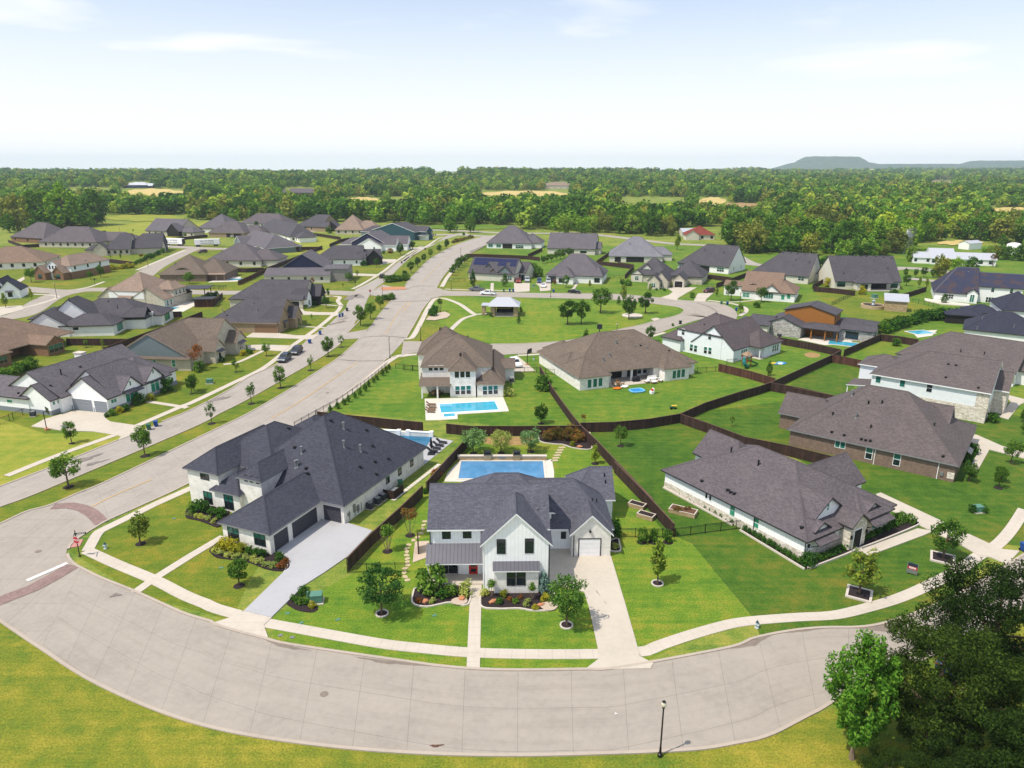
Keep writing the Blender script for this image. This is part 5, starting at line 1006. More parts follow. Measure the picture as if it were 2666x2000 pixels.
def h42():
    h=House('brown roofed brick house cut off by the left edge with shaded patio',(490,1435),r='a',ang=76,roof='sh_warm',wall='bk_red',trim='trim_t',frame='trim_t')
    g=h.g((432,1322),(640,1272),(538,1226),14); M=h.m(g['x0']-13,g['y0']+5,g['x1']+8,g['y0']+26,3.0,.52,walls=[(g['x0']-12,g['y0']+9,g['x1']+7,g['y0']+25)]); l=h.m(g['x0']-14,g['y0']+2.2,g['x0']-7,g['y0']+12,3.0,.5); h.wat(g,'y0',(g['w'][0]+g['w'][2])/2,1.6,4.2,1.9,'3mt'); h.row(l,'y0',1,4,1.6,1.6,'4mt',a=.5); h.done()
h42()
def h43():
    h=House('two storey tan house with brick ground floor and front gables by the side street',(720,688),(1035,625),r='a',roof='sh_tan',wall='siding',trim='trim_t',frame='trim_d')
    ang=h.ang
    h2=h; U=h.e((745,590),(960,485),.55,(600,408),'hh',ze=5.3,low='bk_red',lowh=2.9) if 0 else h.m(-1,.1,22,12,5.4,.62,low='bk_red',lowh=2.9)
    a=h.m(-4.5,1,5,6.6,3,.95,'x','gh',wall='bk_red'); b=h.m(-5.5,8.5,5,14.5,3,.95,'x','gh',wall='bk_red'); c=h.m(-2.6,4,8,11,5.1,.8,'x','gh',wall='siding')
    for y in (6,7.4,8.8): h.wat(c,'x0',y,4.9,.7,1.4,'1n')
    h.row(U,'y0',3,.9,1.4,4.4,'1m',a=.1,c=.75); h.row(a,'x0',1,1.8,1.7,1.5,'2mt'); h.row(b,'x0',1,1.8,1.7,1.5,'2mt'); h.vent([(820,510)],kind='box'); h.done()
h43()
simple('brown roofed white brick house at the left edge','a',(-330,545),(425,522),(60,375),'sh_warm','bk_white',.5,'hh',n=6,trim='trim_t',extra=lambda h,M:h.m(M['x0']+6,M['y0']+12,M['x1']-6,M['y0']+24,3.4,.5))
def h45():
    h=House('white cottage with dark roof and black awning cut off by the left edge',(-60,880),(100,872),r='a',roof='sh_dknavy',wall='bb_white',trim='trim_d',frame='trim_d')
    a=h.g((-90,795),(75,795),(20,678),12); b=h.m(a['x1']-3,a['y0']-1.5,a['x1']+4,a['y0']+8,2.9,1.0,'y','gh'); h.wat(b,'y0',(b['w'][0]+b['w'][2])/2,1.4,1.4,1.6,'2m'); h.wat(a,'y0',(a['w'][0]+a['w'][2])/2+.3,4.2,.6,1.1,'1m'); h.shed((b['w'][0]+b['w'][2])/2-1.2,b['w'][1]-1,(b['w'][0]+b['w'][2])/2+1.2,b['w'][1],2.5,2.9,'metal_dk'); h.done()
h45()
simple('house with dark gables and high cream patio across from the moving trailers','a',(1005,408),(1245,402),(1150,250),'sh_char','bk_cream',.75,'hg',extra=lambda h,M:(h.m(M['x0']-10,M['y0']+1,M['x0']+3,M['y0']+9,3,.6),h.m(M['x0']-5.5,M['y0']-1,M['x0']+1.5,M['y0']+7,3.6,.9,'y','gh',wall='bk_cream'),h.m(M['x1']-5,M['y0']+4,M['x1']+15,M['y0']+13,3,.85,'x','hg',wall='bk_cream'),h.m(M['x1']-4,M['y0']+9,M['x1']+14,M['y0']+24,3.6,.8,'x','hg',wall='bb_navy')))
simple('large grey hipped roof house with screened corner porch','a',(357,332),(930,338),(640,182),'sh_grey','bk_cream',.7,'hh',n=7,extra=lambda h,M:h.m(M['x1']-18,M['y0']+10,M['x1']+14,M['y0']+26,3,.55))
simple('grey pyramid roof house with red brick walls at the upper left','a',(92,282),(420,302),(378,142),'sh_grey','bk_red',.75,'hh',n=3,extra=lambda h,M:h.m(M['x0']-2,M['y0']+14,M['x1']-12,M['y0']+30,3,.6))
simple('cream house with white corner gable and timber entrance gable near the meadow','a',(1388,222),(1705,236),(1600,108),'sh_char2','bk_cream',.7,'gg',n=5,extra=lambda h,M:(h.m(M['x1']-8,M['y0']-2,M['x1']+3,M['y0']+8,3.4,.9,'y','gh',wall='dark'),h.row(h.m(M['x1']-2,M['y0']+.5,M['x1']+13,M['y0']+11,3,.6),'y0',3,1.3,1.5,1.6,'1m')))
simple('grey hipped roof house with white walls behind the brown hipped one','c',(45,200),(345,206),(270,60),'sh_char2','stucco',.72,'hh',n=3)
simple('brown hipped roof house with open garage behind the moving trailers','c',(150,242),(505,247),(350,130),'sh_grey','bk_tan',.72,'hh',n=0,trim='trim_t',extra=lambda h,M:(h.gdoor(M,'y0',M['w'][2]-5,5,2.3,'dark'),h.gdoor(M,'y0',M['w'][2]-11,3,2.3,'dark'),h.m(M['x1']-9,M['y0']+7,M['x1']+9,M['y0']+19,3,.7)))  # dark door panels paint the shade inside the open garage
simple('grey hipped roof house half hidden in the back row by the woods','c',(452,152),(885,162),(620,56),'sh_grey','stucco',.7,'hh',n=3)
# houses in the woods, far off
def wood_house(label,r,x,y,w,d,hh,roof,wall,z=3.2,sl=.6,two=True):
    gx,gy=P(r,x,y,8); zt=terrain(gx,gy)
    t=0
    for t in range(30):
        gx,gy=P(r,x,y,zt+4)
        zt=zt*.5+.5*terrain(gx,gy)
    h=House(label,(x,y),r=r,z=zt+4,ang=random.uniform(-10,10),roof=roof,wall=wall,trim='trim_d',frame='trim_d',group='houses scattered in the woods'); h.root.location.z=zt
    M=h.m(-w/2,0,w/2,d,hh,sl,oh=.5)
    if two: h.m(-w*.8,2,-w*.1,d+3,hh*.7,sl); h.m(w*.1,1,w*.75,d-1,hh*.75,sl,'x','gg')
    h.row(M,'y0',4,1.4,1.6,1.8,'1m'); h.done()
wood_house('dark house with pale blue metal roof in a clearing of the left woods','q',880,255,34,16,5,'metal_lt','bb_navy')
wood_house('brown brick manor with grey roofs deep in the left woods','q',1915,310,46,18,6,'sh_grey','bk_brown')
wood_house('long dark roofed house high on the wooded horizon','r',690,168,60,22,6,'sh_char','bk_grey')
wood_house('tan roofed manor with white walls in the clearing beyond the park','r',1408,262,44,20,6,'sh_tan','bk_cream')
wood_house('pale roofed house standing alone in the right woods','s',1678,248,46,20,6,'sh_tan2','bk_white')
# ---------------------------------------------------------------- plants
def leaf_mesh(name,mat,seed,clusters,per,rx,rz,zc,size,rc=.38,up=.35,shape='ellipsoid',bottom=-1.0,hollow=.45,ry=None):
    """crown of many leaf-sized quads gathered in clumps (unit height)"""
    rng=np.random.default_rng(seed); ry=ry or rx
    cs=[]
    while len(cs)<clusters:
        p=rng.normal(size=3); p/=np.linalg.norm(p); rr=rng.uniform(hollow,1)**.6; p*=rr
        if p[2]<bottom: continue
        if shape=='cone':
            t=(p[2]+1)/2; k=(1.15-t)*1.05; p[0]*=k; p[1]*=k
        if shape=='vase':
            t=(p[2]+1)/2; k=.45+.65*t; p[0]*=k; p[1]*=k
        if shape=='flat': p[2]=abs(p[2])*.9-.25
        cs.append(p*rng.uniform(.82,1.08))
    cs=np.array(cs); ctr=np.repeat(cs,per,axis=0); n=len(ctr)
    off=rng.normal(size=(n,3)); off/=np.linalg.norm(off,axis=1)[:,None]; off*=(rng.uniform(.25,1,size=(n,1))**.5)*rc*rng.uniform(.7,1.25,size=(clusters,1)).repeat(per,axis=0)
    pos=(ctr+off)*np.array([rx,ry,rz])+np.array([0,0,zc])
    nrm=off/np.linalg.norm(off,axis=1)[:,None]+np.array([0,0,up])+rng.normal(size=(n,3))*.55; nrm/=np.linalg.norm(nrm,axis=1)[:,None]
    a=np.cross(nrm,rng.normal(size=(n,3))); a/=np.linalg.norm(a,axis=1)[:,None]; b=np.cross(nrm,a)
    s=size*rng.uniform(.6,1.35,size=(n,1)); a=a*s; b=b*s*.62
    q=np.stack([pos-a,pos-b*.9+a*.05,pos+a,pos+b*.9+a*.05],axis=1).reshape(-1,3); q[:,2]=np.maximum(q[:,2],.004)
    me=bpy.data.meshes.new(name); me.vertices.add(4*n); me.vertices.foreach_set('co',q.ravel().astype(np.float32))
    me.loops.add(4*n); me.loops.foreach_set('vertex_index',np.arange(4*n,dtype=np.int32)); me.polygons.add(n); me.polygons.foreach_set('loop_start',np.arange(0,4*n,4,dtype=np.int32))
    me.materials.append(MT[mat]); me.update(calc_edges=True); return me
def trunk_mesh(seed,r=.022,h=.5,limbs=5,spread=.22,z0=.28,mat='bark',multi=0):
    rnd=random.Random(seed); mb=MB()
    if multi:
        for i in range(multi):
            t=2*math.pi*i/multi+rnd.random(); mb.tube((.02*math.cos(t),.02*math.sin(t),0),(spread*.7*math.cos(t),spread*.7*math.sin(t),h),r,r*.5,6,cap=False)
    else:
        mb.tube((0,0,-.01),(.006,0,.05),r*1.5,r*1.05,7,cap=False); mb.tube((.006,0,.05),(.0,.01,z0),r*1.05,r*.85,7,cap=False); mb.tube((0,.01,z0),(.01,0,h+.2),r*.85,r*.3,6,cap=False)
        for i in range(limbs):
            t=2*math.pi*i/limbs+rnd.uniform(-.4,.4); z=z0+rnd.uniform(-.02,.2); mb.tube((0,.005,z),(spread*math.cos(t),spread*math.sin(t),z+rnd.uniform(.1,.24)),r*.55,r*.2,5,cap=False)
    return mb.mesh('trunk',MT[mat],uv=False)
PROTO={}
def proto(kind):
    if kind in PROTO: return PROTO[kind]
    L=leaf_mesh; T=trunk_mesh; k=kind; v=[]
    if k=='oak':      v=[(L('crown','lf_oak',i+10,24,90,.30,.33,.63,.028),T(i)) for i in range(3)]
    elif k=='oakd':   v=[(L('crown','lf_oakd',i+20,26,84,.29,.34,.62,.028),T(i)) for i in range(3)]
    elif k=='thin':   v=[(L('crown','lf_oak',i+30,16,24,.19,.33,.62,.034,.42),T(i,.016)) for i in range(3)]
    elif k=='yel':    v=[(L('crown','lf_yel',i+40,26,40,.22,.38,.6,.034,.4,shape='cone'),T(i,.018)) for i in range(2)]
    elif k=='young':  v=[(L('crown','lf_olive',i+50,24,40,.24,.36,.6,.034,.4),T(i,.02)) for i in range(2)]
    elif k=='cone':   v=[(L('crown','lf_oakd',i+60,34,34,.30,.46,.52,.034,.3,shape='cone'),T(i,.02,.6,3,.1,.1)) for i in range(2)]
    elif k=='front':  v=[(L('crown','lf_front',i+70,60,60,.36,.34,.6,.021,.26),T(i,.018,.55,7,.28,.22)) for i in range(2)]
    elif k=='crepe':  v=[(L('crown','lf_redf',i+80,22,46,.26,.17,.78,.026,.45,shape='vase'),T(i,.011,.7,0,.3,.2,'bark_l',5)) for i in range(2)]
    elif k=='crepeg': v=[(L('crown','lf_oak',i+83,22,40,.2,.2,.74,.028,.45,shape='vase'),T(i,.011,.7,0,.26,.2,'bark_l',5)) for i in range(1)]
    elif k=='crepered': v=[(L('crown','lf_redb',91,20,40,.3,.3,.68,.03,.4),T(1,.012,.6,0,.3,.2,'bark_l',5))]
    elif k=='globe':  v=[(L('crown','lf_blond',95,70,54,.42,.34,.62,.024,.3),T(1,.02,.5,5,.3,.2))]
    elif k=='wide':   v=[(L('crown','lf_oak',i+97,48,48,.48,.34,.62,.034,.34),T(i,.022)) for i in range(2)]
    elif k=='sage':   v=[(L('crown','lf_sage',i+99,40,46,.36,.34,.6,.03,.34),T(i,.02)) for i in range(2)]
    elif k=='shrub':  v=[(L('foliage','lf_shrub',i+110,20,40,.5,.5,.45,.075,.45,bottom=-.8),None) for i in range(3)]
    elif k=='shrubl': v=[(L('foliage','lf_oak',i+115,20,40,.5,.5,.45,.075,.45,bottom=-.8),None) for i in range(2)]
    elif k=='lime':   v=[(L('foliage','lf_lime',i+120,22,44,.55,.5,.45,.07,.45,bottom=-.8),None) for i in range(2)]
    elif k=='pale':   v=[(L('foliage','lf_blond',i+124,12,44,.5,.42,.36,.08,.55,up=.9,bottom=-.6),None) for i in range(2)]
    elif k=='flower': v=[(L('foliage','lf_redb',i+128,14,34,.5,.42,.36,.08,.5,bottom=-.6),None) for i in range(2)]
    elif k=='redshrub': v=[(L('foliage','lf_redf',i+132,30,46,.5,.46,.42,.05,.36,bottom=-.8),None) for i in range(2)]
    elif k=='bluesp': v=[(L('crown','lf_blueg',136,44,40,.3,.5,.5,.035,.28,shape='cone'),T(1,.03,.5,2,.1,.1))]
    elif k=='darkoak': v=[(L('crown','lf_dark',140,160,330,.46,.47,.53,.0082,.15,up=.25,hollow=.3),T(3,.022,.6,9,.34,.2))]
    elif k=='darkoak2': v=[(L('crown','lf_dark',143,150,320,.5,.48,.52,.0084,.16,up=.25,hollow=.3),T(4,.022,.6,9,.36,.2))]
    elif k=='maple':  v=[(L('crown','lf_bright',150,120,130,.27,.44,.54,.0135,.2,up=.3,shape='ellipsoid'),T(5,.02,.7,6,.16,.16,'bark_l'))]
    elif k=='wood':   v=[(L('crown',m,i+160,40,30,.46,.46,.5,.05,.3,up=.5),T(i,.03)) for i,m in enumerate(('lf_for1','lf_for2','lf_for3','lf_for1','lf_for4','lf_for2'))]
    elif k=='woodtall': v=[(L('crown',m,i+170,40,30,.36,.47,.52,.046,.28,up=.5),T(i,.025)) for i,m in enumerate(('lf_for2','lf_for4','lf_for1'))]
    PROTO[k]=v; return v
_pn={}
KNAME={'shrub':('shrub','shrub'),'shrubl':('shrub','shrub'),'lime':('golden_shrub','shrub'),'pale':('variegated_grass','plant'),'flower':('flowering_shrub','shrub'),'redshrub':('flowering_shrub','shrub'),'bluesp':('blue_cedar','tree'),'crepe':('crepe_myrtle','tree'),'crepeg':('crepe_myrtle','tree'),'crepered':('crepe_myrtle','tree'),'darkoak':('oak_tree','tree'),'darkoak2':('oak_tree','tree'),'maple':('maple_tree','tree'),'oak':('oak_tree','tree'),'oakd':('oak_tree','tree'),'cone':('conifer','tree'),'wood':('woodland_tree','tree'),'woodtall':('woodland_tree','tree')}
def plant(kind,x,y,h,label,group=None,z=0,wide=1.0,rz=None,name=None,idx=None):
    v=proto(kind); _pn[kind]=_pn.get(kind,-1)+1; cr,tr=v[(_pn[kind] if idx is None else idx)%len(v)]
    nm,cat=KNAME.get(kind,('young_tree','tree')); rz=random.uniform(0,6.28) if rz is None else rz
    q=random.uniform(.86,1.16) if tr is not None and h<9 else 1.0; sc=(h*wide*q,h*wide*q*random.uniform(.9,1.1),h)
    if tr is None:
        o=thing(name or nm,label,cat,(x,y,z),rz,group,cr,sc); return o
    root=thing(name or nm,label,cat,(x,y,z),rz,group,None,sc); link('trunk',tr,root); link('crown',cr,root); return root
def T(kind,r,x,y,top,label,group=None,wide=1.0,ring=None,rr=.55,hmin=.3):
    g=P(r,x,y); h=max(hmin,height_at(r,x,top,g)); plant(kind,g[0],g[1],h,label,group,0,wide)
    if ring: tree_ring(g,ring,rr,label)
    return g
def tree_ring(g,kind,r,lab):
    mb=MB(); n=16; root=thing('mulch_bed','mulch ring around the '+' '.join(lab.split()[:11]),'mulch bed',(g[0],g[1],0),0,'mulch rings under trees')
    m=MB(); m.lathe([(r*1.02,.03),(r*.6,.10),(0,.13)],n=n); m.build('mulch',MT['mulch'],root,uv=False)
    if kind=='stone':
        e=MB(); e.lathe([(r*1.28,0),(r*1.28,.13),(r*1.0,.13),(r*1.0,0)],n=20); e.build('edging',MT['edging'],root,uv=False)
# big trees at the lower right
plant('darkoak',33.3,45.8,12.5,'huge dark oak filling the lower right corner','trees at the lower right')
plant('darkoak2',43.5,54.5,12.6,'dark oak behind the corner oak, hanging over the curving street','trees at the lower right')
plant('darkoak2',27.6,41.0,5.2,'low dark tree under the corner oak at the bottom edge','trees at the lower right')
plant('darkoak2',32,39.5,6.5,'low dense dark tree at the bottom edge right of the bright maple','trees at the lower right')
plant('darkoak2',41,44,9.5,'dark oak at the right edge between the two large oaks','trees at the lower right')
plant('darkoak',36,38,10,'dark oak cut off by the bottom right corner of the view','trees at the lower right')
g=P('p',880,1590); plant('maple',g[0],g[1],height_at('p',930,705,g),'bright green tree standing in front of the dark oaks','trees at the lower right',wide=.8)
# median trees, near to far
med=[('D',148,1052,978,'oak'),('D',313,985,920,'oak'),('D',457,915,867,'thin'),('D',543,872,822,'thin'),('D',606,838,791,'oak'),('D',671,800,765,'thin'),('D',709,770,726,'oakd'),('D',737,750,722,'thin'),('D',779,704,658,'oakd'),('D',800,690,651,'oak'),('D',822,668,640,'oak'),('e',75,557,440,'oakd'),('e',137,502,400,'oakd'),('e',198,456,370,'oakd'),('e',262,410,325,'oak'),('e',343,362,280,'oakd'),('e',417,330,228,'oakd'),('e',20,610,530,'oakd'),('c',2040,665,600,'oak'),('e',580,215,160,'oak')]
for i,(r,x,y,t,k) in enumerate(med):
    g=T(k,r,x,y,t,'young tree in the grass median, '+('nearest the bottom left','2nd','3rd','4th','5th','6th','7th','8th','9th','10th','11th','12th','13th','14th','15th','16th','17th','18th','19th','20th and farthest')[i]+('' if i==0 else ' from the near end'),'young trees along the boulevard median')
    if i<8: tree_ring(g,'mulch',.75,'median tree, number %d from the near end'%(i+1))
# street and yard trees on the left
for r,x,y,t,k,l in (('d',60,680,430,'crepered','red flowering tree at the taupe house corner'),('b',690,1160,955,'oak','small tree on the lawn left of the white house driveway'),('b',1840,685,500,'oakd','small tree on the lawn between the driveway path and utility box'),('b',830,240,150,'thin','thin sapling in front of the brown fence behind the white navy house'),('b',990,238,155,'young','sapling at the fence corner behind the grey gabled house'),
  ('d',425,697,555,'thin','staked sapling before the taupe house porch'),('d',717,542,410,'oak','sapling between the two concrete paths of the taupe house'),('c',1290,968,850,'oak','round tree on the curved sidewalk lawn'),('c',1310,860,780,'oak','tree at the inside corner of the left side street'),('c',1502,722,620,'oak','tree on the corner lawn of the navy gabled house'),('c',1588,672,600,'thin','small tree on the path of the navy gabled house'),('c',1770,577,487,'oak','tree at the drive of the charcoal roofed white house'),('c',2000,460,350,'oakd','leafy tree on the lawn of the white gabled house'),('c',2115,402,330,'oak','small tree by the far kerb below the teal house'),('c',1160,752,670,'crepered','small red leaved tree on the navy gabled house lawn'),('c',1450,772,720,'thin','tiny sapling near the sidewalk at the left side street'),('c',1040,1168,1095,'thin','bare thin sapling before the tan brick house'),('c',1150,1080,1020,'thin','stick thin sapling on the lawn beside the open garage'),
  ('a',303,722,570,'oak','street tree in front of the two storey tan house'),('a',535,700,640,'thin','small tree by the tan two storey house gables'),('a',870,692,610,'oak','tree on the side lawn of the two storey tan house'),('a',970,672,555,'oak','tree against the brick side wall of the two storey tan house'),('a',1820,735,620,'wide','broad tree behind the brown brick house fence'),('a',303,882,770,'yel','tree on the rounded corner lawn at the left'),('a',55,965,820,'yel','yellowish tree at the left edge lawn'),('a',1160,492,430,'yel','small yellow tree in front of the dark gabled house'),('a',1065,488,460,'yel','tiny yellow shrub tree by the dark gabled house windows'),('a',1572,462,380,'oak','tree at the end of the hedge near the cul-de-sac'),('a',1365,520,440,'crepe','reddish tree by the side street lamp'),('a',98,245,60,'woodtall','tall dark tree at the left behind the pyramid roofed house'),('a',1780,290,250,'oak','tree beside the first moving trailer'),('a',1280,240,205,'thin','small tree in the meadow by the left woods'),('c',620,195,130,'oakd','dark tree between the back row roofs'),('c',215,205,160,'oakd','round tree in front of the back row white house'),('c',1190,215,165,'shrubl','bushy tree behind the tan gable patio'),('c',1320,250,190,'shrubl','bush by the brown back fence of the third row'),('e',90,330,250,'oak','tree on the lawn below the teal house porch'),('e',255,205,135,'oakd','round tree on the verge near the boulevard end'),('e',200,235,160,'oak','leafy tree beside the teal house drive')):
    g=T(k,r,x,y,t,l,'small trees of the left gardens')
    if r in 'bd': tree_ring(g,'mulch',.5,l)
# park and beyond
for r,x,y,t,k,l in (('e',1575,1052,810,'oakd','dense oak in the park, left of the close pair'),('e',1708,1047,805,'oakd','dense oak in the park, right of the close pair'),('e',1892,942,690,'oak','tall open tree in the park behind the pair'),('e',2066,860,775,'cone','small conifer at the park edge near the street'),('e',2112,830,665,'yel','slender light green tree at the park kerb'),('g',135,1002,775,'oakd','dark oak beside the round planter in the park'),('g',295,947,735,'oakd','widest oak in the park near the curve'),('g',345,1217,1058,'oakd','oak on the verge beside the white two storey house'),('e',1750,1258,1100,'cone','pointed conifer on the lower loop street verge'),('e',1108,1042,968,'cone','little evergreen in front of the pavilion'),('e',670,685,530,'cone','pointed tree on the solar house lawn, left'),('e',975,687,560,'cone','pointed tree on the solar house lawn, right'),('e',1562,697,580,'oak','tree before the left bay of the tower windowed house'),('e',1790,702,620,'yel','small light tree before the right bay of the tower windowed house'),('e',2100,695,610,'oakd','dark tree between the tower windowed house and cream cottage'),('g',340,742,650,'yel','light green tree by the cottage path'),('g',1115,822,620,'oakd','tall oval tree in front of the tan modern house, left'),('g',1405,838,680,'oak','round tree before the glass gable of the tan modern house'),('g',1205,942,845,'oak','small tree at the bulb of the loop street'),('g',600,337,175,'yel','slim tree on the verge of the collector road'),('g',980,782,690,'yel','yellow green tree beside the dark parked SUV'),('h',1402,602,375,'woodtall','tall dark conifer across the collector road'),('h',345,582,490,'oak','tree on the verge behind the cream gable house'),('e',355,930,790,'crepeg','bare vase shaped tree in the park rock bed'),('i',560,330,300,'shrubl','leafy top of a tree behind the white two storey house'),('h',1200,700,590,'yel','yellowish tree at the collector road, left of two'),('h',1275,690,600,'yel','yellowish tree at the collector road, right of two'),('h',1560,545,400,'wood','dark spreading tree before the silver roofed house, left'),('h',1700,540,400,'wood','dark spreading tree before the silver roofed house, right'),('h',1910,500,370,'crepe','rusty leaved tree beside the silver roofed house')):
    T(k,r,x,y,t,l,'trees of the park and loop street')
# garden trees of the near lots
for r,x,y,t,k,l,ring in (('o',1215,552,280,'young','young tree on the corner lawn by the stop sign','mulch'),('m',568,1215,1030,'oakd','round young tree on the lawn of the navy roofed house','mulch'),('m',1518,1400,1085,'front','leafy young tree left of the farmhouse porch in a white ring','stone'),('l',1212,1350,990,'front','leafy tree beside the farmhouse driveway in a white ring','stone'),('n',285,1200,910,'yel','olive tree in a white ring between two lawns','stone'),('m',1555,985,790,'crepeg','sparse crepe myrtle near the iron fence end','mulch'),('m',1705,880,685,'crepe','red flowering crepe myrtle by the farmhouse side path','mulch'),('l',592,205,30,'sage','grey green tree behind the pool, left of the row of three','mulch'),('l',778,203,50,'globe','pale globe shaped tree in the middle behind the pool','mulch'),('l',975,195,35,'sage','upright green tree behind the pool, right of the three','mulch'),('l',1402,275,140,'yel','light tree by the fence right of the pool lawn','mulch'),('n',180,925,820,'shrubl','narrow shrub by the iron fence, left of three','mulch'),('n',257,925,828,'shrubl','narrow shrub by the iron fence, middle of three','mulch'),('n',355,925,835,'shrubl','narrow shrub by the iron fence, right of three','mulch'),('n',40,285,140,'oak','young tree on the far lawn behind the raised beds','mulch'),('n',778,155,75,'thin','tiny sapling on the lawn between dark fences',None),('f',1320,1192,1005,'oakd','small dark tree on the pool house back lawn','mulch'),('i',1480,805,670,'cone','dark conifer by the playset fence',None),('k',1965,262,80,'oakd','young oak on the verge before the brown brick house','mulch'),('j',1985,1455,1300,'oakd','dark young oak by the brick house drive',None),('j',2085,1285,1050,'oak','tall loose tree by the brick house driveway',None),('j',2200,880,760,'oakd','dark tree at the right edge by the stone house path',None),('j',2215,1000,880,'oakd','second dark tree lower at the right edge',None),('f',1730,1200,1100,'crepe','rusty sapling in the corner by the fence junction',None),('d',20,880,720,'oak','small tree partly hidden at the left lawn utility box',None),('j',980,150,70,'shrubl','bush tree in the corner of the fenced back yard',None)):
    g=T(k,r,x,y,t,l,'garden trees of the near lots',ring=ring,rr=.55 if ring=='stone' else .62,wide=.6 if 'shrub by the iron' in l else 1.0)
for (x,y,t,l) in ((625,1272,970,'yellow green tree in the square stone bed, left of the yard sign'),(1430,942,560,'oak with pale blooms in the square stone bed, right of the yard sign')):
    if x==625: g=P('n',1625,1272); h=height_at('n',1625,970,g)
    else: g=P('k',x,y); h=height_at('k',x,t,g)
    plant('young' if x==625 else 'oakd',g[0],g[1],h,l,'garden trees of the near lots',wide=1.15)
    root=thing('stone_planter','square stone bed under the '+l.split(',')[0].replace(' in the square stone bed',''),'planter',(g[0],g[1],0),math.radians(-30),'square stone tree beds')
    e=MB(); a=1.3; w=.26
    for q in ((-a,-a,a,-a+w),(-a,a-w,a,a),(-a,-a+w,-a+w,a-w),(a-w,-a+w,a,a-w)): e.box(q[0],q[1],0,q[2],q[3],.22)
    e.build('edging',MT['edging'],root); m=MB(); m.box(-a+w,-a+w,0,a-w,a-w,.19); m.build('mulch',MT['mulch'],root)
# ---------------------------------------------------------------- planting beds
def bed(r,pts,label,mat='mulch',edge='edging',z=.07):
    q=spline(PL(r,pts)+[P(r,*pts[0])],.5)[:-1]; c=sum(q,Vector((0,0)))/len(q)
    root=thing('planting_bed',label,'planting bed',(c.x,c.y,0),0,'edged planting beds')
    mb=MB(); mb.prism([(p.x-c.x,p.y-c.y) for p in q],-.02,z); mb.build('soil',MT[mat],root)
    if edge:
        o=offset(q+[q[0]],-.09); i=offset(q+[q[0]],.09); e=MB()
        for k in range(len(o)-1):
            A,B,C_,D_=[(p.x-c.x,p.y-c.y) for p in (o[k],o[k+1],i[k+1],i[k])]; zt=z+.08
            e.poly([(*A,zt),(*B,zt),(*C_,zt),(*D_,zt)]); e.poly([(*A,0),(*B,0),(*B,zt),(*A,zt)]); e.poly([(*C_,0),(*D_,0),(*D_,zt),(*C_,zt)])
        e.build('edging',MT[edge],root)
    return root
def S(kind,r,x,y,h,label,wide=1.1,group=None,n=None): g=P(r,x,y); return plant(kind,g[0],g[1],h,label,group or 'bedding shrubs of the near gardens',.03,wide)
bed('l',[(200,1110),(185,1180),(205,1215),(280,1228),(360,1215),(440,1200),(555,1215),(565,1100),(420,1085),(300,1085)],'curved bed under the porch with white stone edging')
bed('l',[(645,1125),(645,1225),(760,1242),(900,1240),(1000,1255),(1140,1238),(1130,1140),(1080,1100),(950,1128),(760,1122)],'curved bed under the brick bay with white stone edging')
S('shrubl','l',300,1120,3.2,'big rounded green shrub hiding the left porch corner',.95); S('shrubl','l',440,1150,1.4,'green bush next to the porch step'); S('pale','l',535,1140,1.9,'yellow green fountain grass by the front walk',.9); S('shrub','l',385,1170,1.2,'dark low shrub in the porch bed')
S('crepeg','l',712,1160,2.3,'dark red crepe shrub left of the bay window',1.2); S('crepeg','l',985,1180,2.2,'dark red crepe shrub right of the bay window',1.2); S('bluesp','l',1060,1130,2.6,'blue grey cedar at the driveway corner',1.3)
for x,y,k,h,l in ((670,1150,'pale',.9,'pale striped grass at the left end of the bay bed'),(790,1160,'lime',.8,'golden shrub under the bay window, left'),(760,1205,'shrub',.8,'low green mound at the bay bed edge'),(835,1185,'flower',.6,'red flowering shrub under the bay window, left'),(905,1170,'flower',.55,'red flowering shrub under the bay window, right'),(870,1200,'shrubl',.6,'leafy mound between the red flowers'),(945,1210,'pale',.8,'large striped grass clump before the bay'),(1005,1245,'lime',.6,'round golden mound on the bed edge'),(1070,1190,'lime',.9,'golden shrub near the driveway tree'),(230,1195,'flower',.7,'rusty flower clump in the porch bed corner'),(320,1200,'pale',.7,'spiky pale grass in the porch bed')): S(k,'l',x,y,h,l)
def rock(r,x,y,s,label,mat='rock'):
    g=P(r,x,y); mb=MB(); mb.blob((0,0,s*.2),(s*.6,s*.42,s*.34),7,.42,seed=int(x)); o=thing('landscape_rock',label,'rock',(g[0],g[1],0),random.random()*3,'orange landscape rocks',mb.mesh('landscape_rock',MT[mat],uv=False))
rock('l',518,1178,.9,'orange boulder beside the front walk'); rock('l',722,1200,.8,'orange boulder in the bay bed, left'); rock('l',1040,1222,.7,'orange boulder in the bay bed, right'); rock('l',275,1195,.7,'orange boulder in the porch bed'); rock('l',1300,168,.9,'pale boulder in the back corner bed')
g=P('l',1095,1228); o=sheet('gravel',[(g[0]+1.0*math.cos(t)*(1+.15*math.sin(3*t)),g[1]+.8*math.sin(t)) for t in [k*.45 for k in range(14)]],.165,MT['gravel']); g=P('l',500,1195); sheet('gravel',[(g[0]+.9*math.cos(t),g[1]+.7*math.sin(t)) for t in [k*.45 for k in range(14)]],.163,MT['gravel'])
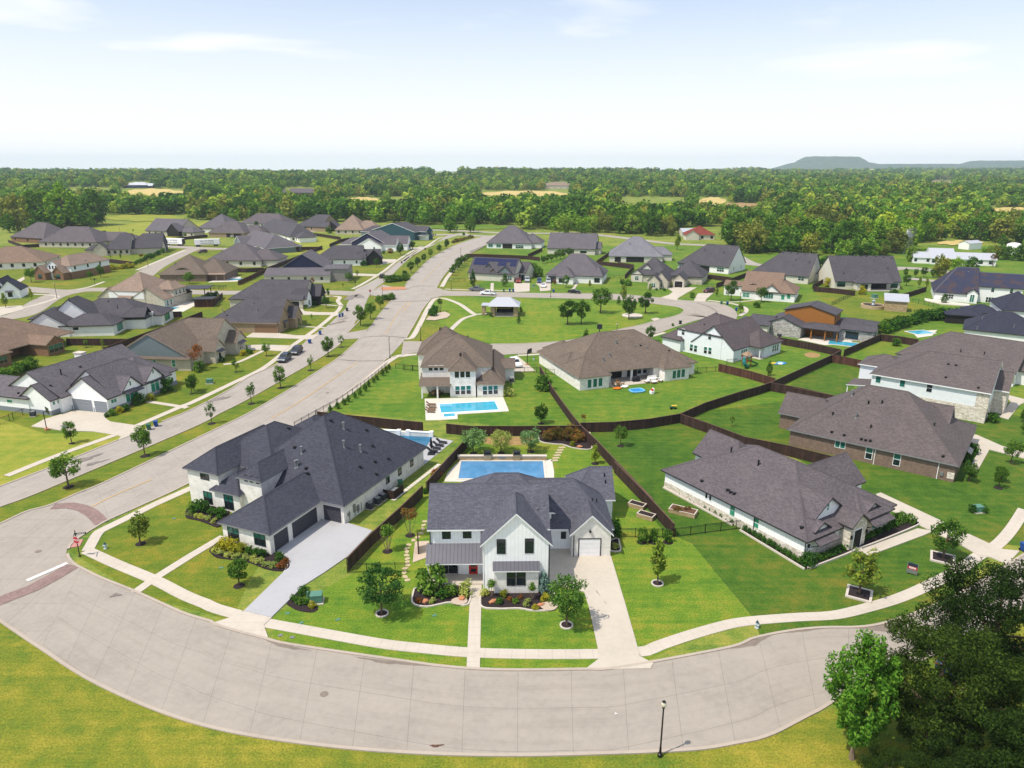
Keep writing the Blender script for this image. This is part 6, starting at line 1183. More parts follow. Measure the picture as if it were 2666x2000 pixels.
# navy house beds
bed('m',[(215,735),(225,765),(300,780),(370,805),(435,828),(445,790),(500,720),(380,690),(240,700)],'dark bed along the two storey wall of the navy roofed house',edge='mulch')
bed('m',[(375,985),(420,1025),(520,1040),(640,1060),(760,1105),(860,1115),(900,1085),(870,1030),(800,985),(640,960),(450,930),(400,955)],'dark bed under the garage wing windows of the navy roofed house',edge='mulch')
for i,(x,y,k,h) in enumerate(((310,720,'shrub',1.9),(390,745,'shrub',1.2),(440,760,'shrub',1.6),(250,720,'shrubl',.8))): S(k,'m',x,y,h,('tall dark shrub by the corner window','low dark shrub between the front windows','dark shrub at the entry recess','small shrub at the left bed corner')[i]+' of the navy house')
for i,(x,y) in enumerate(((245,745),(290,757),(320,765),(362,775),(400,790))): S('pale','m',x,y,.65,'pale tufted grass in the navy house front row','1' and 1.3,'pale grasses before the navy house')
for i,(x,y,k,h) in enumerate(((440,975,'lime',1.0),(490,965,'lime',1.6),(545,985,'lime',1.5),(600,995,'lime',1.3),(680,1010,'shrub',1.0),(725,1020,'shrub',1.0),(640,1000,'shrub',1.0),(835,1050,'shrubl',1.1),(850,1095,'flower',.9),(880,1060,'flower',.8))): S(k,'m',x,y,h,('small golden shrub at the left wing corner','tallest golden shrub under the wing window','second tall golden shrub','golden shrub next to the green hedge','dark hedge shrub mid bed','dark hedge shrub at the corner window','dark hedge shrub right of the golden ones','leafy shrub beside the garage drive','orange flowers at the drive edge','orange flowers by the garage corner')[i]+', navy house')
for i,(x,y) in enumerate(((412,990),(450,1005),(500,1020),(555,1025),(615,1035),(662,1048),(712,1062),(762,1080),(800,1090))): S('pale','m',x,y,.75,'pale tufted grass in a row before the golden shrubs',1.35,'pale grasses before the navy house')
# grey house beds with limestone edging
for k,(a,b) in enumerate((((330,562),(790,812)),((840,845),(1270,1105)))):
    A=P('n',*a); B=P('n',*b); d=Vector(B)-Vector(A); n=Vector((-d.y,d.x)).normalized()
    root=thing('planting_bed','long narrow bed of low hedge along the battened wall, '+('back' if k==0 else 'front')+' stretch','planting bed',(0,0,0),0,'edged planting beds')
    mb=MB(); q=[Vector(A)-n*.1,Vector(B)-n*.1,Vector(B)+n*.9,Vector(A)+n*.9]; mb.prism([(p.x,p.y) for p in q],-.02,.12); mb.build('mulch',MT['mulch'],root)
    e=MB(); q=[Vector(A)-n*.3,Vector(B)-n*.3,Vector(B)-n*.105,Vector(A)-n*.105]; e.prism([(p.x,p.y) for p in q],0,.22); e.build('edging',MT['edging'],root)
    m=14 if k==0 else 13
    for i in range(m):
        t=(i+.5)/m; c=Vector(A)+d*t+n*.4
        if k==0 and .52<t<.6: continue
        plant('shrub',c.x,c.y,.8,'low round hedge shrub beside the battened grey roofed house wall','low hedge shrubs of the grey roofed house',.1,1.0)
bed('n',[(1290,1105),(1590,985),(1545,955),(1350,1030),(1270,1060)],'slate chip bed under the left awning of the grey roofed house',mat='slate'if 'slate' in MT else 'mulch',z=.16) 
bed('n',[(1590,940),(1640,965),(2005,820),(1985,795),(1830,820),(1650,900)],'slate chip bed under the right awning of the grey roofed house',z=.16)
for a,b,m,t in (((1360,1045),(1560,962),8,'left'),((1640,915),(1860,825),8,'right')):
    for i in range(m):
        x=a[0]+(b[0]-a[0])*i/(m-1); y=a[1]+(b[1]-a[1])*i/(m-1); S('shrub','n',x,y,.95,'clipped dark hedge shrub under the '+t+' awning window',1.0,'clipped hedge of the grey roofed house, '+t)
S('shrub','n',1290,1075,1.7,'tall dark shrub at the stone corner of the grey roofed house',1.0)
for i,(x,y) in enumerate(((1880,800),(1920,790),(1960,800))): S('shrubl','n',x,y,1.4,'leafy shrub at the drive end of the hedge, '+('left','middle','right')[i])
bed('l',[(1500,790),(1500,850),(1540,862),(1572,855),(1565,810),(1552,772)],'small curved bed at the garage corner'); S('shrub','l',1535,760,2.6,'tall dark shrub at the farmhouse garage corner',.6); S('pale','l',1540,835,.8,'pale tufted plant in the garage corner bed')
# back corner bed behind the pool
bed('l',[(1025,95),(1040,130),(1120,145),(1190,150),(1260,172),(1370,180),(1375,130),(1330,40),(1060,60)],'curved white edged bed in the back corner of the pool garden')
for i,(x,y,h) in enumerate(((1090,115,1.9),(1150,110,2.3),(1215,115,2.4),(1275,120,2.2),(1110,85,1.8),(1240,85,2.2))): S('redshrub','l',x,y,h,'rust flowered bush in the back corner bed, '+('front left','front second','front third','front right','rear left','rear right')[i],1.15)
S('lime','l',1255,160,.9,'small olive shrub at the back bed edge'); S('flower','l',345,370,1.6,'red flowering shrub in the side garden by the fence',1.0); S('shrub','l',270,470,1.0,'small shrub along the side fence',1.0)
# other shrubs
for r,x,y,h,k,l in (('f',1330,870,3.2,'shrubl','big leafy bush on the fence line behind the pool house'),('f',995,925,2.2,'pale','white flowering bush at the pool house corner'),('d',75,690,2.6,'shrubl','green bush under the red flowering tree at the taupe house corner'),('d',490,540,1.5,'lime','yellow flowered hedge by the taupe house'),('d',550,520,1.4,'shrub','dark hedge end by the taupe house'),('d',290,600,1.4,'shrub','dark shrub by the taupe house door'),('c',1180,940,1.6,'shrub','dark shrub at the open garage corner'),('c',1090,970,1.3,'shrubl','round bush on the drive beside the open garage'),('c',950,1090,1.8,'shrub','dark foundation shrub of the tan brick house, right'),('c',880,1150,1.8,'shrub','dark foundation shrub of the tan brick house, left'),('c',1180,900,2.4,'redshrub','rusty bush beside the curved sidewalk'),('c',1300,700,2.2,'shrub','dark bush at the navy gabled house'),('c',1650,560,2.6,'shrub','dark shrub by the charcoal roofed white house'),('c',1900,440,3.0,'redshrub','purple brown bush at the white gabled house'),('c',1840,445,1.6,'shrub','shrub under the white gable'),('b',1080,890,1.3,'shrubl','clipped bush at the white house drive, first'),('b',1150,870,1.3,'lime','clipped bush at the white house drive, second'),('b',1200,850,1.5,'shrub','clipped bush at the white house drive, third'),('b',1330,780,2.2,'shrub','dark bushes under the white house triple window'),('b',1450,745,1.5,'lime','yellow shrub by the white house porch'),('b',1610,660,3.0,'shrub','large dark shrub at the right corner of the white house'),('b',1030,905,.9,'shrub','low bush at the tip of the white house drive bed'),
  ('e',285,970,2.6,'shrub','dark clipped bush in the park rock bed, front'),('e',300,935,2.4,'shrub','dark clipped bush in the park rock bed, back'),('e',850,975,1.4,'shrubl','shrub at the pavilion corner'),('e',1130,950,2.4,'yel','olive bush at the right end of the pavilion'),('e',1465,660,2.0,'redshrub','pinkish bush by the tower windowed house drive'),('g',740,795,2.2,'shrubl','round bush on the cottage side lawn'),('g',400,725,1.0,'shrub','low clipped hedge before the cottage, left'),('g',480,728,1.0,'shrub','low clipped hedge before the cottage, right'),('g',1370,890,2.0,'shrubl','bush at the corner lawn of the orange storey house'),('g',130,680,2.6,'shrubl','bush at the left corner of the cottage'),('i',440,545,1.2,'shrub','round dark shrub by the white two storey garage'),('j',2000,660,1.8,'shrub','dark shrub beside the curved path of the stone house'),('j',1940,740,1.6,'shrub','low shrubs along the stone house path, far'),('j',1900,880,1.9,'shrub','low shrubs along the stone house path, near'),('j',1690,1180,2.2,'shrub','dark shrubs at the brick house front, far'),('j',1660,1260,1.8,'shrub','dark shrubs at the brick house front, near'),('k',1680,200,3.2,'oakd','large dark bush in the raised corner bed of the brick house'),('h',650,760,2.8,'lime','yellow green bush below the back patio wall'),('h',960,790,3.0,'shrub','dark evergreen by the patio steps'),('h',1440,850,3.4,'cone','small evergreen on the white terrace'),('h',1080,680,4.5,'oakd','round bush beside the dark gable house'),('h',330,690,3.5,'lime','yellow shrub behind the tan house fence'),('a',1000,260,3.0,'shrub','dark shrub in the meadow by the left woods'),('h',420,1120,2.4,'shrubl','bush beside the orange house terrace door')):
    g=P(r,x,y); plant(k,g[0],g[1],h,l,'bushes around the houses',0,1.1 if k not in('yel','cone') else 1.4,name='bush' if k in ('yel','oakd','cone') else None)
# hedges of countable evergreens
def rowp(kind,r,A,B,n,h,label,group,wide=1.0):
    a=P(r,*A); b=P(r,*B)
    for i in range(n):
        t=i/(n-1); plant(kind,a[0]+(b[0]-a[0])*t+random.uniform(-.2,.2),a[1]+(b[1]-a[1])*t+random.uniform(-.2,.2),h*random.uniform(.8,1.2),label,group,0,wide)
rowp('cone','d',(1340,1080),(1560,950),5,1.5,'small dark evergreen in a row inside the iron fence, near half','evergreens along the iron fence',1.3)
rowp('cone','d',(1610,920),(1900,670),8,1.4,'small dark evergreen in a row inside the iron fence, far half','evergreens along the iron fence',1.3)
rowp('oakd','e',(465,580),(610,445),7,4.2,'bushy tree in the row along the solar house side fence','trees along the solar house fence',1.1)
rowp('shrub','h',(870,1130),(1250,1010),9,3.4,'tall shrub in the thick hedge behind the taupe roofs','thick hedge behind the taupe roofs',1.1)
rowp('shrub','h',(1250,1010),(1600,1000),8,3.6,'tall shrub of the hedge end near the white terrace','thick hedge behind the taupe roofs',1.1)
rowp('shrub','a',(1290,555),(1560,440),10,2.2,'dark hedge shrub along the side street lawn','hedge along the left side street',1.2)
rowp('lime','a',(1080,600),(1270,580),6,2.0,'light green hedge shrub by the dark gabled house','light hedge by the dark gabled house',1.3)
rowp('shrubl','b',(30,560),(290,440),8,2.4,'vigorous green shrub behind the white house fence','green shrubs at the left edge',1.3)
rowp('shrub','c',(120,900),(240,860),5,2.4,'tall shrub behind the pergola pool','shrubs behind the pergola pool',.9)
rowp('oakd','e',(1340,470),(1620,390),8,4.5,'garden tree between the truss gabled house and the park','garden trees beyond the solar house',1.1)
rowp('shrubl','e',(1250,520),(1300,590),4,3.5,'leafy tree along the driveway fence of the solar house','leafy trees by the solar house drive',1.1)
rowp('shrubl','c',(1880,720),(2060,700),8,2.6,'bush in the traffic island bed','bushes of the traffic island',1.1)
rowp('shrubl','c',(1790,900),(1920,885),6,2.0,'bush in the near tip of the far median','bushes of the median tip',1.1)
rowp('redshrub','e',(480,270),(660,220),9,2.2,'reddish bush in the boulevard end island','bushes of the boulevard end island',1.2)
rowp('shrubl','c',(640,440),(760,430),4,3.0,'leafy bush by the dark shed patio','bushes by the dark patio',1.2)
for q,m in ((PL('c',[(1800,770),(2040,765),(2060,790),(1830,800)]),'rock'),(PL('e',[(215,1010),(260,960),(400,930),(455,960),(420,990),(300,1015)]),'gravel'),(PL('c',[(1740,870),(1930,862),(1940,885),(1790,920)]),'clay')): sheet('rock_bed',q,.11+zlev(),MT[m])
# ---------------------------------------------------------------- woods beyond the subdivision
def terr_px(X,Y):
    q=ray(X,Y); t=200.0
    while t<12000:
        x,y,z=q[0]*t,q[1]*t,CAMH+q[2]*t
        if z<terrain(x,y): return x,y,terrain(x,y)
        t*=1.004
    return q[0]*t,q[1]*t,terrain(q[0]*t,q[1]*t)
def proj(x,y,z):
    d=y*CP-(z-CAMH)*SP; u=y*SP+(z-CAMH)*CP; return 1333+FPX*x/d,1000-FPX*u/d
EDGE=[(-900,600),(0,594),(260,590),(275,576),(660,577),(1000,582),(1085,590),(1300,598),(1570,609),(1740,620),(1870,634),(1950,660),(2140,670),(2375,666),(2400,640),(2500,632),(2610,655),(3200,690)]
def edge_y(X):
    for (a,b),(c,d) in zip(EDGE,EDGE[1:]):
        if a<=X<=c: return b+(d-b)*(X-a)/(c-a)
    return 600
# clearings as pixel boxes (x0,y0,x1,y1) of dry or green open ground
CLEAR=[(318,492,478,512,'field'),(180,488,285,502,'gr_wild'),(905,514,985,528,'field'),(1020,512,1048,530,'gr_wild'),(1255,497,1478,514,'field'),(1985,436,2290,448,'field'),(2300,438,2720,445,'clay'),(1820,514,1890,536,'field'),(1620,514,1780,535,'gr_wild'),(2575,540,2700,556,'field'),(1865,529,1980,541,'clay'),(275,560,480,578,'gr_yel'),(1085,586,1330,600,'gr_mid'),(2440,628,2560,640,'field')]
for i,(x0,y0,x1,y1,m) in enumerate(CLEAR):
    v=[];f=[];nx,ny=14,5
    for b in range(ny+1):
        for a in range(nx+1):
            X=x0+(x1-x0)*a/nx; k=4*abs(a/nx-.5)**2; mid=(y0+y1)/2; Y=mid+((y0+(y1-y0)*b/ny)-mid)*(1-.75*k)+1.2*math.sin(a*1.7+i)
            x,y,z=terr_px(X,Y); v.append((x,y,z+.25+i*.01+(.5 if y>1500 else 0)))
    for b in range(ny):
        for a in range(nx): f.append((b*(nx+1)+a,(b+1)*(nx+1)+a,(b+1)*(nx+1)+a+1,b*(nx+1)+a+1))
    me=bpy.data.meshes.new('field'); me.from_pydata(v,[],f); me.materials.append(MT[m]); me.update(); struct(link('field',me))
KEEP=[(330,470,395,503),(738,485,818,516),(1128,436,1190,458),(1425,470,1480,498),(2425,466,2478,486),(1770,588,1885,632),(2395,640,2570,690),(2505,625,2560,655),(2618,630,2662,668)]
rng=random.Random(11); pts=[]
y=330.0
while y<7000:
    st=9.9 if y<900 else 9.9*(y/900)**.85
    x=-y*.82-60
    while x<y*.82+60:
        X=x+rng.uniform(-.45,.45)*st; Y=y+rng.uniform(-.45,.45)*st; x+=st
        z=terrain(X,Y); a,b=proj(X,Y,z)
        if Y>3000 and X<.24*Y: continue
        if Y>4600: continue
        if b>edge_y(a)-2 or a<-260 or a>2930: continue
        h=(15 if Y<1200 else 15.5)*rng.choice((.5,.62,.7,.78,.86,.95,1.05,1.2)); hp=h*FPX/Y
        bad=False
        for (x0,y0,x1,y1,m) in CLEAR:
            g=hp*.5
            if x0-g<a<x1+g and b>y0 and b-hp*.72<y1: bad=True; break
        if not bad:
            for (x0,y0,x1,y1) in KEEP:
                if x0-hp*.3<a<x1+hp*.3 and b>y0+4 and b-hp*.55<y1: bad=True; break
        if bad: continue
        dens=.5+.5*math.sin(X*.011+1)*math.cos(Y*.009+X*.004)
        if rng.random()>(.72+.28*dens): continue
        pts.append((Y+0*X,X,Y,z,h))
    y+=st*.95
pts.sort()
near,far=pts[:270],pts[270:]
print('woods',len(near),len(far))
for i,(d,X,Y,z,h) in enumerate(near):
    a,b=proj(X,Y,z); zone='left of the boulevard' if a<1080 else 'beyond the park' if a<1800 else 'behind the right hand houses'
    k='wood' if rng.random()<.72 else 'woodtall'
    plant(k,X,Y,h,'leafy woodland tree at the edge of the woods '+zone,'woodland trees '+zone,z-.2)
# a few landmark trees standing out of the wood edge
for r,x,y,t,k,l in (('q',300,520,250,'wood','tall yellowish oak over the left roofs, left of three'),('q',420,525,235,'woodtall','tallest yellowish oak over the left roofs'),('q',620,510,270,'woodtall','slender oak over the left roofs, right of three'),('q',560,520,400,'wood','dark oak at the edge of the left meadow'),('q',120,545,300,'woodtall','dark oak at the far left by the white roof'),('q',460,520,390,'wood','grey leaved oak between the yellow oaks'),('r',720,555,430,'woodtall','tall tree where the boulevard meets the woods, left'),('r',850,555,440,'woodtall','tall tree where the boulevard meets the woods, right'),('r',1450,560,440,'wood','broad oak behind the truss gabled house, left'),('r',1560,560,430,'wood','broad oak behind the truss gabled house, right'),('s',470,690,510,'wood','large spreading oak behind the white gabled house'),('s',1190,720,610,'wood','bright leaved oak behind the dark patio house'),('s',880,560,350,'woodtall','tall dark tree among the right woods')):
    g=P(r,x,y); h=height_at(r,x,t,g); plant(k,g[0],g[1],h,l,'landmark trees of the wood edge',0)
rowp('wood','h',(480,420),(860,400),5,9,'leafy tree in the row behind the dark patio house','trees behind the dark patio house',.9)
rowp('wood','g',(1290,370),(1560,345),4,9.5,'leafy tree in the row beside the white gabled house','trees beside the white gabled house',.9)
rowp('wood','h',(1850,420),(2180,440),5,8,'tree in the row around the white tank and barn','trees around the white tank',.9)
rowp('wood','h',(1130,450),(1260,440),2,7,'leafy tree left of the silver roofed house','trees left of the silver roofed house',.9)
rowp('oakd','h',(1080,600),(1330,600),4,4.5,'young tree on the grass strip of the collector road, right','verge trees of the collector road',1.0)
rowp('shrub','h',(280,470),(470,450),5,3.5,'bush on the verge behind the dark patio house','bushes on the collector road verge',1.4)
# the rest of the woods: one mass
def forest(pts):
    src=bpy.data.collections.new('forest_sources')   # never linked into the scene: only feeds the forest's own instances
    for i,(mat,rx,n,sz) in enumerate((('lf_for1',.5,15,.1),('lf_for2',.52,15,.1),('lf_for1',.46,16,.1),('lf_for2',.5,15,.1),('lf_for4',.5,14,.1),('lf_for3',.46,14,.1),('lf_oakd',.52,15,.1))):
        o=bpy.data.objects.new('tree_form_%d'%i,leaf_mesh('tree_form',mat,300+i,n,16,rx,.44,.52,sz,.42,up=.6,bottom=-.7)); src.objects.link(o)
    me=bpy.data.meshes.new('forest'); me.from_pydata([(p[1],p[2],p[3]-.3) for p in pts],[],[])
    a=me.attributes.new('size','FLOAT','POINT'); a.data.foreach_set('value',[p[4]*(1 if p[2]<1300 else (p[2]/1300)**.55) for p in pts])
    o=link('forest',me); o['kind']='stuff'
    ng=bpy.data.node_groups.new('forest_scatter','GeometryNodeTree'); ng.interface.new_socket('Geometry',in_out='INPUT',socket_type='NodeSocketGeometry'); ng.interface.new_socket('Geometry',in_out='OUTPUT',socket_type='NodeSocketGeometry')
    N=ng.nodes; L=ng.links; gi=N.new('NodeGroupInput'); go=N.new('NodeGroupOutput'); ip=N.new('GeometryNodeInstanceOnPoints'); ci=N.new('GeometryNodeCollectionInfo'); ci.inputs['Collection'].default_value=src; ci.inputs['Separate Children'].default_value=True; ci.inputs['Reset Children'].default_value=True
    mp=N.new('GeometryNodeMeshToPoints'); L.new(gi.outputs[0],mp.inputs['Mesh']); L.new(mp.outputs[0],ip.inputs['Points']); L.new(ci.outputs[0],ip.inputs['Instance']); ip.inputs['Pick Instance'].default_value=True
    na=N.new('GeometryNodeInputNamedAttribute'); na.data_type='FLOAT'; na.inputs['Name'].default_value='size'; L.new(na.outputs['Attribute'],ip.inputs['Scale'])
    rv=N.new('FunctionNodeRandomValue'); rv.data_type='FLOAT_VECTOR'; rv.inputs[0].default_value=(0,0,0); rv.inputs[1].default_value=(.1,.1,6.28); L.new(rv.outputs[0],ip.inputs['Rotation'])
    L.new(ip.outputs[0],go.inputs[0]); md=o.modifiers.new('scatter','NODES'); md.node_group=ng
forest(far)
# far hills
def hill(x,y,wx,wy,h,flat,mat,seed):
    n=28; v=[];f=[]; rnd=random.Random(seed)
    for i in range(n+1):
        for j in range(n+1):
            u,w=2*i/n-1,2*j/n-1; r=min(1,math.hypot(u,w)); k=max(0,min(1,(1-r)/(1-flat))); k=k*k*(3-2*k)
            v.append((x+u*wx,y+w*wy,-6+(h+6)*k*(1+rnd.uniform(-.05,.05))))
    for i in range(n):
        for j in range(n): f.append((i*(n+1)+j,(i+1)*(n+1)+j,(i+1)*(n+1)+j+1,i*(n+1)+j+1))
    me=bpy.data.meshes.new('hill'); me.from_pydata(v,[],f); me.materials.append(mat); me.update(); struct(link('hill',me))
n=NT('wooded_hillside'); f_=n.noise(n.coord('Position'),.02,6,.7); MT['hill']=n.out(n.ramp(f_,[(.35,(.012,.028,.01)),(.65,(.05,.085,.03))]),.95,.1); n.bump(n.noise(n.coord('Position'),.05,4),1,8)
hill(3500,8150,560,420,130,.45,MT['hill'],1); hill(3420,7950,720,500,70,.5,MT['hill'],2); hill(5500,8050,900,400,88,.5,MT['hill'],3); hill(5200,8300,2300,500,54,.85,MT['hill'],6)
# air between here and the hills
mb=MB(); mb.box(-9000,-60,-30,11000,12500,112); hz=mb.build('haze',None,uv=False) if 0 else None
def haze():
    m=bpy.data.materials.new('air_haze'); m.use_nodes=True; t=m.node_tree; t.nodes.clear(); o=t.nodes.new('ShaderNodeOutputMaterial'); v=t.nodes.new('ShaderNodeVolumePrincipled')
    v.inputs['Color'].default_value=(.68,.82,1,1); v.inputs['Density'].default_value=HAZE; v.inputs['Anisotropy'].default_value=0.0; t.links.new(v.outputs[0],o.inputs['Volume'])
    mb=MB(); mb.box(-11800,-90,-80,12200,9100,145); mb.build('haze',m,uv=False)['kind']='stuff'
HAZE=.00008
haze()
# ---------------------------------------------------------------- fences
def wood_fence(r,pts,label,top=True,h=1.85,mat='brown_wood',cap=True):
    q=[Vector(P(r,x,y,h if top else 0)) for x,y in pts]; o=q[0]
    root=thing('wooden_fence',label,'fence',(o.x,o.y,0),0,'stained board fences')
    bd=MB(); po=MB(); cp=MB()
    for a,b in zip(q,q[1:]):
        a=a-o; b=b-o; d=b-a; L=d.length
        if L<.3: continue
        t=d/L; n=Vector((-t.y,t.x)); ang=math.atan2(t.y,t.x); c=(a+b)/2
        bd.obox((c.x,c.y),ang,L,.05,.05,h); cp.obox((c.x,c.y),ang,L+.02,.14,h+.002,h+.05)
        for k in (.4,1.0,1.55):
            e=c+n*.055; cp.obox((e.x,e.y),ang,L-.02,.05,k,k+.09)
            e=c-n*.055; cp.obox((e.x,e.y),ang,L-.02,.05,k+.013,k+.1) if 0 else None
        m=max(1,int(L/2.4))
        for i in range(m+1):
            e=a+d*i/m+n*.11; po.obox((e.x,e.y),ang,.09,.07,0,h-.03)
    bd.build('boards',MT[mat],root); po.build('posts',MT['cap'],root); cp.build('rails',MT['cap'],root)
WF=[('m',[(1287,1027),(1440,870),(1640,690),(1787,548)],'dark board fence between the navy roofed house and the farmhouse, front half'),('l',[(282,395),(420,240),(545,108),(575,75)],'dark board fence between the navy roofed house and the farmhouse, rear half'),
 ('d',[(1200,1076),(1500,1110),(1900,1150),(2212,1180)],'dark board fence behind the navy roofed house pool'),('f',[(410,1193),(650,1216),(1000,1216),(1400,1214),(1710,1213)],'dark board fence at the back of the farmhouse garden'),
 ('f',[(1310,632),(1420,830),(1530,985),(1640,1130),(1710,1213)],'board fence rising between the two taupe roofed houses'),('l',[(1316,28),(1420,125),(1560,275),(1700,420),(1787,512)],'board fence from the back corner along the raised beds, upper part'),('n',[(0,388),(200,590),(395,800)],'board fence along the raised beds, lower part'),
 ('i',[(-325,1258),(0,1250),(330,1220),(630,1170)],'curving dark fence behind the patio house lawn, left part'),('i',[(630,1170),(870,1065),(1200,960),(1380,910),(1500,870)],'curving dark fence behind the patio house lawn, right part'),('i',[(1500,870),(1800,735),(2100,600),(2180,555)],'dark fence climbing from the four way junction to the pool terrace'),
 ('n',[(440,72),(620,132),(870,225),(1150,280),(1445,352)],'dark fence between the grey roofed house and the brick house'),('i',[(1500,872),(1800,925),(2130,1000)],'dark fence behind the brick house lawn, left part'),('j',[(0,552),(200,590),(412,632)],'dark fence behind the brick house lawn, right part'),
 ('i',[(1000,690),(1280,755),(1540,830)],'weathered fence below the playset'),('j',[(368,237),(500,258),(650,288)],'red brown fence behind the stone based house'),('i',[(1570,435),(1870,488),(2170,552)],'fence below the orange house terrace'),
 ('h',[(490,1292),(660,1220),(840,1145)],'fence right of the orange house pool'),('h',[(840,1145),(1020,1165),(1200,1195)],'fence behind the round pool garden'),('h',[(195,688),(400,705),(592,728)],'fence between the tan modern house and the dark patio house'),('h',[(990,772),(1130,735),(1280,688)],'slanting fence at the dark patio house terrace'),
 ('g',[(758,556),(940,575),(1120,600)],'fence behind the cottage side lawn'),('g',[(980,655),(1130,605),(1290,545)],'fence left of the tan modern house'),('g',[(1905,665),(2025,605)],'short fence behind the tan modern house'),('g',[(30,452),(185,476)],'fence left of the cottage roof'),
 ('e',[(608,372),(900,380),(1198,392)],'long fence above the solar house'),('e',[(1198,375),(1335,312)],'fence beside the big hipped house lawn'),('e',[(1198,392),(1310,405)],'short fence between the solar and tower windowed houses'),('e',[(1855,438),(2010,332)],'fence running up beside the truss gabled house drive'),('e',[(1855,440),(2030,460),(2212,482)],'fence above the tower windowed house lawn'),('e',[(2130,570),(2212,482)],'fence at the cottage corner'),
 ('a',[(632,1260),(930,1262),(1228,1264)],'brown fence behind the white navy roofed house'),('a',[(990,1352),(1110,1308),(1228,1264)],'brown fence dropping behind the grey gabled house'),('a',[(1228,1264),(1600,1130),(1940,1000)],'brown fence along the tan brick house side lawn'),('a',[(1420,1003),(1580,1006),(1740,1000)],'brown fence beside the pergola pool'),('a',[(2050,895),(2135,818)],'short brown fence behind the pergola'),
 ('a',[(965,485),(1110,502),(1262,522)],'brown fence in front of the dark gabled house'),('c',[(345,582),(520,586),(690,580)],'brown fence behind the wide grey hipped house'),('c',[(440,705),(570,650),(700,585)],'golden brown fence climbing by the small blue pool'),('c',[(700,585),(980,480),(1250,365)],'brown fence behind the back row gardens'),('c',[(1320,350),(1420,308),(1510,290)],'brown fence behind the white gabled house'),('c',[(1065,235),(1240,255),(1425,285)],'light brown fence along the yellow lawn'),('c',[(870,385),(1060,380),(1250,378)],'low dark fence below the yellow lawn'),('a',[(75,310),(220,360),(380,350)],'dark fence below the pyramid roofed house'),('a',[(390,440),(500,468)],'dark fence by the tan two storey roof'),('a',[(1540,300),(1700,290),(1990,262)],'dark fence behind the moving trailers'),('b',[(0,575),(90,545),(190,510)],'dark fence behind the white battened house')]
for r,p,l in WF: wood_fence(r,p,l,mat='brown_wood2' if 'red brown' in l or 'golden' in l or 'weathered' in l else 'brown_wood')
def iron_fence(r,pts,label,h=1.3,step=.16,tops=False):
    q=[Vector(P(r,x,y,h if tops else 0)) for x,y in pts]; o=q[0]; root=thing('iron_fence',label,'fence',(o.x,o.y,0),0,'black iron fences'); rl=MB(); pk=MB(); po=MB()
    for a,b in zip(q,q[1:]):
        a=a-o;b=b-o;d=b-a;L=d.length;ang=math.atan2(d.y,d.x);c=(a+b)/2
        for z in (.15,h-.2,h-.04): rl.obox((c.x,c.y),ang,L,.035,z,z+.035)
        for i in range(int(L/2.2)+1):
            e=a+d*min(1,i*2.2/L); po.obox((e.x,e.y),ang,.07,.07,0,h+.08)
        for i in range(int(L/step)):
            e=a+d*((i+.5)*step/L); pk.obox((e.x,e.y),ang,.022,.022,.1,h)
    rl.build('rails',MT['black'],root); po.build('posts',MT['black'],root); o2=pk.build('pickets',MT['black'],root,uv=False)
for r,p,l,st in (('m',[(1290,1130),(1480,1128),(1700,1125)],'black iron fence across the farmhouse side path',.16),('n',[(20,890),(200,895),(395,895)],'black iron fence right of the farmhouse with three shrubs',.16),('n',[(398,892),(600,865),(835,835)],'black iron fence closing the grey roofed house yard',.16),
  ('d',[(985,1240),(1200,1120),(1400,1010),(1620,860),(1760,750),(1880,650)],'long black iron fence beside the boulevard',.3),('d',[(1955,665),(2212,690)],'iron fence at the pool house side yard',.3),('f',[(0,680),(160,690)],'iron fence left of the pool house',.3),('f',[(1070,705),(1280,700),(1450,725)],'iron fence across the pool house drive',.3),('i',[(790,780),(990,770)],'iron fence right of the patio house',.3),('i',[(1075,700),(1180,690)],'iron fence by the white two storey wall',.3),
  ('a',[(1640,775),(1900,780),(2160,790)],'iron fence along the side street by the brown brick house',.4),('c',[(0,778),(340,780)],'iron fence above the second left side street',.4),('h',[(365,870),(480,815),(592,765)],'iron fence beside the orange storey house lawn',.4),('h',[(665,1060),(900,1080)],'iron fence at the end of the orange house garden',.4),('h',[(1085,830),(1250,860),(1400,900)],'curved iron fence below the white terrace',.4),('e',[(430,640),(610,640)],'iron fence left of the solar house',.4),('e',[(1925,600),(2130,610)],'iron fence right of the tower windowed house',.4),('e',[(640,370),(790,310)],'rail fence beside the boulevard bend',.4),('g',[(790,680),(975,700)],'iron fence on the cottage side lawn',.4),('b',[(0,985),(130,930),(250,880)],'iron fence left of the white house air conditioner',.3)): iron_fence(r,p,l,step=st)
def lettering(txt,size,ext,mat,root,loc):
    cu=bpy.data.curves.new('lettering','FONT'); cu.body=txt; cu.size=size; cu.align_x='CENTER'; cu.extrude=ext; t=bpy.data.objects.new('lettering_form',cu)
    me=bpy.data.meshes.new_from_object(t); bpy.data.objects.remove(t); me.name='lettering'; me.materials.clear(); me.materials.append(MT[mat])
    o=link('lettering',me,root,loc); o.rotation_euler=(math.pi/2,0,0); return o
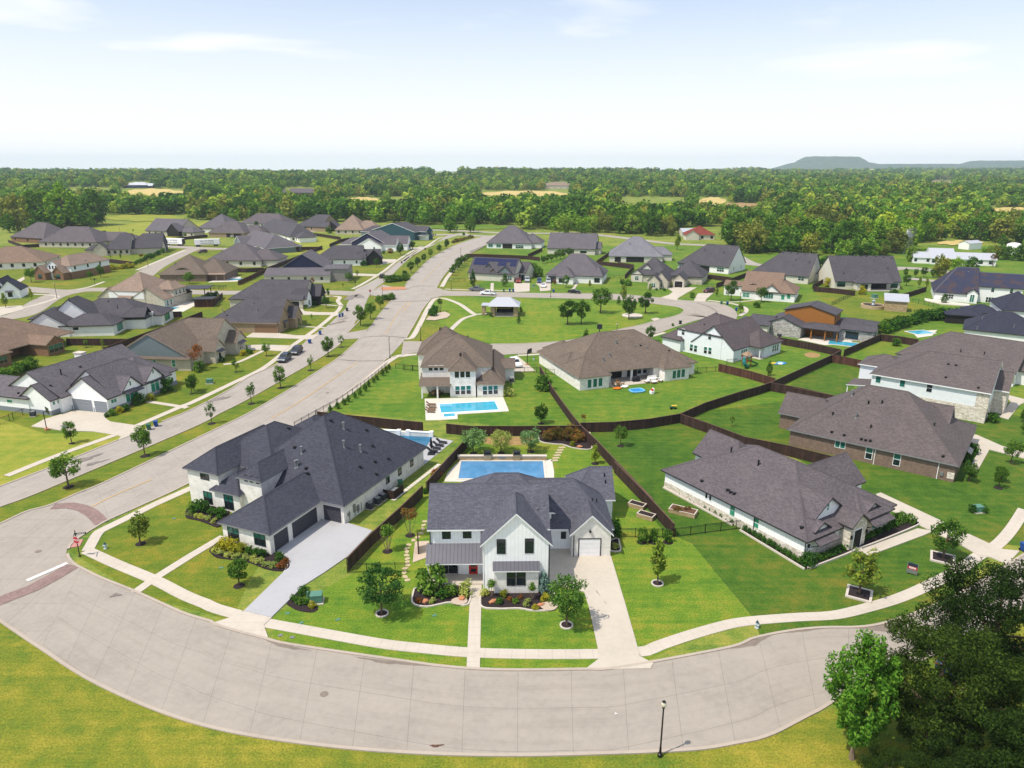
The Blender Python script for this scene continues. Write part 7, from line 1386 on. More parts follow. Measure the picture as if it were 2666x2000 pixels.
# ---------------------------------------------------------------- vehicles
def car_proto(kind,paint):
    """side profile extruded with tumblehome; x forward"""
    if kind=='suv': L,W,prof,glass=4.9,1.92,[(-2.4,.45),(-2.45,.95),(-2.35,1.15),(-2.1,1.72),(-1.0,1.8),(.35,1.76),(1.15,1.16),(2.2,1.0),(2.42,.75),(2.4,.4)],[(-2.05,1.2),(-1.85,1.64),(-1.0,1.7),(.3,1.67),(1.0,1.2)]
    elif kind=='sedan': L,W,prof,glass=4.8,1.85,[(-2.35,.4),(-2.4,.85),(-2.2,1.02),(-1.5,1.08),(-.85,1.42),(.2,1.44),(1.05,1.0),(2.1,.86),(2.36,.65),(2.35,.35)],[(-1.35,1.08),(-.8,1.36),(.18,1.38),(.95,1.02)]
    elif kind=='van': L,W,prof,glass=5.0,1.95,[(-2.45,.4),(-2.5,1.0),(-2.4,1.75),(-1.0,1.85),(.6,1.8),(1.5,1.2),(2.3,1.0),(2.48,.7),(2.45,.38)],[(-2.25,1.2),(-2.2,1.65),(-1.0,1.74),(.55,1.7),(1.35,1.22)]
    else: L,W,prof,glass=5.8,2.0,[(-2.9,.5),(-2.92,1.15),(-.95,1.15),(-.85,1.8),(.6,1.85),(1.25,1.25),(2.7,1.12),(2.9,.85),(2.88,.45)],[(-.75,1.22),(-.7,1.72),(.55,1.76),(1.1,1.26)]
    def sect(z): return W/2-(.0 if z<1.0 else (z-1.0)*.28)
    b=MB(); n=len(prof)
    for (x0,z0),(x1,z1) in zip(prof,prof[1:]): b.poly([(x0,-sect(z0),z0),(x0,sect(z0),z0),(x1,sect(z1),z1),(x1,-sect(z1),z1)])
    b.poly([(x,-sect(z),z) for x,z in prof][::-1]); b.poly([(x,sect(z),z) for x,z in prof]); x0,z0=prof[0]; x1,z1=prof[-1]; b.poly([(x0,-W/2,z0),(x1,-W/2,z1),(x1,W/2,z1),(x0,W/2,z0)])
    if kind=='pickup':
        b.box(-2.85,-W/2+.12,1.152,-.98,W/2-.12,1.156,1)
    g=MB()
    for s in (-1,1):
        q=[(x,s*(sect(z)+.012),z) for x,z in glass]; g.poly(q if s>0 else q[::-1])
    def across(a,b_,ins): (xa,za),(xb,zb)=a,b_; d=Vector((zb-za,0,-(xb-xa))).normalized()*.012; d=d if d.z>0 else -d; g.poly([(xa+d.x,-sect(za)+ins,za+d.z),(xb+d.x,-sect(zb)+ins,zb+d.z),(xb+d.x,sect(zb)-ins,zb+d.z),(xa+d.x,sect(za)-ins,za+d.z)])
    top=[p for p in prof if p[1]>1.3]; i=prof.index(top[-1]); across((prof[i][0]+.05,prof[i][1]-.04),(prof[i+1][0]-.06,prof[i+1][1]+.04),.1)
    j=prof.index(top[0]); across((prof[j-1][0]+.06,prof[j-1][1]+.06),(prof[j][0]-.03,prof[j][1]-.05),.12)
    w=MB(); w.tube((0,-.12,0),(0,.12,0),.36,.36,14); rm=MB(); rm.tube((0,-.128,0),(0,.128,0),.22,.22,10)
    ln=MB(); ln.box(-.05,-.2,-.07,.05,.2,.07)
    return dict(body=b.mesh('body',[MT[paint],MT['dark_bin']]),glass=g.mesh('windows',MT['glass_d']),wheel=w.mesh('wheel',MT['tyre']),rim=rm.mesh('rim',MT['rim']),lens=ln.mesh('headlight',MT['lens']),tail=ln.mesh('tail_light',MT['tail']),L=L,W=W,kind=kind,prof=prof)
_cars={}
def car(kind,paint,r,xy,to,label,z=.06):
    key=(kind,paint)
    if key not in _cars: _cars[key]=car_proto(kind,paint)
    c=_cars[key]; g=P(r,*xy); t=P(r,*to); ang=math.atan2(t[1]-g[1],t[0]-g[0])
    root=thing({'suv':'parked_car','sedan':'parked_car','van':'parked_car','pickup':'pickup_truck'}[kind],label,'truck' if kind=='pickup' else 'car',(g[0],g[1],z),ang,'parked vehicles')
    link('body',c['body'],root); link('windows',c['glass'],root)
    wb=c['L']*.30
    for x in (-wb,wb):
        for s in (-1,1):
            w=link('wheel',c['wheel'],root,(x,s*(c['W']/2-.1),.36)); link('rim',c['rim'],w)
    fx,fz=c['prof'][-2]; rx,rz=c['prof'][1]
    for s in (-1,1): link('headlight',c['lens'],root,(fx-.03,s*(c['W']/2-.28),fz+.02)); link('tail_light',c['tail'],root,(rx+.03,s*(c['W']/2-.24),rz-.05))
car('suv','car_slate','d',(890,590),(840,625),'slate blue SUV parked at the kerb, the nearer of two'); car('suv','car_navy','d',(1003,520),(950,560),'dark navy SUV parked at the kerb behind the slate one')
car('pickup','car_grey','e',(705,730),(650,728),'grey pickup truck parked on the far side of the park street'); car('pickup','car_white','e',(812,768),(745,765),'white crew cab pickup parked beside the park'); car('sedan','car_black','e',(1642,752),(1700,755),'black sedan parked before the tower windowed house')
car('pickup','car_red','e',(1103,648),(1105,670),'red truck in the solar house driveway'); car('van','car_silver','e',(1190,640),(1188,660),'silver SUV in the solar house driveway'); car('suv','car_blue','e',(1306,650),(1306,670),'blue SUV in the tower windowed house driveway'); car('sedan','car_white','e',(1342,692),(1345,712),'white sedan nearest the street in the wide driveway'); car('van','car_silver','e',(1392,650),(1392,668),'silver van at the garage of the tower windowed house')
car('suv','car_maroon','g',(905,745),(870,750),'dark maroon SUV before the left wing of the tan modern house'); car('sedan','car_white','a',(197,776),(240,772),'white sedan on the left side street'); car('suv','car_maroon','a',(1945,438),(1900,442),'dark red car on the cul-de-sac'); car('sedan','car_blue','a',(1520,372),(1560,372),'blue car by the dark gabled house drive'); car('suv','car_white','f',(1075,640),(1100,665),'white car beside the pool house garage'); car('suv','car_black','c',(1828,678),(1850,655),'black SUV seen end on near the left side street'); car('pickup','car_white','c',(415,288),(470,285),'white truck at the brown hipped house garage')
g=P('p',1640,960)
o=P('p',1650,930); car('sedan','car_blue','p',(1650,940),(1760,880),'blue car glimpsed on the street under the dark oaks')
def trailer(r,xy,to,label):
    g=P(r,*xy); t=P(r,*to); ang=math.atan2(t[1]-g[1],t[0]-g[0]); root=thing('moving_trailer',label,'trailer',(g[0],g[1],.06),ang,'moving trailers')
    b=MB(); b.box(-6.8,-1.3,1.1,6.8,1.3,4.1); b.build('box_body',MT['white'],root); f=MB(); f.box(-6.8,-1.2,.85,6.8,1.2,1.097); f.build('chassis',MT['black'],root); d=MB(); d.box(6.803,-1.25,1.12,6.86,1.25,4.05); d.build('rear_door',MT['trim_d'],root)
    for x in (-5.6,-4.4,3.8,5.0):
        for s in (-1,1):
            w=MB(); w.tube((0,-.15,0),(0,.15,0),.5,.5,12); w.build('wheel',MT['tyre'],root).location=(x,s*1.05,.5)
    for txt,z,sz in (('ALL MY SONS',2.75,1.15),('MOVING & STORAGE',1.65,.75)):
        o=lettering(txt,sz,.01,'bb_navy',root,(0,-1.32,z))
trailer('a',(1672,368),(1790,372),'white moving trailer at the cul-de-sac, left of two'); trailer('a',(1995,375),(2090,372),'white moving trailer at the cul-de-sac, right of two')
# ---------------------------------------------------------------- bins, hydrants, lamps, signs, boxes
def wheelie(r,x,y,mat,label):
    g=P(r,x,y); root=thing('wheelie_bin',label,'bin',(g[0],g[1],.06),random.uniform(-.4,.4),'wheelie bins'); b=MB()
    for (x0,z0),(x1,z1) in (((.24,.1),(.33,1.0)),): 
        A=[(-x0,-x0*1.1,z0),(x0,-x0*1.1,z0),(x0,x0*1.1,z0),(-x0,x0*1.1,z0)]; B=[(-x1,-x1*1.15,z1),(x1,-x1*1.15,z1),(x1,x1*1.15,z1),(-x1,x1*1.15,z1)]
        for i in range(4): b.poly([A[i],A[(i+1)%4],B[(i+1)%4],B[i]])
        b.poly(A[::-1]); b.poly(B)
    b.build('bin_body',MT[mat],root); l=MB(); l.box(-.36,-.42,1.003,.36,.42,1.07); l.tube((-.3,.46,1.0),(.3,.46,1.0),.03,.03,6); l.build('lid',MT[mat],root)
    for s in (-1,1): w=MB(); w.tube((s*.22,.3,.14),(s*.3,.3,.14),.14,.14,10); w.build('wheel',MT['tyre'],root)
for r,x,y,m,l in (('b',1500,1000,'blue_bin','blue wheelie bin at the white house drive'),('b',1432,1032,'green_bin','green wheelie bin beside the blue one at the white house drive'),('c',1130,1308,'blue_bin','blue wheelie bin before the parked SUVs'),('c',1230,1224,'blue_bin','blue wheelie bin by the tan brick house drive'),('c',1418,1056,'blue_bin','blue wheelie bin at the curved sidewalk, left'),('c',1445,1048,'blue_bin','blue wheelie bin at the curved sidewalk, right'),('c',1488,998,'dark_bin','dark wheelie bin above the blue pair'),('c',2013,540,'dark_bin','dark bin on the verge near the charcoal roofed white house'),('e',1022,738,'blue_bin','blue wheelie bin left of the solar house drive'),('e',1055,738,'blue_bin','blue wheelie bin touching the solar house drive'),('e',965,738,'green_bin','green wheelie bin near the white pickup'),('e',1442,744,'blue_bin','blue wheelie bin before the tower windowed house'),('g',1025,858,'green_bin','green wheelie bin on the loop kerb'),('g',1082,864,'blue_bin','blue wheelie bin on the loop kerb'),('g',1168,922,'blue_bin','blue wheelie bin at the bulb of the loop street'),('a',130,1118,'blue_bin','blue wheelie bin on the lower left side street'),('e',293,198,'dark_bin','dark bin at the boulevard end, left'),('e',310,196,'dark_bin','dark bin at the boulevard end, right'),('m',1640,560,'green_bin','green bin by the navy house side wall'),('k',2205,870,'blue_bin','blue bin cut by the right edge'),('g',630,1050,'dark_bin','dark bin behind the white two storey house roof'),('e',210,335,'dark_bin','dark bin on the far verge')): wheelie(r,x,y,m,l)
def hydrant(r,x,y,label):
    g=P(r,x,y); root=thing('fire_hydrant',label,'hydrant',(g[0],g[1],0),.4,'fire hydrants'); b=MB(); b.lathe([(.22,0),(.22,.05),(.13,.06),(.13,.55),(.17,.56),(.17,.62)],n=12); b.tube((-.28,0,.42),(.28,0,.42),.07,.07,8); b.tube((0,-.27,.4),(0,0,.4),.09,.09,8); b.build('barrel',MT['hyd'],root,uv=False); c=MB(); c.lathe([(.16,.62),(.13,.72),(.05,.8),(.05,.87),(0,.88)],n=12); c.build('cap',MT['hyd_b'],root,uv=False)
hydrant('o',912,592,'silver fire hydrant on the corner lawn by the stop sign'); hydrant('n',945,1492,'silver fire hydrant by the curved sidewalk'); hydrant('f',1252,582,'small hydrant on the lawn left of the patio house')
def lamp(r,x,y,top,label):
    g=P(r,x,y); H=max(3.2,height_at(r,x,top,g)); root=thing('street_lamp',label,'street lamp',(g[0],g[1],0),0,'globe street lamps'); p=MB(); p.lathe([(.22,0),(.2,.25),(.11,.32),(.085,.9),(.07,1.0),(.06,H-.75),(.12,H-.7),(.12,H-.62)],n=10); p.build('pole',MT['black'],root,uv=False)
    gl=MB(); gl.lathe([(.08,H-.62),(.2,H-.45),(.21,H-.3),(.13,H-.12)],n=12); gl.build('globe',MT['brass'],root,uv=False); c=MB(); c.lathe([(.16,H-.12),(.1,H-.04),(.02,H+.04),(0,H+.05)],n=10); c.build('finial_cap',MT['black'],root,uv=False)
for r,x,y,t,l in (('D',1425,1633,1513,'black street lamp on the near kerb at the bottom'),('d',1900,565,358,'street lamp at the pool house corner'),('a',547,870,718,'street lamp at the rounded left corner'),('a',1422,568,430,'street lamp on the upper left side street'),('e',460,715,608,'street lamp before the solar house'),('e',1415,790,655,'street lamp on the park kerb facing the bins'),('g',1200,872,738,'street lamp at the path of the tan modern house'),('g',22,1140,1038,'street lamp on the lower loop street'),('e',552,425,315,'lamp post beside the boulevard bend'),('a',1152,245,168,'lamp at the meadow behind the dark gabled house'),('d',2195,395,260,'lamp at the loop street mouth'),('c',1830,868,757,'lamp on the median tip')): lamp(r,x,y,t,l)
def stop_sign(r,x,y,zs,yaw,label,names=True):
    g=P(r,x,y); root=thing('stop_sign',label,'sign',(g[0],g[1],0),yaw,'stop signs'); p=MB(); H=zs+1.25 if names else zs+.45; p.lathe([(.16,0),(.15,.12),(.06,.2),(.05,H)],n=8); p.build('pole',MT['black'],root,uv=False)
    R=.46; o=MB(); w=MB()
    for mb,rr,y0,y1 in ((w,R+.035,-.085,-.07),(o,R,-.1,-.0855)):
        q=[(rr*math.cos(math.radians(22.5+45*k)),rr*math.sin(math.radians(22.5+45*k))) for k in range(8)]
        mb.poly([(a,y0,zs+b) for a,b in q]); mb.poly([(a,y1,zs+b) for a,b in q[::-1]])
        for (a,b),(c,d) in zip(q,q[1:]+q[:1]): mb.poly([(c,y0,zs+d),(a,y0,zs+b),(a,y1,zs+b),(c,y1,zs+d)])
    w.build('sign_border',MT['white'],root); o.build('sign_face',MT['red_sign'],root)
    lettering('STOP',.36,.004,'white',root,(0,-.106,zs-.12))
    if names:
        for k,(z,a) in enumerate(((zs+.78,.5),(zs+1.05,-.9))):
            s=MB(); s.box(.05,-.015,-.1,1.15,.015,.1); b=link('street_name_blade',s.mesh('street_name_blade',MT['dark_bin']),root,(0,0,z),a)
            if k==0: m=MB(); [m.box(.2+.17*i,-.02,-.045,.32+.17*i,-.0155,.05) for i in range(5)]; link('blade_lettering',m.mesh('blade_lettering',MT['white']),b)
stop_sign('o',690,660,2.25,-.25,'red stop sign with street name blades on the near corner'); stop_sign('c',1712,862,2.3,.3,'red stop sign on the far median tip',False); 
def sign_back(r,x,y,label):
    g=P(r,x,y); root=thing('sign_back',label,'sign',(g[0],g[1],0),2.6,'sign backs'); p=MB(); p.tube((0,0,0),(0,0,3.0),.05,.05,8); p.build('pole',MT['black'],root); q=[(.46*math.cos(math.radians(22.5+45*k)),.46*math.sin(math.radians(22.5+45*k))) for k in range(8)]; s=MB(); s.poly([(a,-.07,2.4+b) for a,b in q]); s.poly([(a,-.09,2.4+b) for a,b in q[::-1]]); s.build('sign_plate',MT['dark_bin'],root)
sign_back('c',1568,775,'dark back of an octagonal sign on the left street corner'); sign_back('a',915,750,'dark back of an octagonal sign by the two storey tan house')
def utility_pole(r,x,y,t,l):
    g=P(r,x,y); H=height_at(r,x,t,g); root=thing('utility_pole',l,'utility pole',(g[0],g[1],0),.5,'wooden utility poles'); p=MB(); p.tube((0,0,0),(0,0,H),.2,.13,8); p.build('pole',MT['bark'],root); c=MB(); c.box(-1.3,-.07,H-.9,1.3,.07,H-.7); c.build('crossarm',MT['bark'],root); tr=MB(); tr.tube((.35,0,H-2),(.35,0,H-1.1),.25,.25,8); tr.build('transformer',MT['steel'],root)
utility_pole('a',1022,190,30,'wooden utility pole in the left meadow'); utility_pole('s',1922-1766+0,640,430,'utility pole among the trees behind the park') if 0 else None
utility_pole('r',1920,545,425,'utility pole among the trees right of the park'); utility_pole('r',405,560,390,'utility pole behind the teal house')
def ubox(r,x,y,label,s=1.0,hedge=False):
    g=P(r,x,y); root=thing('utility_box',label,'utility box',(g[0],g[1],.0),math.radians(8),'green utility boxes'); b=MB(); b.box(-.75*s,-.7*s,0,.75*s,.7*s,.12); b.build('pad',MT['walk'],root); c=MB(); c.box(-.6*s,-.5*s,.12,.6*s,.5*s,.95*s); c.build('cabinet',MT['green_box'],root); l=MB(); l.box(-.63*s,-.53*s,.951*s,.63*s,.53*s,1.05*s); l.build('lid',MT['green_box'],root)
ubox('m',1085,1320,'green utility transformer on a pad beside the farmhouse front lawn'); ubox('b',2015,585,'green utility box on the taupe house side lawn'); ubox('k',1765,490,'green utility box ringed by dark shrubs on the right lawn',.9); ubox('h',775,800,'green utility box on the dark patio house lawn',1.4); ubox('e',1250,690,'green utility box between two driveways',.8)
S('shrub','k',1710,490,1.1,'dark shrub hugging the utility box, left'); S('shrub','k',1835,495,1.1,'dark shrub hugging the utility box, right')
bed('m',[(885,1340),(960,1380),(1060,1392),(1095,1360),(1020,1330),(940,1250),(910,1290)],'dark mulch bed behind the utility transformer',edge=None)
for i,(x,y,k,h) in enumerate(((935,1310,'shrub',.7),(960,1325,'shrub',.7),(990,1335,'shrubl',.8),(1020,1340,'shrub',.7),(1055,1358,'lime',.7),(995,1270,'shrub',1.0))): S(k,'m',x,y,h,'small shrub in the transformer bed, '+('first from the left','second','third','fourth','yellow one at the right','rear one by the post')[i])
g=P('m',1028,1295); mb=MB(); mb.lathe([(.13,0),(.13,.75),(.1,.85),(0,.88)],n=10); thing('utility_pedestal','green cable pedestal beside the utility transformer','utility box',(g[0],g[1],0),0,None,mb.mesh('utility_pedestal',MT['green_box'],uv=False))
for r,x,y,l in (('m',890,1398,'green valve lid near the driveway'),('m',1225,1440,'pale meter lid on the farmhouse lawn, left'),('m',982,1462,'green lid by the sidewalk'),('m',843,1545,'grey manhole lid in the verge, left'),('m',922,1558,'grey manhole lid in the verge, right'),('l',335,1285,'pale lid on the farmhouse lawn'),('o',1505,335,'pale lid on the corner lawn'),('o',1912,760,'pale lid on the navy house lawn')):
    g=P(r,x,y); mb=MB(); mb.box(-.22,-.15,0,.22,.15,.05); thing('access_lid',l,'lid',(g[0],g[1],.02),random.random(),'access lids in the lawns',mb.mesh('access_lid',MT['steel' if 'grey' in l else 'green_box']))
# yard sign with red panel
g=P('k',1130,1095); root=thing('yard_sign','grey and red yard sign on the lawn before the stone beds','sign',(g[0],g[1],0),math.radians(-38)); p=MB(); p.box(-.55,-.02,0,-.49,.02,1.55); p.box(.49,-.02,0,.55,.02,1.55); p.build('posts',MT['steel'],root)
for z0,z1,m,n_ in ((1.1,1.5,'car_slate','top_panel'),(.72,1.09,'red_sign','red_panel'),(.2,.71,'steel','lower_panel')): q=MB(); q.box(-.485,-.03,z0,.485,.03,z1); q.build(n_,MT[m],root)
for z in (.95,.82): t=MB(); t.box(-.36,-.036,z,.36,-.031,z+.07); t.build('blurred_lettering',MT['white'],root)
# basketball hoops
for r,x,y,t,l in (('b',450,1030,850,'basketball hoop with orange base by the white house driveway'),('f',1190,630,515,'basketball hoop beside the pool house drive')):
    g=P(r,x,y); root=thing('basketball_hoop',l,'basketball hoop',(g[0],g[1],0),2.4 if r=='b' else 1.0); p=MB(); p.tube((0,0,0),(0,0,3.4),.08,.07,8); p.build('pole',MT['black'],root); b=MB(); b.box(-.45,-.3,0,.45,.3,.3); b.build('base',MT['rock'],root); k=MB(); k.box(-.95,-.65,2.9,.95,-.6,4.05); k.build('backboard',MT['dark_bin'],root); a=MB(); a.tube((0,0,3.3),(0,-.6,3.4),.05,.05,6); a.build('arm',MT['black'],root)
    rr=MB(); [rr.tube((.23*math.cos(i*.523),-.9+.23*math.sin(i*.523),3.05),(.23*math.cos((i+1)*.523),-.9+.23*math.sin((i+1)*.523),3.05),.015,.015,5) for i in range(12)]; rr.build('rim',MT['orange_pl'],root)
def ac(x,y,ang,label):
    root=thing('air_conditioner',label,'air conditioner',(x,y,0),ang,'outdoor air conditioners'); b=MB(); b.box(-.5,-.5,0,.5,.5,.1); b.build('pad',MT['walk'],root); c=MB(); c.box(-.42,-.42,.1,.42,.42,.95); c.build('casing',MT['solar' if 0 else 'gd_grey'],root); f=MB(); f.lathe([(.36,.955),(.34,1.0),(.05,1.02),(0,1.02)],n=14); f.build('fan_grille',MT['steel'],root,uv=False)
for x,y,l in ((1440,700,'air conditioner by the navy house wall, nearest'),(1490,668,'air conditioner by the navy house wall, middle'),(1523,643,'air conditioner by the navy house wall, farthest')): g=P('m',x,y); ac(g[0],g[1],math.radians(67),l)
for r,x,y,l in (('f',1040,795,'air conditioner at the pool house side wall'),('b',320,900,'air conditioner beside the brown screen at the white house'),('i',1580,435,'air conditioner at the stone gable of the modern house')): g=P(r,x,y); ac(g[0],g[1],.2,l)
g=P('m',1595,610); root=thing('timber_screen','dark timber equipment screen by the navy house side wall','screen',(g[0],g[1],0),math.radians(67)); b=MB(); b.box(-1.3,-.9,0,1.3,-.84,1.3); b.box(-1.3,-.838,0,-1.24,.9,1.3); b.build('boards',MT['brown_wood'],root); t=MB(); t.box(-.6,-.6,0,.6,.4,1.0); t.build('pool_pump',MT['steel'],root)
for i in range(17):
    t=i/16; a=P('m',1595,645); b=P('m',1790,500); c=P('l',0,0)
    A=Vector(P('m',1600,640)); B=Vector(P('l',360,285)); c=A+(B-A)*t; mb=MB(); mb.box(-.35,-.3,0,.35,.3,.05); thing('stepping_stone','square stepping stone in the strip beside the navy house','stepping stone',(c.x,c.y,.025),math.radians(67),'square stepping stones beside the navy house',mb.mesh('stepping_stone',MT['pav']))
for i,(x,y) in enumerate(((270,660),(262,685),(258,710),(245,738),(222,765),(195,785),(165,815),(150,840),(152,862),(150,885),(155,908),(155,930),(158,950),(140,972),(135,1000),(140,1028),(155,1050))):
    g=P('l',x,y); mb=MB(); mb.prism([(.38*math.cos(k*.785)*(1+.15*math.sin(k*3+i)),.28*math.sin(k*.785)) for k in range(8)],0,.05); thing('stepping_stone','round flagstone in the winding side path of the farmhouse','stepping stone',(g[0],g[1],.02),i,'flagstones of the farmhouse side path',mb.mesh('stepping_stone',MT['flag']))
for i,(x,y) in enumerate(((1182,168),(1170,185),(1160,202),(1150,220),(1142,238),(1132,255))):
    g=P('l',x,y); mb=MB(); mb.box(-.55,-.3,0,.55,.3,.05); thing('stepping_stone','wide flagstone leading from the pool to the back bed','stepping stone',(g[0],g[1],.02),.2,'flagstones behind the pool',mb.mesh('stepping_stone',MT['flag']))
# ---------------------------------------------------------------- pools and their furniture
def frame_of(r,A,B): a=Vector(P(r,*A)); b=Vector(P(r,*B)); return a,math.atan2(b.y-a.y,b.x-a.x),(b-a).length
def pool(label,r,A,B,x0,y0,x1,y1,water,cop='pav',z=.09,extra=None):
    a,ang,L=frame_of(r,A,B); root=thing('swimming_pool',label,'swimming pool',(a.x,a.y,0),ang,'garden pools'); c=MB(); w=.35
    for q in ((x0-w,y0-w,x1+w,y0),(x0-w,y1,x1+w,y1+w),(x0-w,y0,x0,y1),(x1,y0,x1+w,y1)): c.box(q[0],q[1],-.02,q[2],q[3],z+.05)
    c.build('coping',MT[cop],root); m=MB(); m.poly([(x0,y0,z),(x1,y0,z),(x1,y1,z),(x0,y1,z)]); m.build('water',MT[water],root)
    if extra: extra(root)
    return root,a,ang
# farmhouse pool: raised back wall with two fire bowls
pa=P('l',513,262); pb=P('l',1055,262); W_=pb[0]-pa[0]
deck=[P('l',400,395),P('l',420,340),P('l',470,285),P('l',500,262),P('l',1060,248),P('l',1115,248),P('l',1130,330),P('l',1130,400)]
slab('pool_deck',deck,.07,MT['pav'])
def bowl_wall(root):
    b=MB(); b.box(-.6,0.36,0,W_+.6,1.0,.75); b.build('feature_wall',MT['stone_t'],root); t=MB(); t.box(-.65,.33,.751,W_+.65,1.05,.83); t.build('wall_cap',MT['edging'],root)
    for x in (W_*.32,W_*.68):
        p=MB(); p.box(x-.6,.2,.2,x+.6,1.2,1.15); p.build('pedestal',MT['stone_t'],root); q=MB(); q.box(x-.55,.15,1.151,x+.55,1.25,1.45); q.box(x-.45,.25,1.451,x+.45,1.15,1.5,0); q.build('fire_bowl',MT['black'],root)
    s=MB(); s.box(W_*.46,.33,.45,W_*.54,.359,.7); s.build('water_spout',MT['steel'],root)
pool('blue rectangular pool with raised stone wall behind the farmhouse','l',(513,262),(1055,262),0,-6.5,W_,0,'water',extra=bowl_wall)
# navy house pool
sl=[P('l',-40,65),P('l',310,95),P('l',460,125),P('l',270,280),P('l',200,235),P('l',0,130)]
slab('pool_deck',sl,.07,MT['drive_w'])
a0=P('d',1730,1235); 
def navy_pool():
    A=Vector(P('d',1720,1290,.0)); B=Vector(P('l',325,98,0)); d=B-A; ang=math.atan2(d.y,d.x); L=d.length; root=thing('swimming_pool','deep blue pool with white raised wall behind the navy roofed house','swimming pool',(A.x,A.y,0),ang,'garden pools'); m=MB(); m.poly([(0,-4.6,.1),(L,-4.6,.1),(L,-.2,.1),(0,-.2,.1)]); m.build('water',MT['water3'],root); w=MB(); w.box(0,-.2,0,L,.25,.8); w.build('feature_wall',MT['bk_white'],root); c=MB(); c.box(0,-.25,.801,L*.45,.3,.92); c.box(L*.6,-.25,.801,L,.3,.92); c.build('wall_cap',MT['white'],root)
    for x in (.3,L*.45,L*.6,L-.3): p=MB(); p.box(x-.35,-.3,0,x+.35,.4,1.05); p.build('pedestal',MT['white'],root)
navy_pool()
# pool house
slab('pool_deck',PL('f',[(205,955),(960,940),(1015,1075),(520,1105),(522,1150),(345,1160),(215,1162)]),.08,MT['pav'])
def ph(root): 
    s=MB(); s.poly([(0.1,-1.4,.095),(2.4,-1.4,.095),(2.4,-.1,.095),(.1,-.1,.095)]); s.build('tanning_ledge',MT['ltblue_pl'],root)
pool('turquoise pool with white coping behind the two storey taupe house','f',(345,1010),(890,980),0,-5.2,11.0,0,'water2','white',extra=ph)
a,ang,L=frame_of('f',(345,1010),(890,980)); root=thing('hot_tub','small spa at the corner of the turquoise pool','hot tub',(a.x,a.y,0),ang); m=MB(); m.box(0,-8.0,-.01,2.8,-5.56,.16); m.build('coping',MT['white'],root); m=MB(); m.poly([(.35,-7.6,.17),(2.45,-7.6,.17),(2.45,-5.9,.17),(.35,-5.9,.17)]); m.build('water',MT['water2'],root)
pool('turquoise pool beside the pergola of the beige house','a',(1610,1005),(1780,945),0,0,7.5,4.5,'water2'); slab('pool_deck',PL('a',[(1530,1000),(1700,920),(1940,890),(1890,935),(1760,1003)]),.075,MT['pav'])
pool('small blue pool behind the golden brown fence','c',(345,705),(455,700),0,0,7,4,'water2'); slab('pool_deck',PL('c',[(150,722),(300,665),(470,668),(450,712)]),.075,MT['pav'])
pool('pool with tented blue cover on the orange house terrace','h',(330,1240),(470,1255),0,0,7.5,4.5,'water2'); slab('pool_deck',PL('h',[(40,1195),(320,1130),(600,1165),(545,1240),(300,1250)]),.075,MT['pav'])
pool('small round edged pool behind the thick hedge','h',(1185,1150),(1330,1140),0,0,6,4,'water2'); slab('pool_deck',PL('h',[(1160,1150),(1210,1115),(1380,1105),(1330,1160),(1190,1180)]),.075,MT['pav'])
slab('terrace',PL('h',[(1255,805),(1420,830),(1680,860),(1700,880),(1420,860),(1260,825)]),.3,MT['pav'])
def lounger(x,y,ang,label,grp,mat='fabric_d'):
    root=thing('sun_lounger',label,'lounger',(x,y,.09),ang,grp); f=MB(); f.box(-.95,-.32,.25,.35,.32,.31); f.build('seat',MT[mat],root); b=MB(); b.poly([(.35,-.32,.31),(.95,-.32,.75),(.95,.32,.75),(.35,.32,.31)]); b.poly([(.35,.32,.27),(.95,.32,.71),(.95,-.32,.71),(.35,-.32,.27)]); b.build('backrest',MT[mat],root)
    for sx in (-.85,.25):
        for sy in (-.28,.28): l=MB(); l.box(sx-.03,sy-.03,0,sx+.03,sy+.03,.25); l.build('leg',MT['black'],root)
for i,(x,y) in enumerate(((300,205),(320,185),(340,165),(362,145))):
    g=P('l',x+20,y-5); lounger(g[0],g[1],math.radians(160),'black lounger on the white deck, '+('nearest the parasol','second from the parasol','third from the parasol','farthest from the parasol')[i],'loungers of the navy house pool')
for i,(x,y) in enumerate(((265,1018),(270,1045),(262,1068),(255,1088))): g=P('f',x,y); lounger(g[0],g[1],math.radians(175),'brown lounger left of the turquoise pool, '+('farthest back','second from the back','second from the front','nearest the front')[i],'loungers of the turquoise pool','wicker')
g=P('l',315,212); root=thing('patio_umbrella','closed dark umbrella standing on the white deck','umbrella',(g[0],g[1],.08)); b=MB(); b.box(-.6,-.6,0,.6,.6,.1); b.build('base',MT['black'],root); p=MB(); p.tube((0,0,.1),(0,0,2.9),.04,.04,8); p.build('pole',MT['black'],root); c=MB(); c.lathe([(.1,1.0),(.26,1.5),(.18,2.3),(.03,2.95),(0,2.97)],n=10); c.build('canopy',MT['fabric_d'],root,uv=False)
def chair(x,y,ang,label,grp,mat='wicker',z=.1):
    root=thing('patio_chair',label,'chair',(x,y,z),ang,grp); s=MB(); s.box(-.3,-.3,.38,.3,.3,.46); s.build('seat',MT[mat],root); b=MB(); b.box(-.3,.24,.461,.3,.31,1.0); b.build('backrest',MT[mat],root)
    for sx in (-.26,.26):
        for sy in (-.26,.26): l=MB(); l.box(sx-.025,sy-.025,0,sx+.025,sy+.025,.38); l.build('leg',MT['black'],root)
def table(x,y,label,mat='wicker',rr=.6,z=.1):
    root=thing('patio_table',label,'table',(x,y,z)); t=MB(); t.lathe([(rr,.68),(rr,.73),(0,.735)],n=14); t.build('tabletop',MT[mat],root,uv=False); l=MB(); l.lathe([(.3,0),(.28,.04),(.05,.06),(.05,.68)],n=8); l.build('pedestal',MT['black'],root,uv=False)
g=P('l',470,1015); chair(g[0],g[1],math.radians(200),'black armchair on the farmhouse front porch','chairs on patios','fabric_d',.25)
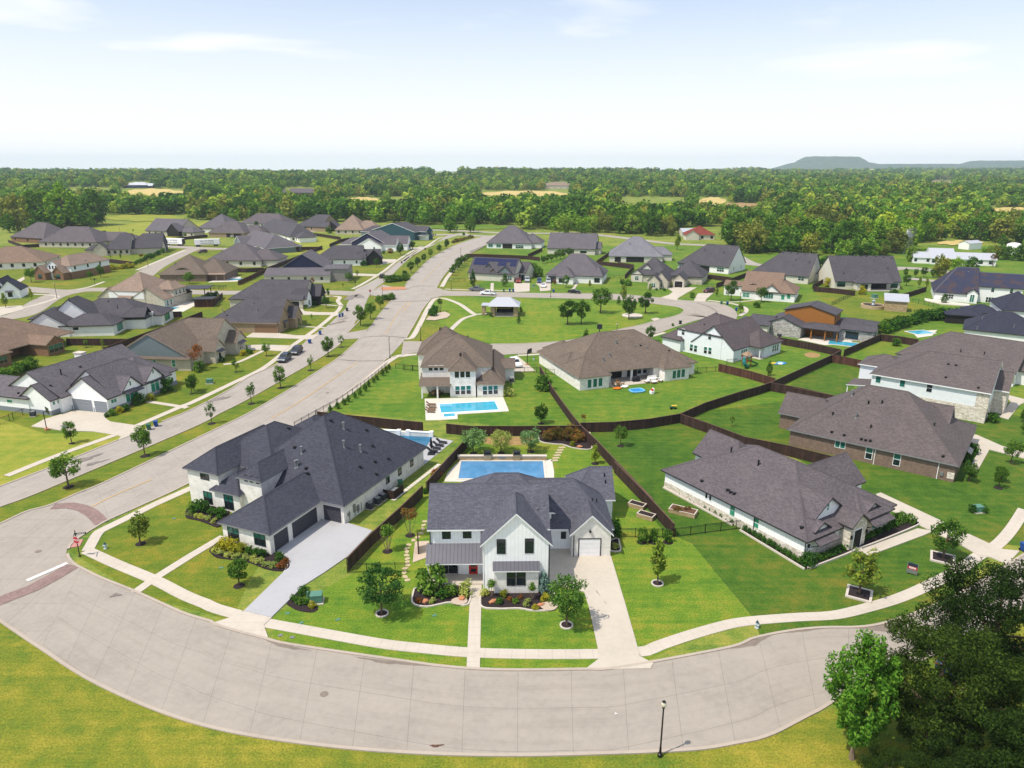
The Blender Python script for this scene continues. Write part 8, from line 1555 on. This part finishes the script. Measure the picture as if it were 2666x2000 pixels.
g=P('f',315,915); table(g[0],g[1],'dining table under the pool house patio roof',rr=1.0)
for i,(dx,dy,a) in enumerate(((-1.2,0,1.57),(1.2,0,-1.57),(-.5,1.1,0),(.5,1.1,0),(-.5,-1.1,3.14),(.5,-1.1,3.14))): chair(g[0]+dx,g[1]+dy,a,'wicker chair around the pool house dining table, '+('left end','right end','back left','back right','front left','front right')[i],'chairs around the pool house table')
g=P('f',2060,830); table(g[0],g[1],'round table on the patio house terrace',rr=.7)
for i,(dx,dy,a) in enumerate(((-1.0,0,1.57),(1.0,0,-1.57),(0,1.0,0),(0,-1.0,3.14))): chair(g[0]+dx,g[1]+dy,a,'wicker chair around the round patio table, '+('left side','right side','back side','front side')[i],'chairs around the round patio table')
def sofa(r,x,y,ang,label,mat='cushion',w=2.2):
    g=P(r,x,y); root=thing('patio_sofa',label,'sofa',(g[0],g[1],.1),math.radians(ang),'patio sofas'); b=MB(); b.box(-w/2,-.42,.05,w/2,.42,.3); b.build('frame',MT['wicker'],root); c=MB(); c.box(-w/2+.05,-.42,.301,w/2-.05,.25,.46); c.build('seat_cushion',MT[mat],root); k=MB(); k.box(-w/2,.26,.302,w/2,.44,.85); k.build('backrest',MT[mat],root)
sofa('i',365,848,22,'long white cushioned sofa on the patio house terrace'); sofa('i',440,865,60,'white cushioned armchair at the terrace end',w=.9); sofa('i',312,875,-60,'wicker armchair facing the white sofa',w=.9); sofa('i',380,880,22,'white low ottoman before the sofa',w=1.2)
g=P('i',205,862); mb=MB(); mb.blob((0,0,.6),(1.0,.6,.62),10,.12,seed=3); mb.box(-.8,-.4,.0,.8,.4,.3); thing('covered_grill','covered black grill at the patio column','grill',(g[0],g[1],.1),.3,None,mb.mesh('covered_grill',MT['fabric_d']))
for r,x,y,m,l,s in (('i',25,935,'orange_pl','orange cushion lounger on the patio edge',1.0),('i',95,918,'cushion','white crumpled float on the patio edge',.9)): g=P(r,x,y); mb=MB(); mb.blob((0,0,.15),(s,.5*s,.2),10,.25,seed=5); thing('pool_float' if 'float' in l else 'floor_cushion',l,'cushion',(g[0],g[1],.1),.3,None,mb.mesh('floor_cushion',MT[m],uv=False))
# paddling pool and toys
def paddling(r,x,y,lx,ly,label,m1='ltblue_pl',m2='blue_pl'):
    g=P(r,x,y); root=thing('paddling_pool',label,'paddling pool',(g[0],g[1],.02),.35); t=MB()
    q=[(lx*math.copysign(abs(math.cos(k*.3927))**.5,math.cos(k*.3927)),ly*math.copysign(abs(math.sin(k*.3927))**.5,math.sin(k*.3927))) for k in range(16)]
    for (a,b),(c,d) in zip(q,q[1:]+q[:1]): t.tube((a,b,.18),(c,d,.18),.18,.18,8,cap=False)
    t.build('inflated_rim',MT[m1],root,uv=False); w=MB(); w.poly([(a,b,.12) for a,b in q]); w.build('water',MT[m2],root)
paddling('i',215,955,1.5,1.1,'light blue inflatable paddling pool on the patio house lawn')
g=P('i',380,975); root=thing('toy_slide','yellow and white toddler slide on the lawn','toy',(g[0],g[1],0),.4); b=MB(); b.poly([(-.2,-.25,1.0),(1.2,-.25,.15),(1.2,.25,.15),(-.2,.25,1.0)]); b.poly([(-.2,.25,.95),(1.2,.25,.1),(1.2,-.25,.1),(-.2,-.25,.95)]); b.build('slide',MT['yellow_pl'],root); c=MB(); c.box(-.9,-.4,0,-.25,.4,.6); c.box(-.3,-.35,0,-.22,.35,1.2); c.build('steps',MT['white'],root); d=MB(); d.blob((-.5,0,.85),(.3,.3,.25),8,.1); d.build('roof_knob',MT['red'],root)
g=P('i',555,1125); root=thing('toy_tractor','green and yellow ride-on toy on the lawn','toy',(g[0],g[1],0),.2); b=MB(); b.box(-.5,-.25,.25,.3,.25,.6); b.build('toy_body',MT['green_bin'],root); c=MB(); c.box(-.2,-.28,.601,.9,.28,.72); c.build('seat',MT['yellow_pl'],root); [ (lambda w:(w.tube((x,-.35,.22),(x,-.25,.22),.22,.22,10),w.build('wheel',MT['black'],root)))(MB()) for x in (-.4,.5)]
g=P('i',1575,690); root=thing('deflated_inflatable','blue, white and yellow deflated bounce toy spread on the lawn','toy',(g[0],g[1],0),.2)
for i,(dx,dy,a,b,m) in enumerate(((0,0,1.7,1.0,'blue_pl'),(.8,.5,1.2,.7,'ltblue_pl'),(-.9,.3,.9,.6,'yellow_pl'),(.2,-.4,1.0,.5,'white'),(1.2,-.2,.8,.5,'blue_pl'))): c=MB(); c.blob((dx,dy,.08),(a,b,.14+.02*i),10,.3,seed=i); c.build('flap',MT[m],root,uv=False)
# playset
g=P('i',1262,720); root=thing('playset','wooden playset with brown roof and two teal slides','playset',(g[0],g[1],0),.5); p=MB()
for x in (-.7,.7):
    for y in (-.7,.7): p.box(x-.07,y-.07,0,x+.07,y+.07,3.0)
p.build('posts',MT['orange_wood'],root); d=MB(); d.box(-.8,-.8,1.4,.8,.8,1.5); d.build('deck',MT['orange_wood'],root); r_=MB(); A=[(-1,-1,2.9),(1,-1,2.9),(1,1,2.9),(-1,1,2.9)]; [r_.poly([A[i],A[(i+1)%4],(0,0,3.8)]) for i in range(4)]; r_.poly(A[::-1]); r_.build('roof',MT['bk_red'],root,uv=False)
s=MB(); s.poly([(.8,-.35,1.5),(3.6,-.35,.15),(3.6,.35,.15),(.8,.35,1.5)]); s.poly([(.8,.35,1.42),(3.6,.35,.07),(3.6,-.35,.07),(.8,-.35,1.42)]); s.poly([(.8,.35,1.5),(3.6,.35,.15),(3.6,.36,.4),(.8,.36,1.75)]); s.poly([(.8,-.36,1.75),(3.6,-.36,.4),(3.6,-.35,.15),(.8,-.35,1.5)]); s.build('slide',MT['teal_plastic'],root,uv=False)
t=MB(); [t.tube((-.8-1.0*math.sin(k*.45),-1.3*math.sin(k*.3),1.9-.2*k),(-.8-1.0*math.sin((k+1)*.45),-1.3*math.sin((k+1)*.3),1.9-.2*(k+1)),.4,.4,10,cap=False) for k in range(8)]; t.build('tube_slide',MT['teal_plastic'],root,uv=False)
# raised vegetable beds
for r,x,y,lx,ly,an,l in (('n',150,690,2.3,1.3,-35,'white framed raised bed by the fence, upper of two'),('n',210,760,2.3,1.3,-35,'white framed raised bed by the fence, lower of two'),('n',455,730,3.6,1.7,-30,'large stone raised bed with dry plants on the next lawn')):
    g=P(r,x,y); root=thing('raised_bed',l,'planter',(g[0],g[1],0),math.radians(an),'raised vegetable beds'); e=MB(); a,b,w=lx/2,ly/2,.14; h=.6
    for q in ((-a,-b,a,-b+w),(-a,b-w,a,b),(-a,-b+w,-a+w,b-w),(a-w,-b+w,a,b-w)): e.box(*q[:2],0,*q[2:],h,0,1)
    e.build('frame',[MT['stone_t'],MT['edging']],root); m=MB(); m.box(-a+w,-b+w,0,a-w,b-w,h-.06); m.build('soil',MT['soil' if 'dry' in l else 'mulch'],root)
    if 'dry' in l:
        for k in range(7): plant('redshrub',g[0]+random.uniform(-1.2,1.2),g[1]+random.uniform(-.5,.5),.5,'dry brown plant in the large stone raised bed','plants in the stone raised bed',h-.08,1.0)
# farmhouse side: narrow timber screen post and pebble court
sheet('pebble_court',PL('l',[(205,795),(300,790),(285,900),(190,935)]),.075,MT['gravel'])
g=P('l',228,855); mb=MB(); mb.box(-.08,-.9,0,.08,.9,2.0); thing('timber_screen','narrow brown timber screen at the farmhouse side court','screen',(g[0],g[1],0),.15,None,mb.mesh('timber_panel',MT['brown_wood']))
# mown straw strip of dry ground behind the pool
sheet('bare_soil',PL('l',[(665,100),(950,95),(1000,120),(930,150),(720,150),(660,130)]),.03,MT['clay'],1.0)
sheet('bare_soil',PL('j',[(100,225),(170,212),(255,232),(230,262),(130,258)]),.032,MT['clay'],1.0)
# pavilion in the park
g=P('e',960,975); root=thing('park_pavilion','open stone pavilion with white metal hipped roof in the park','pavilion',(g[0],g[1],0),math.radians(-3)); W2,D2=7.0,6.0
b=MB(); b.box(-4,-.2,0,4.4,7,.12); b.build('floor',MT['walk'],root)
for x,y in ((-3.3,.2),(3.8,.2),(-3.3,6.2),(3.8,6.2)): c=MB(); c.box(x-.65,y-.5,.12,x+.65,y+.5,3.3); c.build('stone_pier',MT['stone_t'],root)
r_=MB(); 
for q in (([(-4.6,-1,3.3),(5.1,-1,3.3),(2.0,3,5.6),(-2.2,3,5.6)]),([(5.1,-1,3.3),(5.1,7.2,3.3),(2.0,3,5.6)]),([(5.1,7.2,3.3),(-4.6,7.2,3.3),(-2.2,3,5.6),(2.0,3,5.6)]),([(-4.6,7.2,3.3),(-4.6,-1,3.3),(-2.2,3,5.6)])): r_.poly(q)
r_.poly([(-4.6,-1,3.28),(-4.6,7.2,3.28),(5.1,7.2,3.28),(5.1,-1,3.28)])
r_.build('roof',MT['metal_lt'],root); w=MB(); w.box(-7.0,1.2,3.0,-3.9,5.8,3.2); w.build('side_roof',MT['metal_lt'],root); p=MB(); p.box(-6.8,1.4,.1,-5.9,2.3,3.0); p.box(-6.8,4.9,.1,-5.9,5.6,3.0); p.build('side_pier',MT['stone_t'],root); k=MB(); k.box(-2.5,6.0,.12,3.0,6.15,2.4); k.build('rear_wall',MT['dark'],root)
bb=MB(); [bb.tube((-2.4+.45*i,-.6,2.75),(-2.0+.45*i,-.6,2.75),.04,.04,6) for i in range(11)]; bb.build('string_lights',MT['yellow_pl'],root)
# white pergola and dark shade structures
g=P('a',1800,905); root=thing('pergola','dark steel pergola over the pool deck','pergola',(g[0],g[1],0),math.radians(8)); p=MB(); x_=[(-5,0),(0,-.5),(6,0),(-4,6),(6.5,6)]
for x,y in x_: p.box(x-.12,y-.12,0,x+.12,y+.12,4.3)
p.build('posts',MT['black'],root); t=MB(); t.box(-6,-1,4.302,7.5,7,4.5); t.build('roof',MT['trim_d'],root)
g=P('c',870,430); root=thing('shade_patio','dark flat roofed patio shed behind the back row','shed',(g[0],g[1],0),.05); b=MB(); b.box(-9,0,0,9,6,3.0); b.build('wall',MT['brown_wood'],root); r_=MB(); r_.box(-9.6,-1,3.003,9.6,6.5,3.3); r_.build('roof',MT['trim_g'],root)
g=P('c',110,960); root=thing('pool_shed','small brown shed with dark flat roof by the pergola pool','shed',(g[0],g[1],0),.1); b=MB(); b.box(-2.8,0,0,2.8,4,2.6); b.build('wall',MT['brown_wood2'],root); r_=MB(); r_.box(-3.3,-.5,2.603,3.3,4.5,2.8); r_.build('roof',MT['trim_d'],root)
# silver roofed stone shed and stone ringed pond on the right lawn
a=Vector(P('h',870,920)); b=Vector(P('h',1082,935)); d=b-a; root=thing('stone_shed','fieldstone shed with silver metal roof on the right lawn','shed',(a.x,a.y,0),math.atan2(d.y,d.x)); L=d.length; w=MB(); w.box(0,0,0,L,5,3.4); w.build('wall',MT['stone_t'],root); r_=MB(); q=[(-.4,-.4,3.45),(L+.4,-.4,3.45),(L+.4,5.4,5.0),(-.4,5.4,5.0)]; r_.poly(q); lo=[(x,y,z-.2) for x,y,z in q]; r_.poly(lo[::-1]); [r_.poly([lo[i],lo[(i+1)%4],q[(i+1)%4],q[i]]) for i in range(4)]; w2=MB(); w2.box(.1,4.6,3.402,L-.1,5,4.75); w2.build('upper_wall',MT['stone_t'],root); r_.build('roof',MT['metal_lt'],root)
g=P('h',760,890); root=thing('stone_pond','round stone walled pond with small fountain beside the stone shed','pond',(g[0],g[1],0)); e=MB(); e.lathe([(3.7,0),(3.7,1.1),(3.1,1.1),(3.1,.8)],n=24); e.build('stone_wall',MT['stone_t'],root,uv=False); w=MB(); w.poly([(3.1*math.cos(k*.2618),3.1*math.sin(k*.2618),.85) for k in range(24)]); w.build('water',MT['glass_d'],root); f=MB(); f.lathe([(.5,1.0),(.3,1.8),(.7,2.3),(.1,2.4),(.1,3.2),(0,3.3)],n=10); f.build('fountain',MT['hyd'],root,uv=False)
# round stone seat ring in the park, mailbox kiosk, kerb inlets
g=P('g',170,968); root=thing('stone_planter_ring','low round stone ring under the park oak','planter',(g[0],g[1],0)); e=MB(); e.lathe([(3.2,0),(3.2,.25),(2.3,.3),(2.3,.1),(0,.12)],n=20); e.build('stone_ring',MT['edging'],root,uv=False)
g=P('e',1882,1140); root=thing('mailbox_kiosk','dark cluster mailbox on a post at the park edge','mailbox',(g[0],g[1],0)); p=MB(); p.tube((0,0,0),(0,0,1.4),.12,.12,8); p.box(-.7,-.5,0,.7,.5,.08); p.build('post',MT['black'],root); b=MB(); b.box(-.7,-.3,1.4,.7,.3,2.7); b.build('box',MT['dark_bin'],root)
slab('kerb_inlet',PL('g',[(350,1000),(400,990),(440,1000),(385,1020)]),.14,MT['walk'])
# barn, tank and windmill at the wood edge
g=P('h',1740,330); root=thing('white_barn','long white metal barn half hidden by trees','barn',(g[0],g[1],0),math.radians(25)); b=MB(); b.box(-5.5,0,0,5.5,6,3.4); b.build('wall',MT['white'],root); r_=MB(); r_.poly([(-5.8,-.3,3.4),(5.8,-.3,3.4),(5.8,3,4.7),(-5.8,3,4.7)]); r_.poly([(5.8,6.3,3.4),(-5.8,6.3,3.4),(-5.8,3,4.7),(5.8,3,4.7)]); r_.build('roof',MT['metal_lt'],root); gbl=MB(); gbl.poly([(-5.5,6,3.4),(-5.5,0,3.4),(-5.5,3,4.6)]); gbl.poly([(5.5,0,3.4),(5.5,6,3.4),(5.5,3,4.6)]); gbl.build('gable',MT['white'],root)
g=P('h',2105,370); root=thing('storage_tank','white domed storage tank at the right wood edge','tank',(g[0],g[1],0)); b=MB(); b.lathe([(3.8,0),(3.8,3.6),(3.3,4.8),(2,5.5),(0,5.8)],n=20); b.build('tank_shell',MT['white'],root,uv=False)
g=P('h',1095,385); H=height_at('h',1095,165,g); root=thing('windmill','steel farm windmill standing before the right woods','windmill',(g[0],g[1],0)); t=MB(); [t.tube((sx*1.6,sy*1.6,0),(sx*.15,sy*.15,H),.09,.07,5) for sx in (-1,1) for sy in (-1,1)]; [t.tube((sx*(1.6-1.45*k),-(1.6-1.45*k),H*k),(-sx*(1.6-1.45*k),-(1.6-1.45*k),H*k),.05,.05,5) for sx in (1,) for k in (.2,.4,.6,.8)]; t.build('tower',MT['steel'],root); w=MB()
for k in range(16):
    a=k*math.pi/8; ca,sa=math.cos(a),math.sin(a); w.poly([(.7*ca-.12*sa,-.6,H+.7*sa+.12*ca),(.7*ca+.12*sa,-.5,H+.7*sa-.12*ca),(2.6*ca+.3*sa,-.5,H+2.6*sa-.3*ca),(2.6*ca-.3*sa,-.75,H+2.6*sa+.3*ca)])
w.build('wheel',MT['steel'],root,uv=False); v=MB(); v.box(-.05,.3,H-.06,.05,3,H+.06); v.box(-.03,2.6,H-.9,.03,4.4,H+.9); v.build('tail_vane',MT['white'],root)
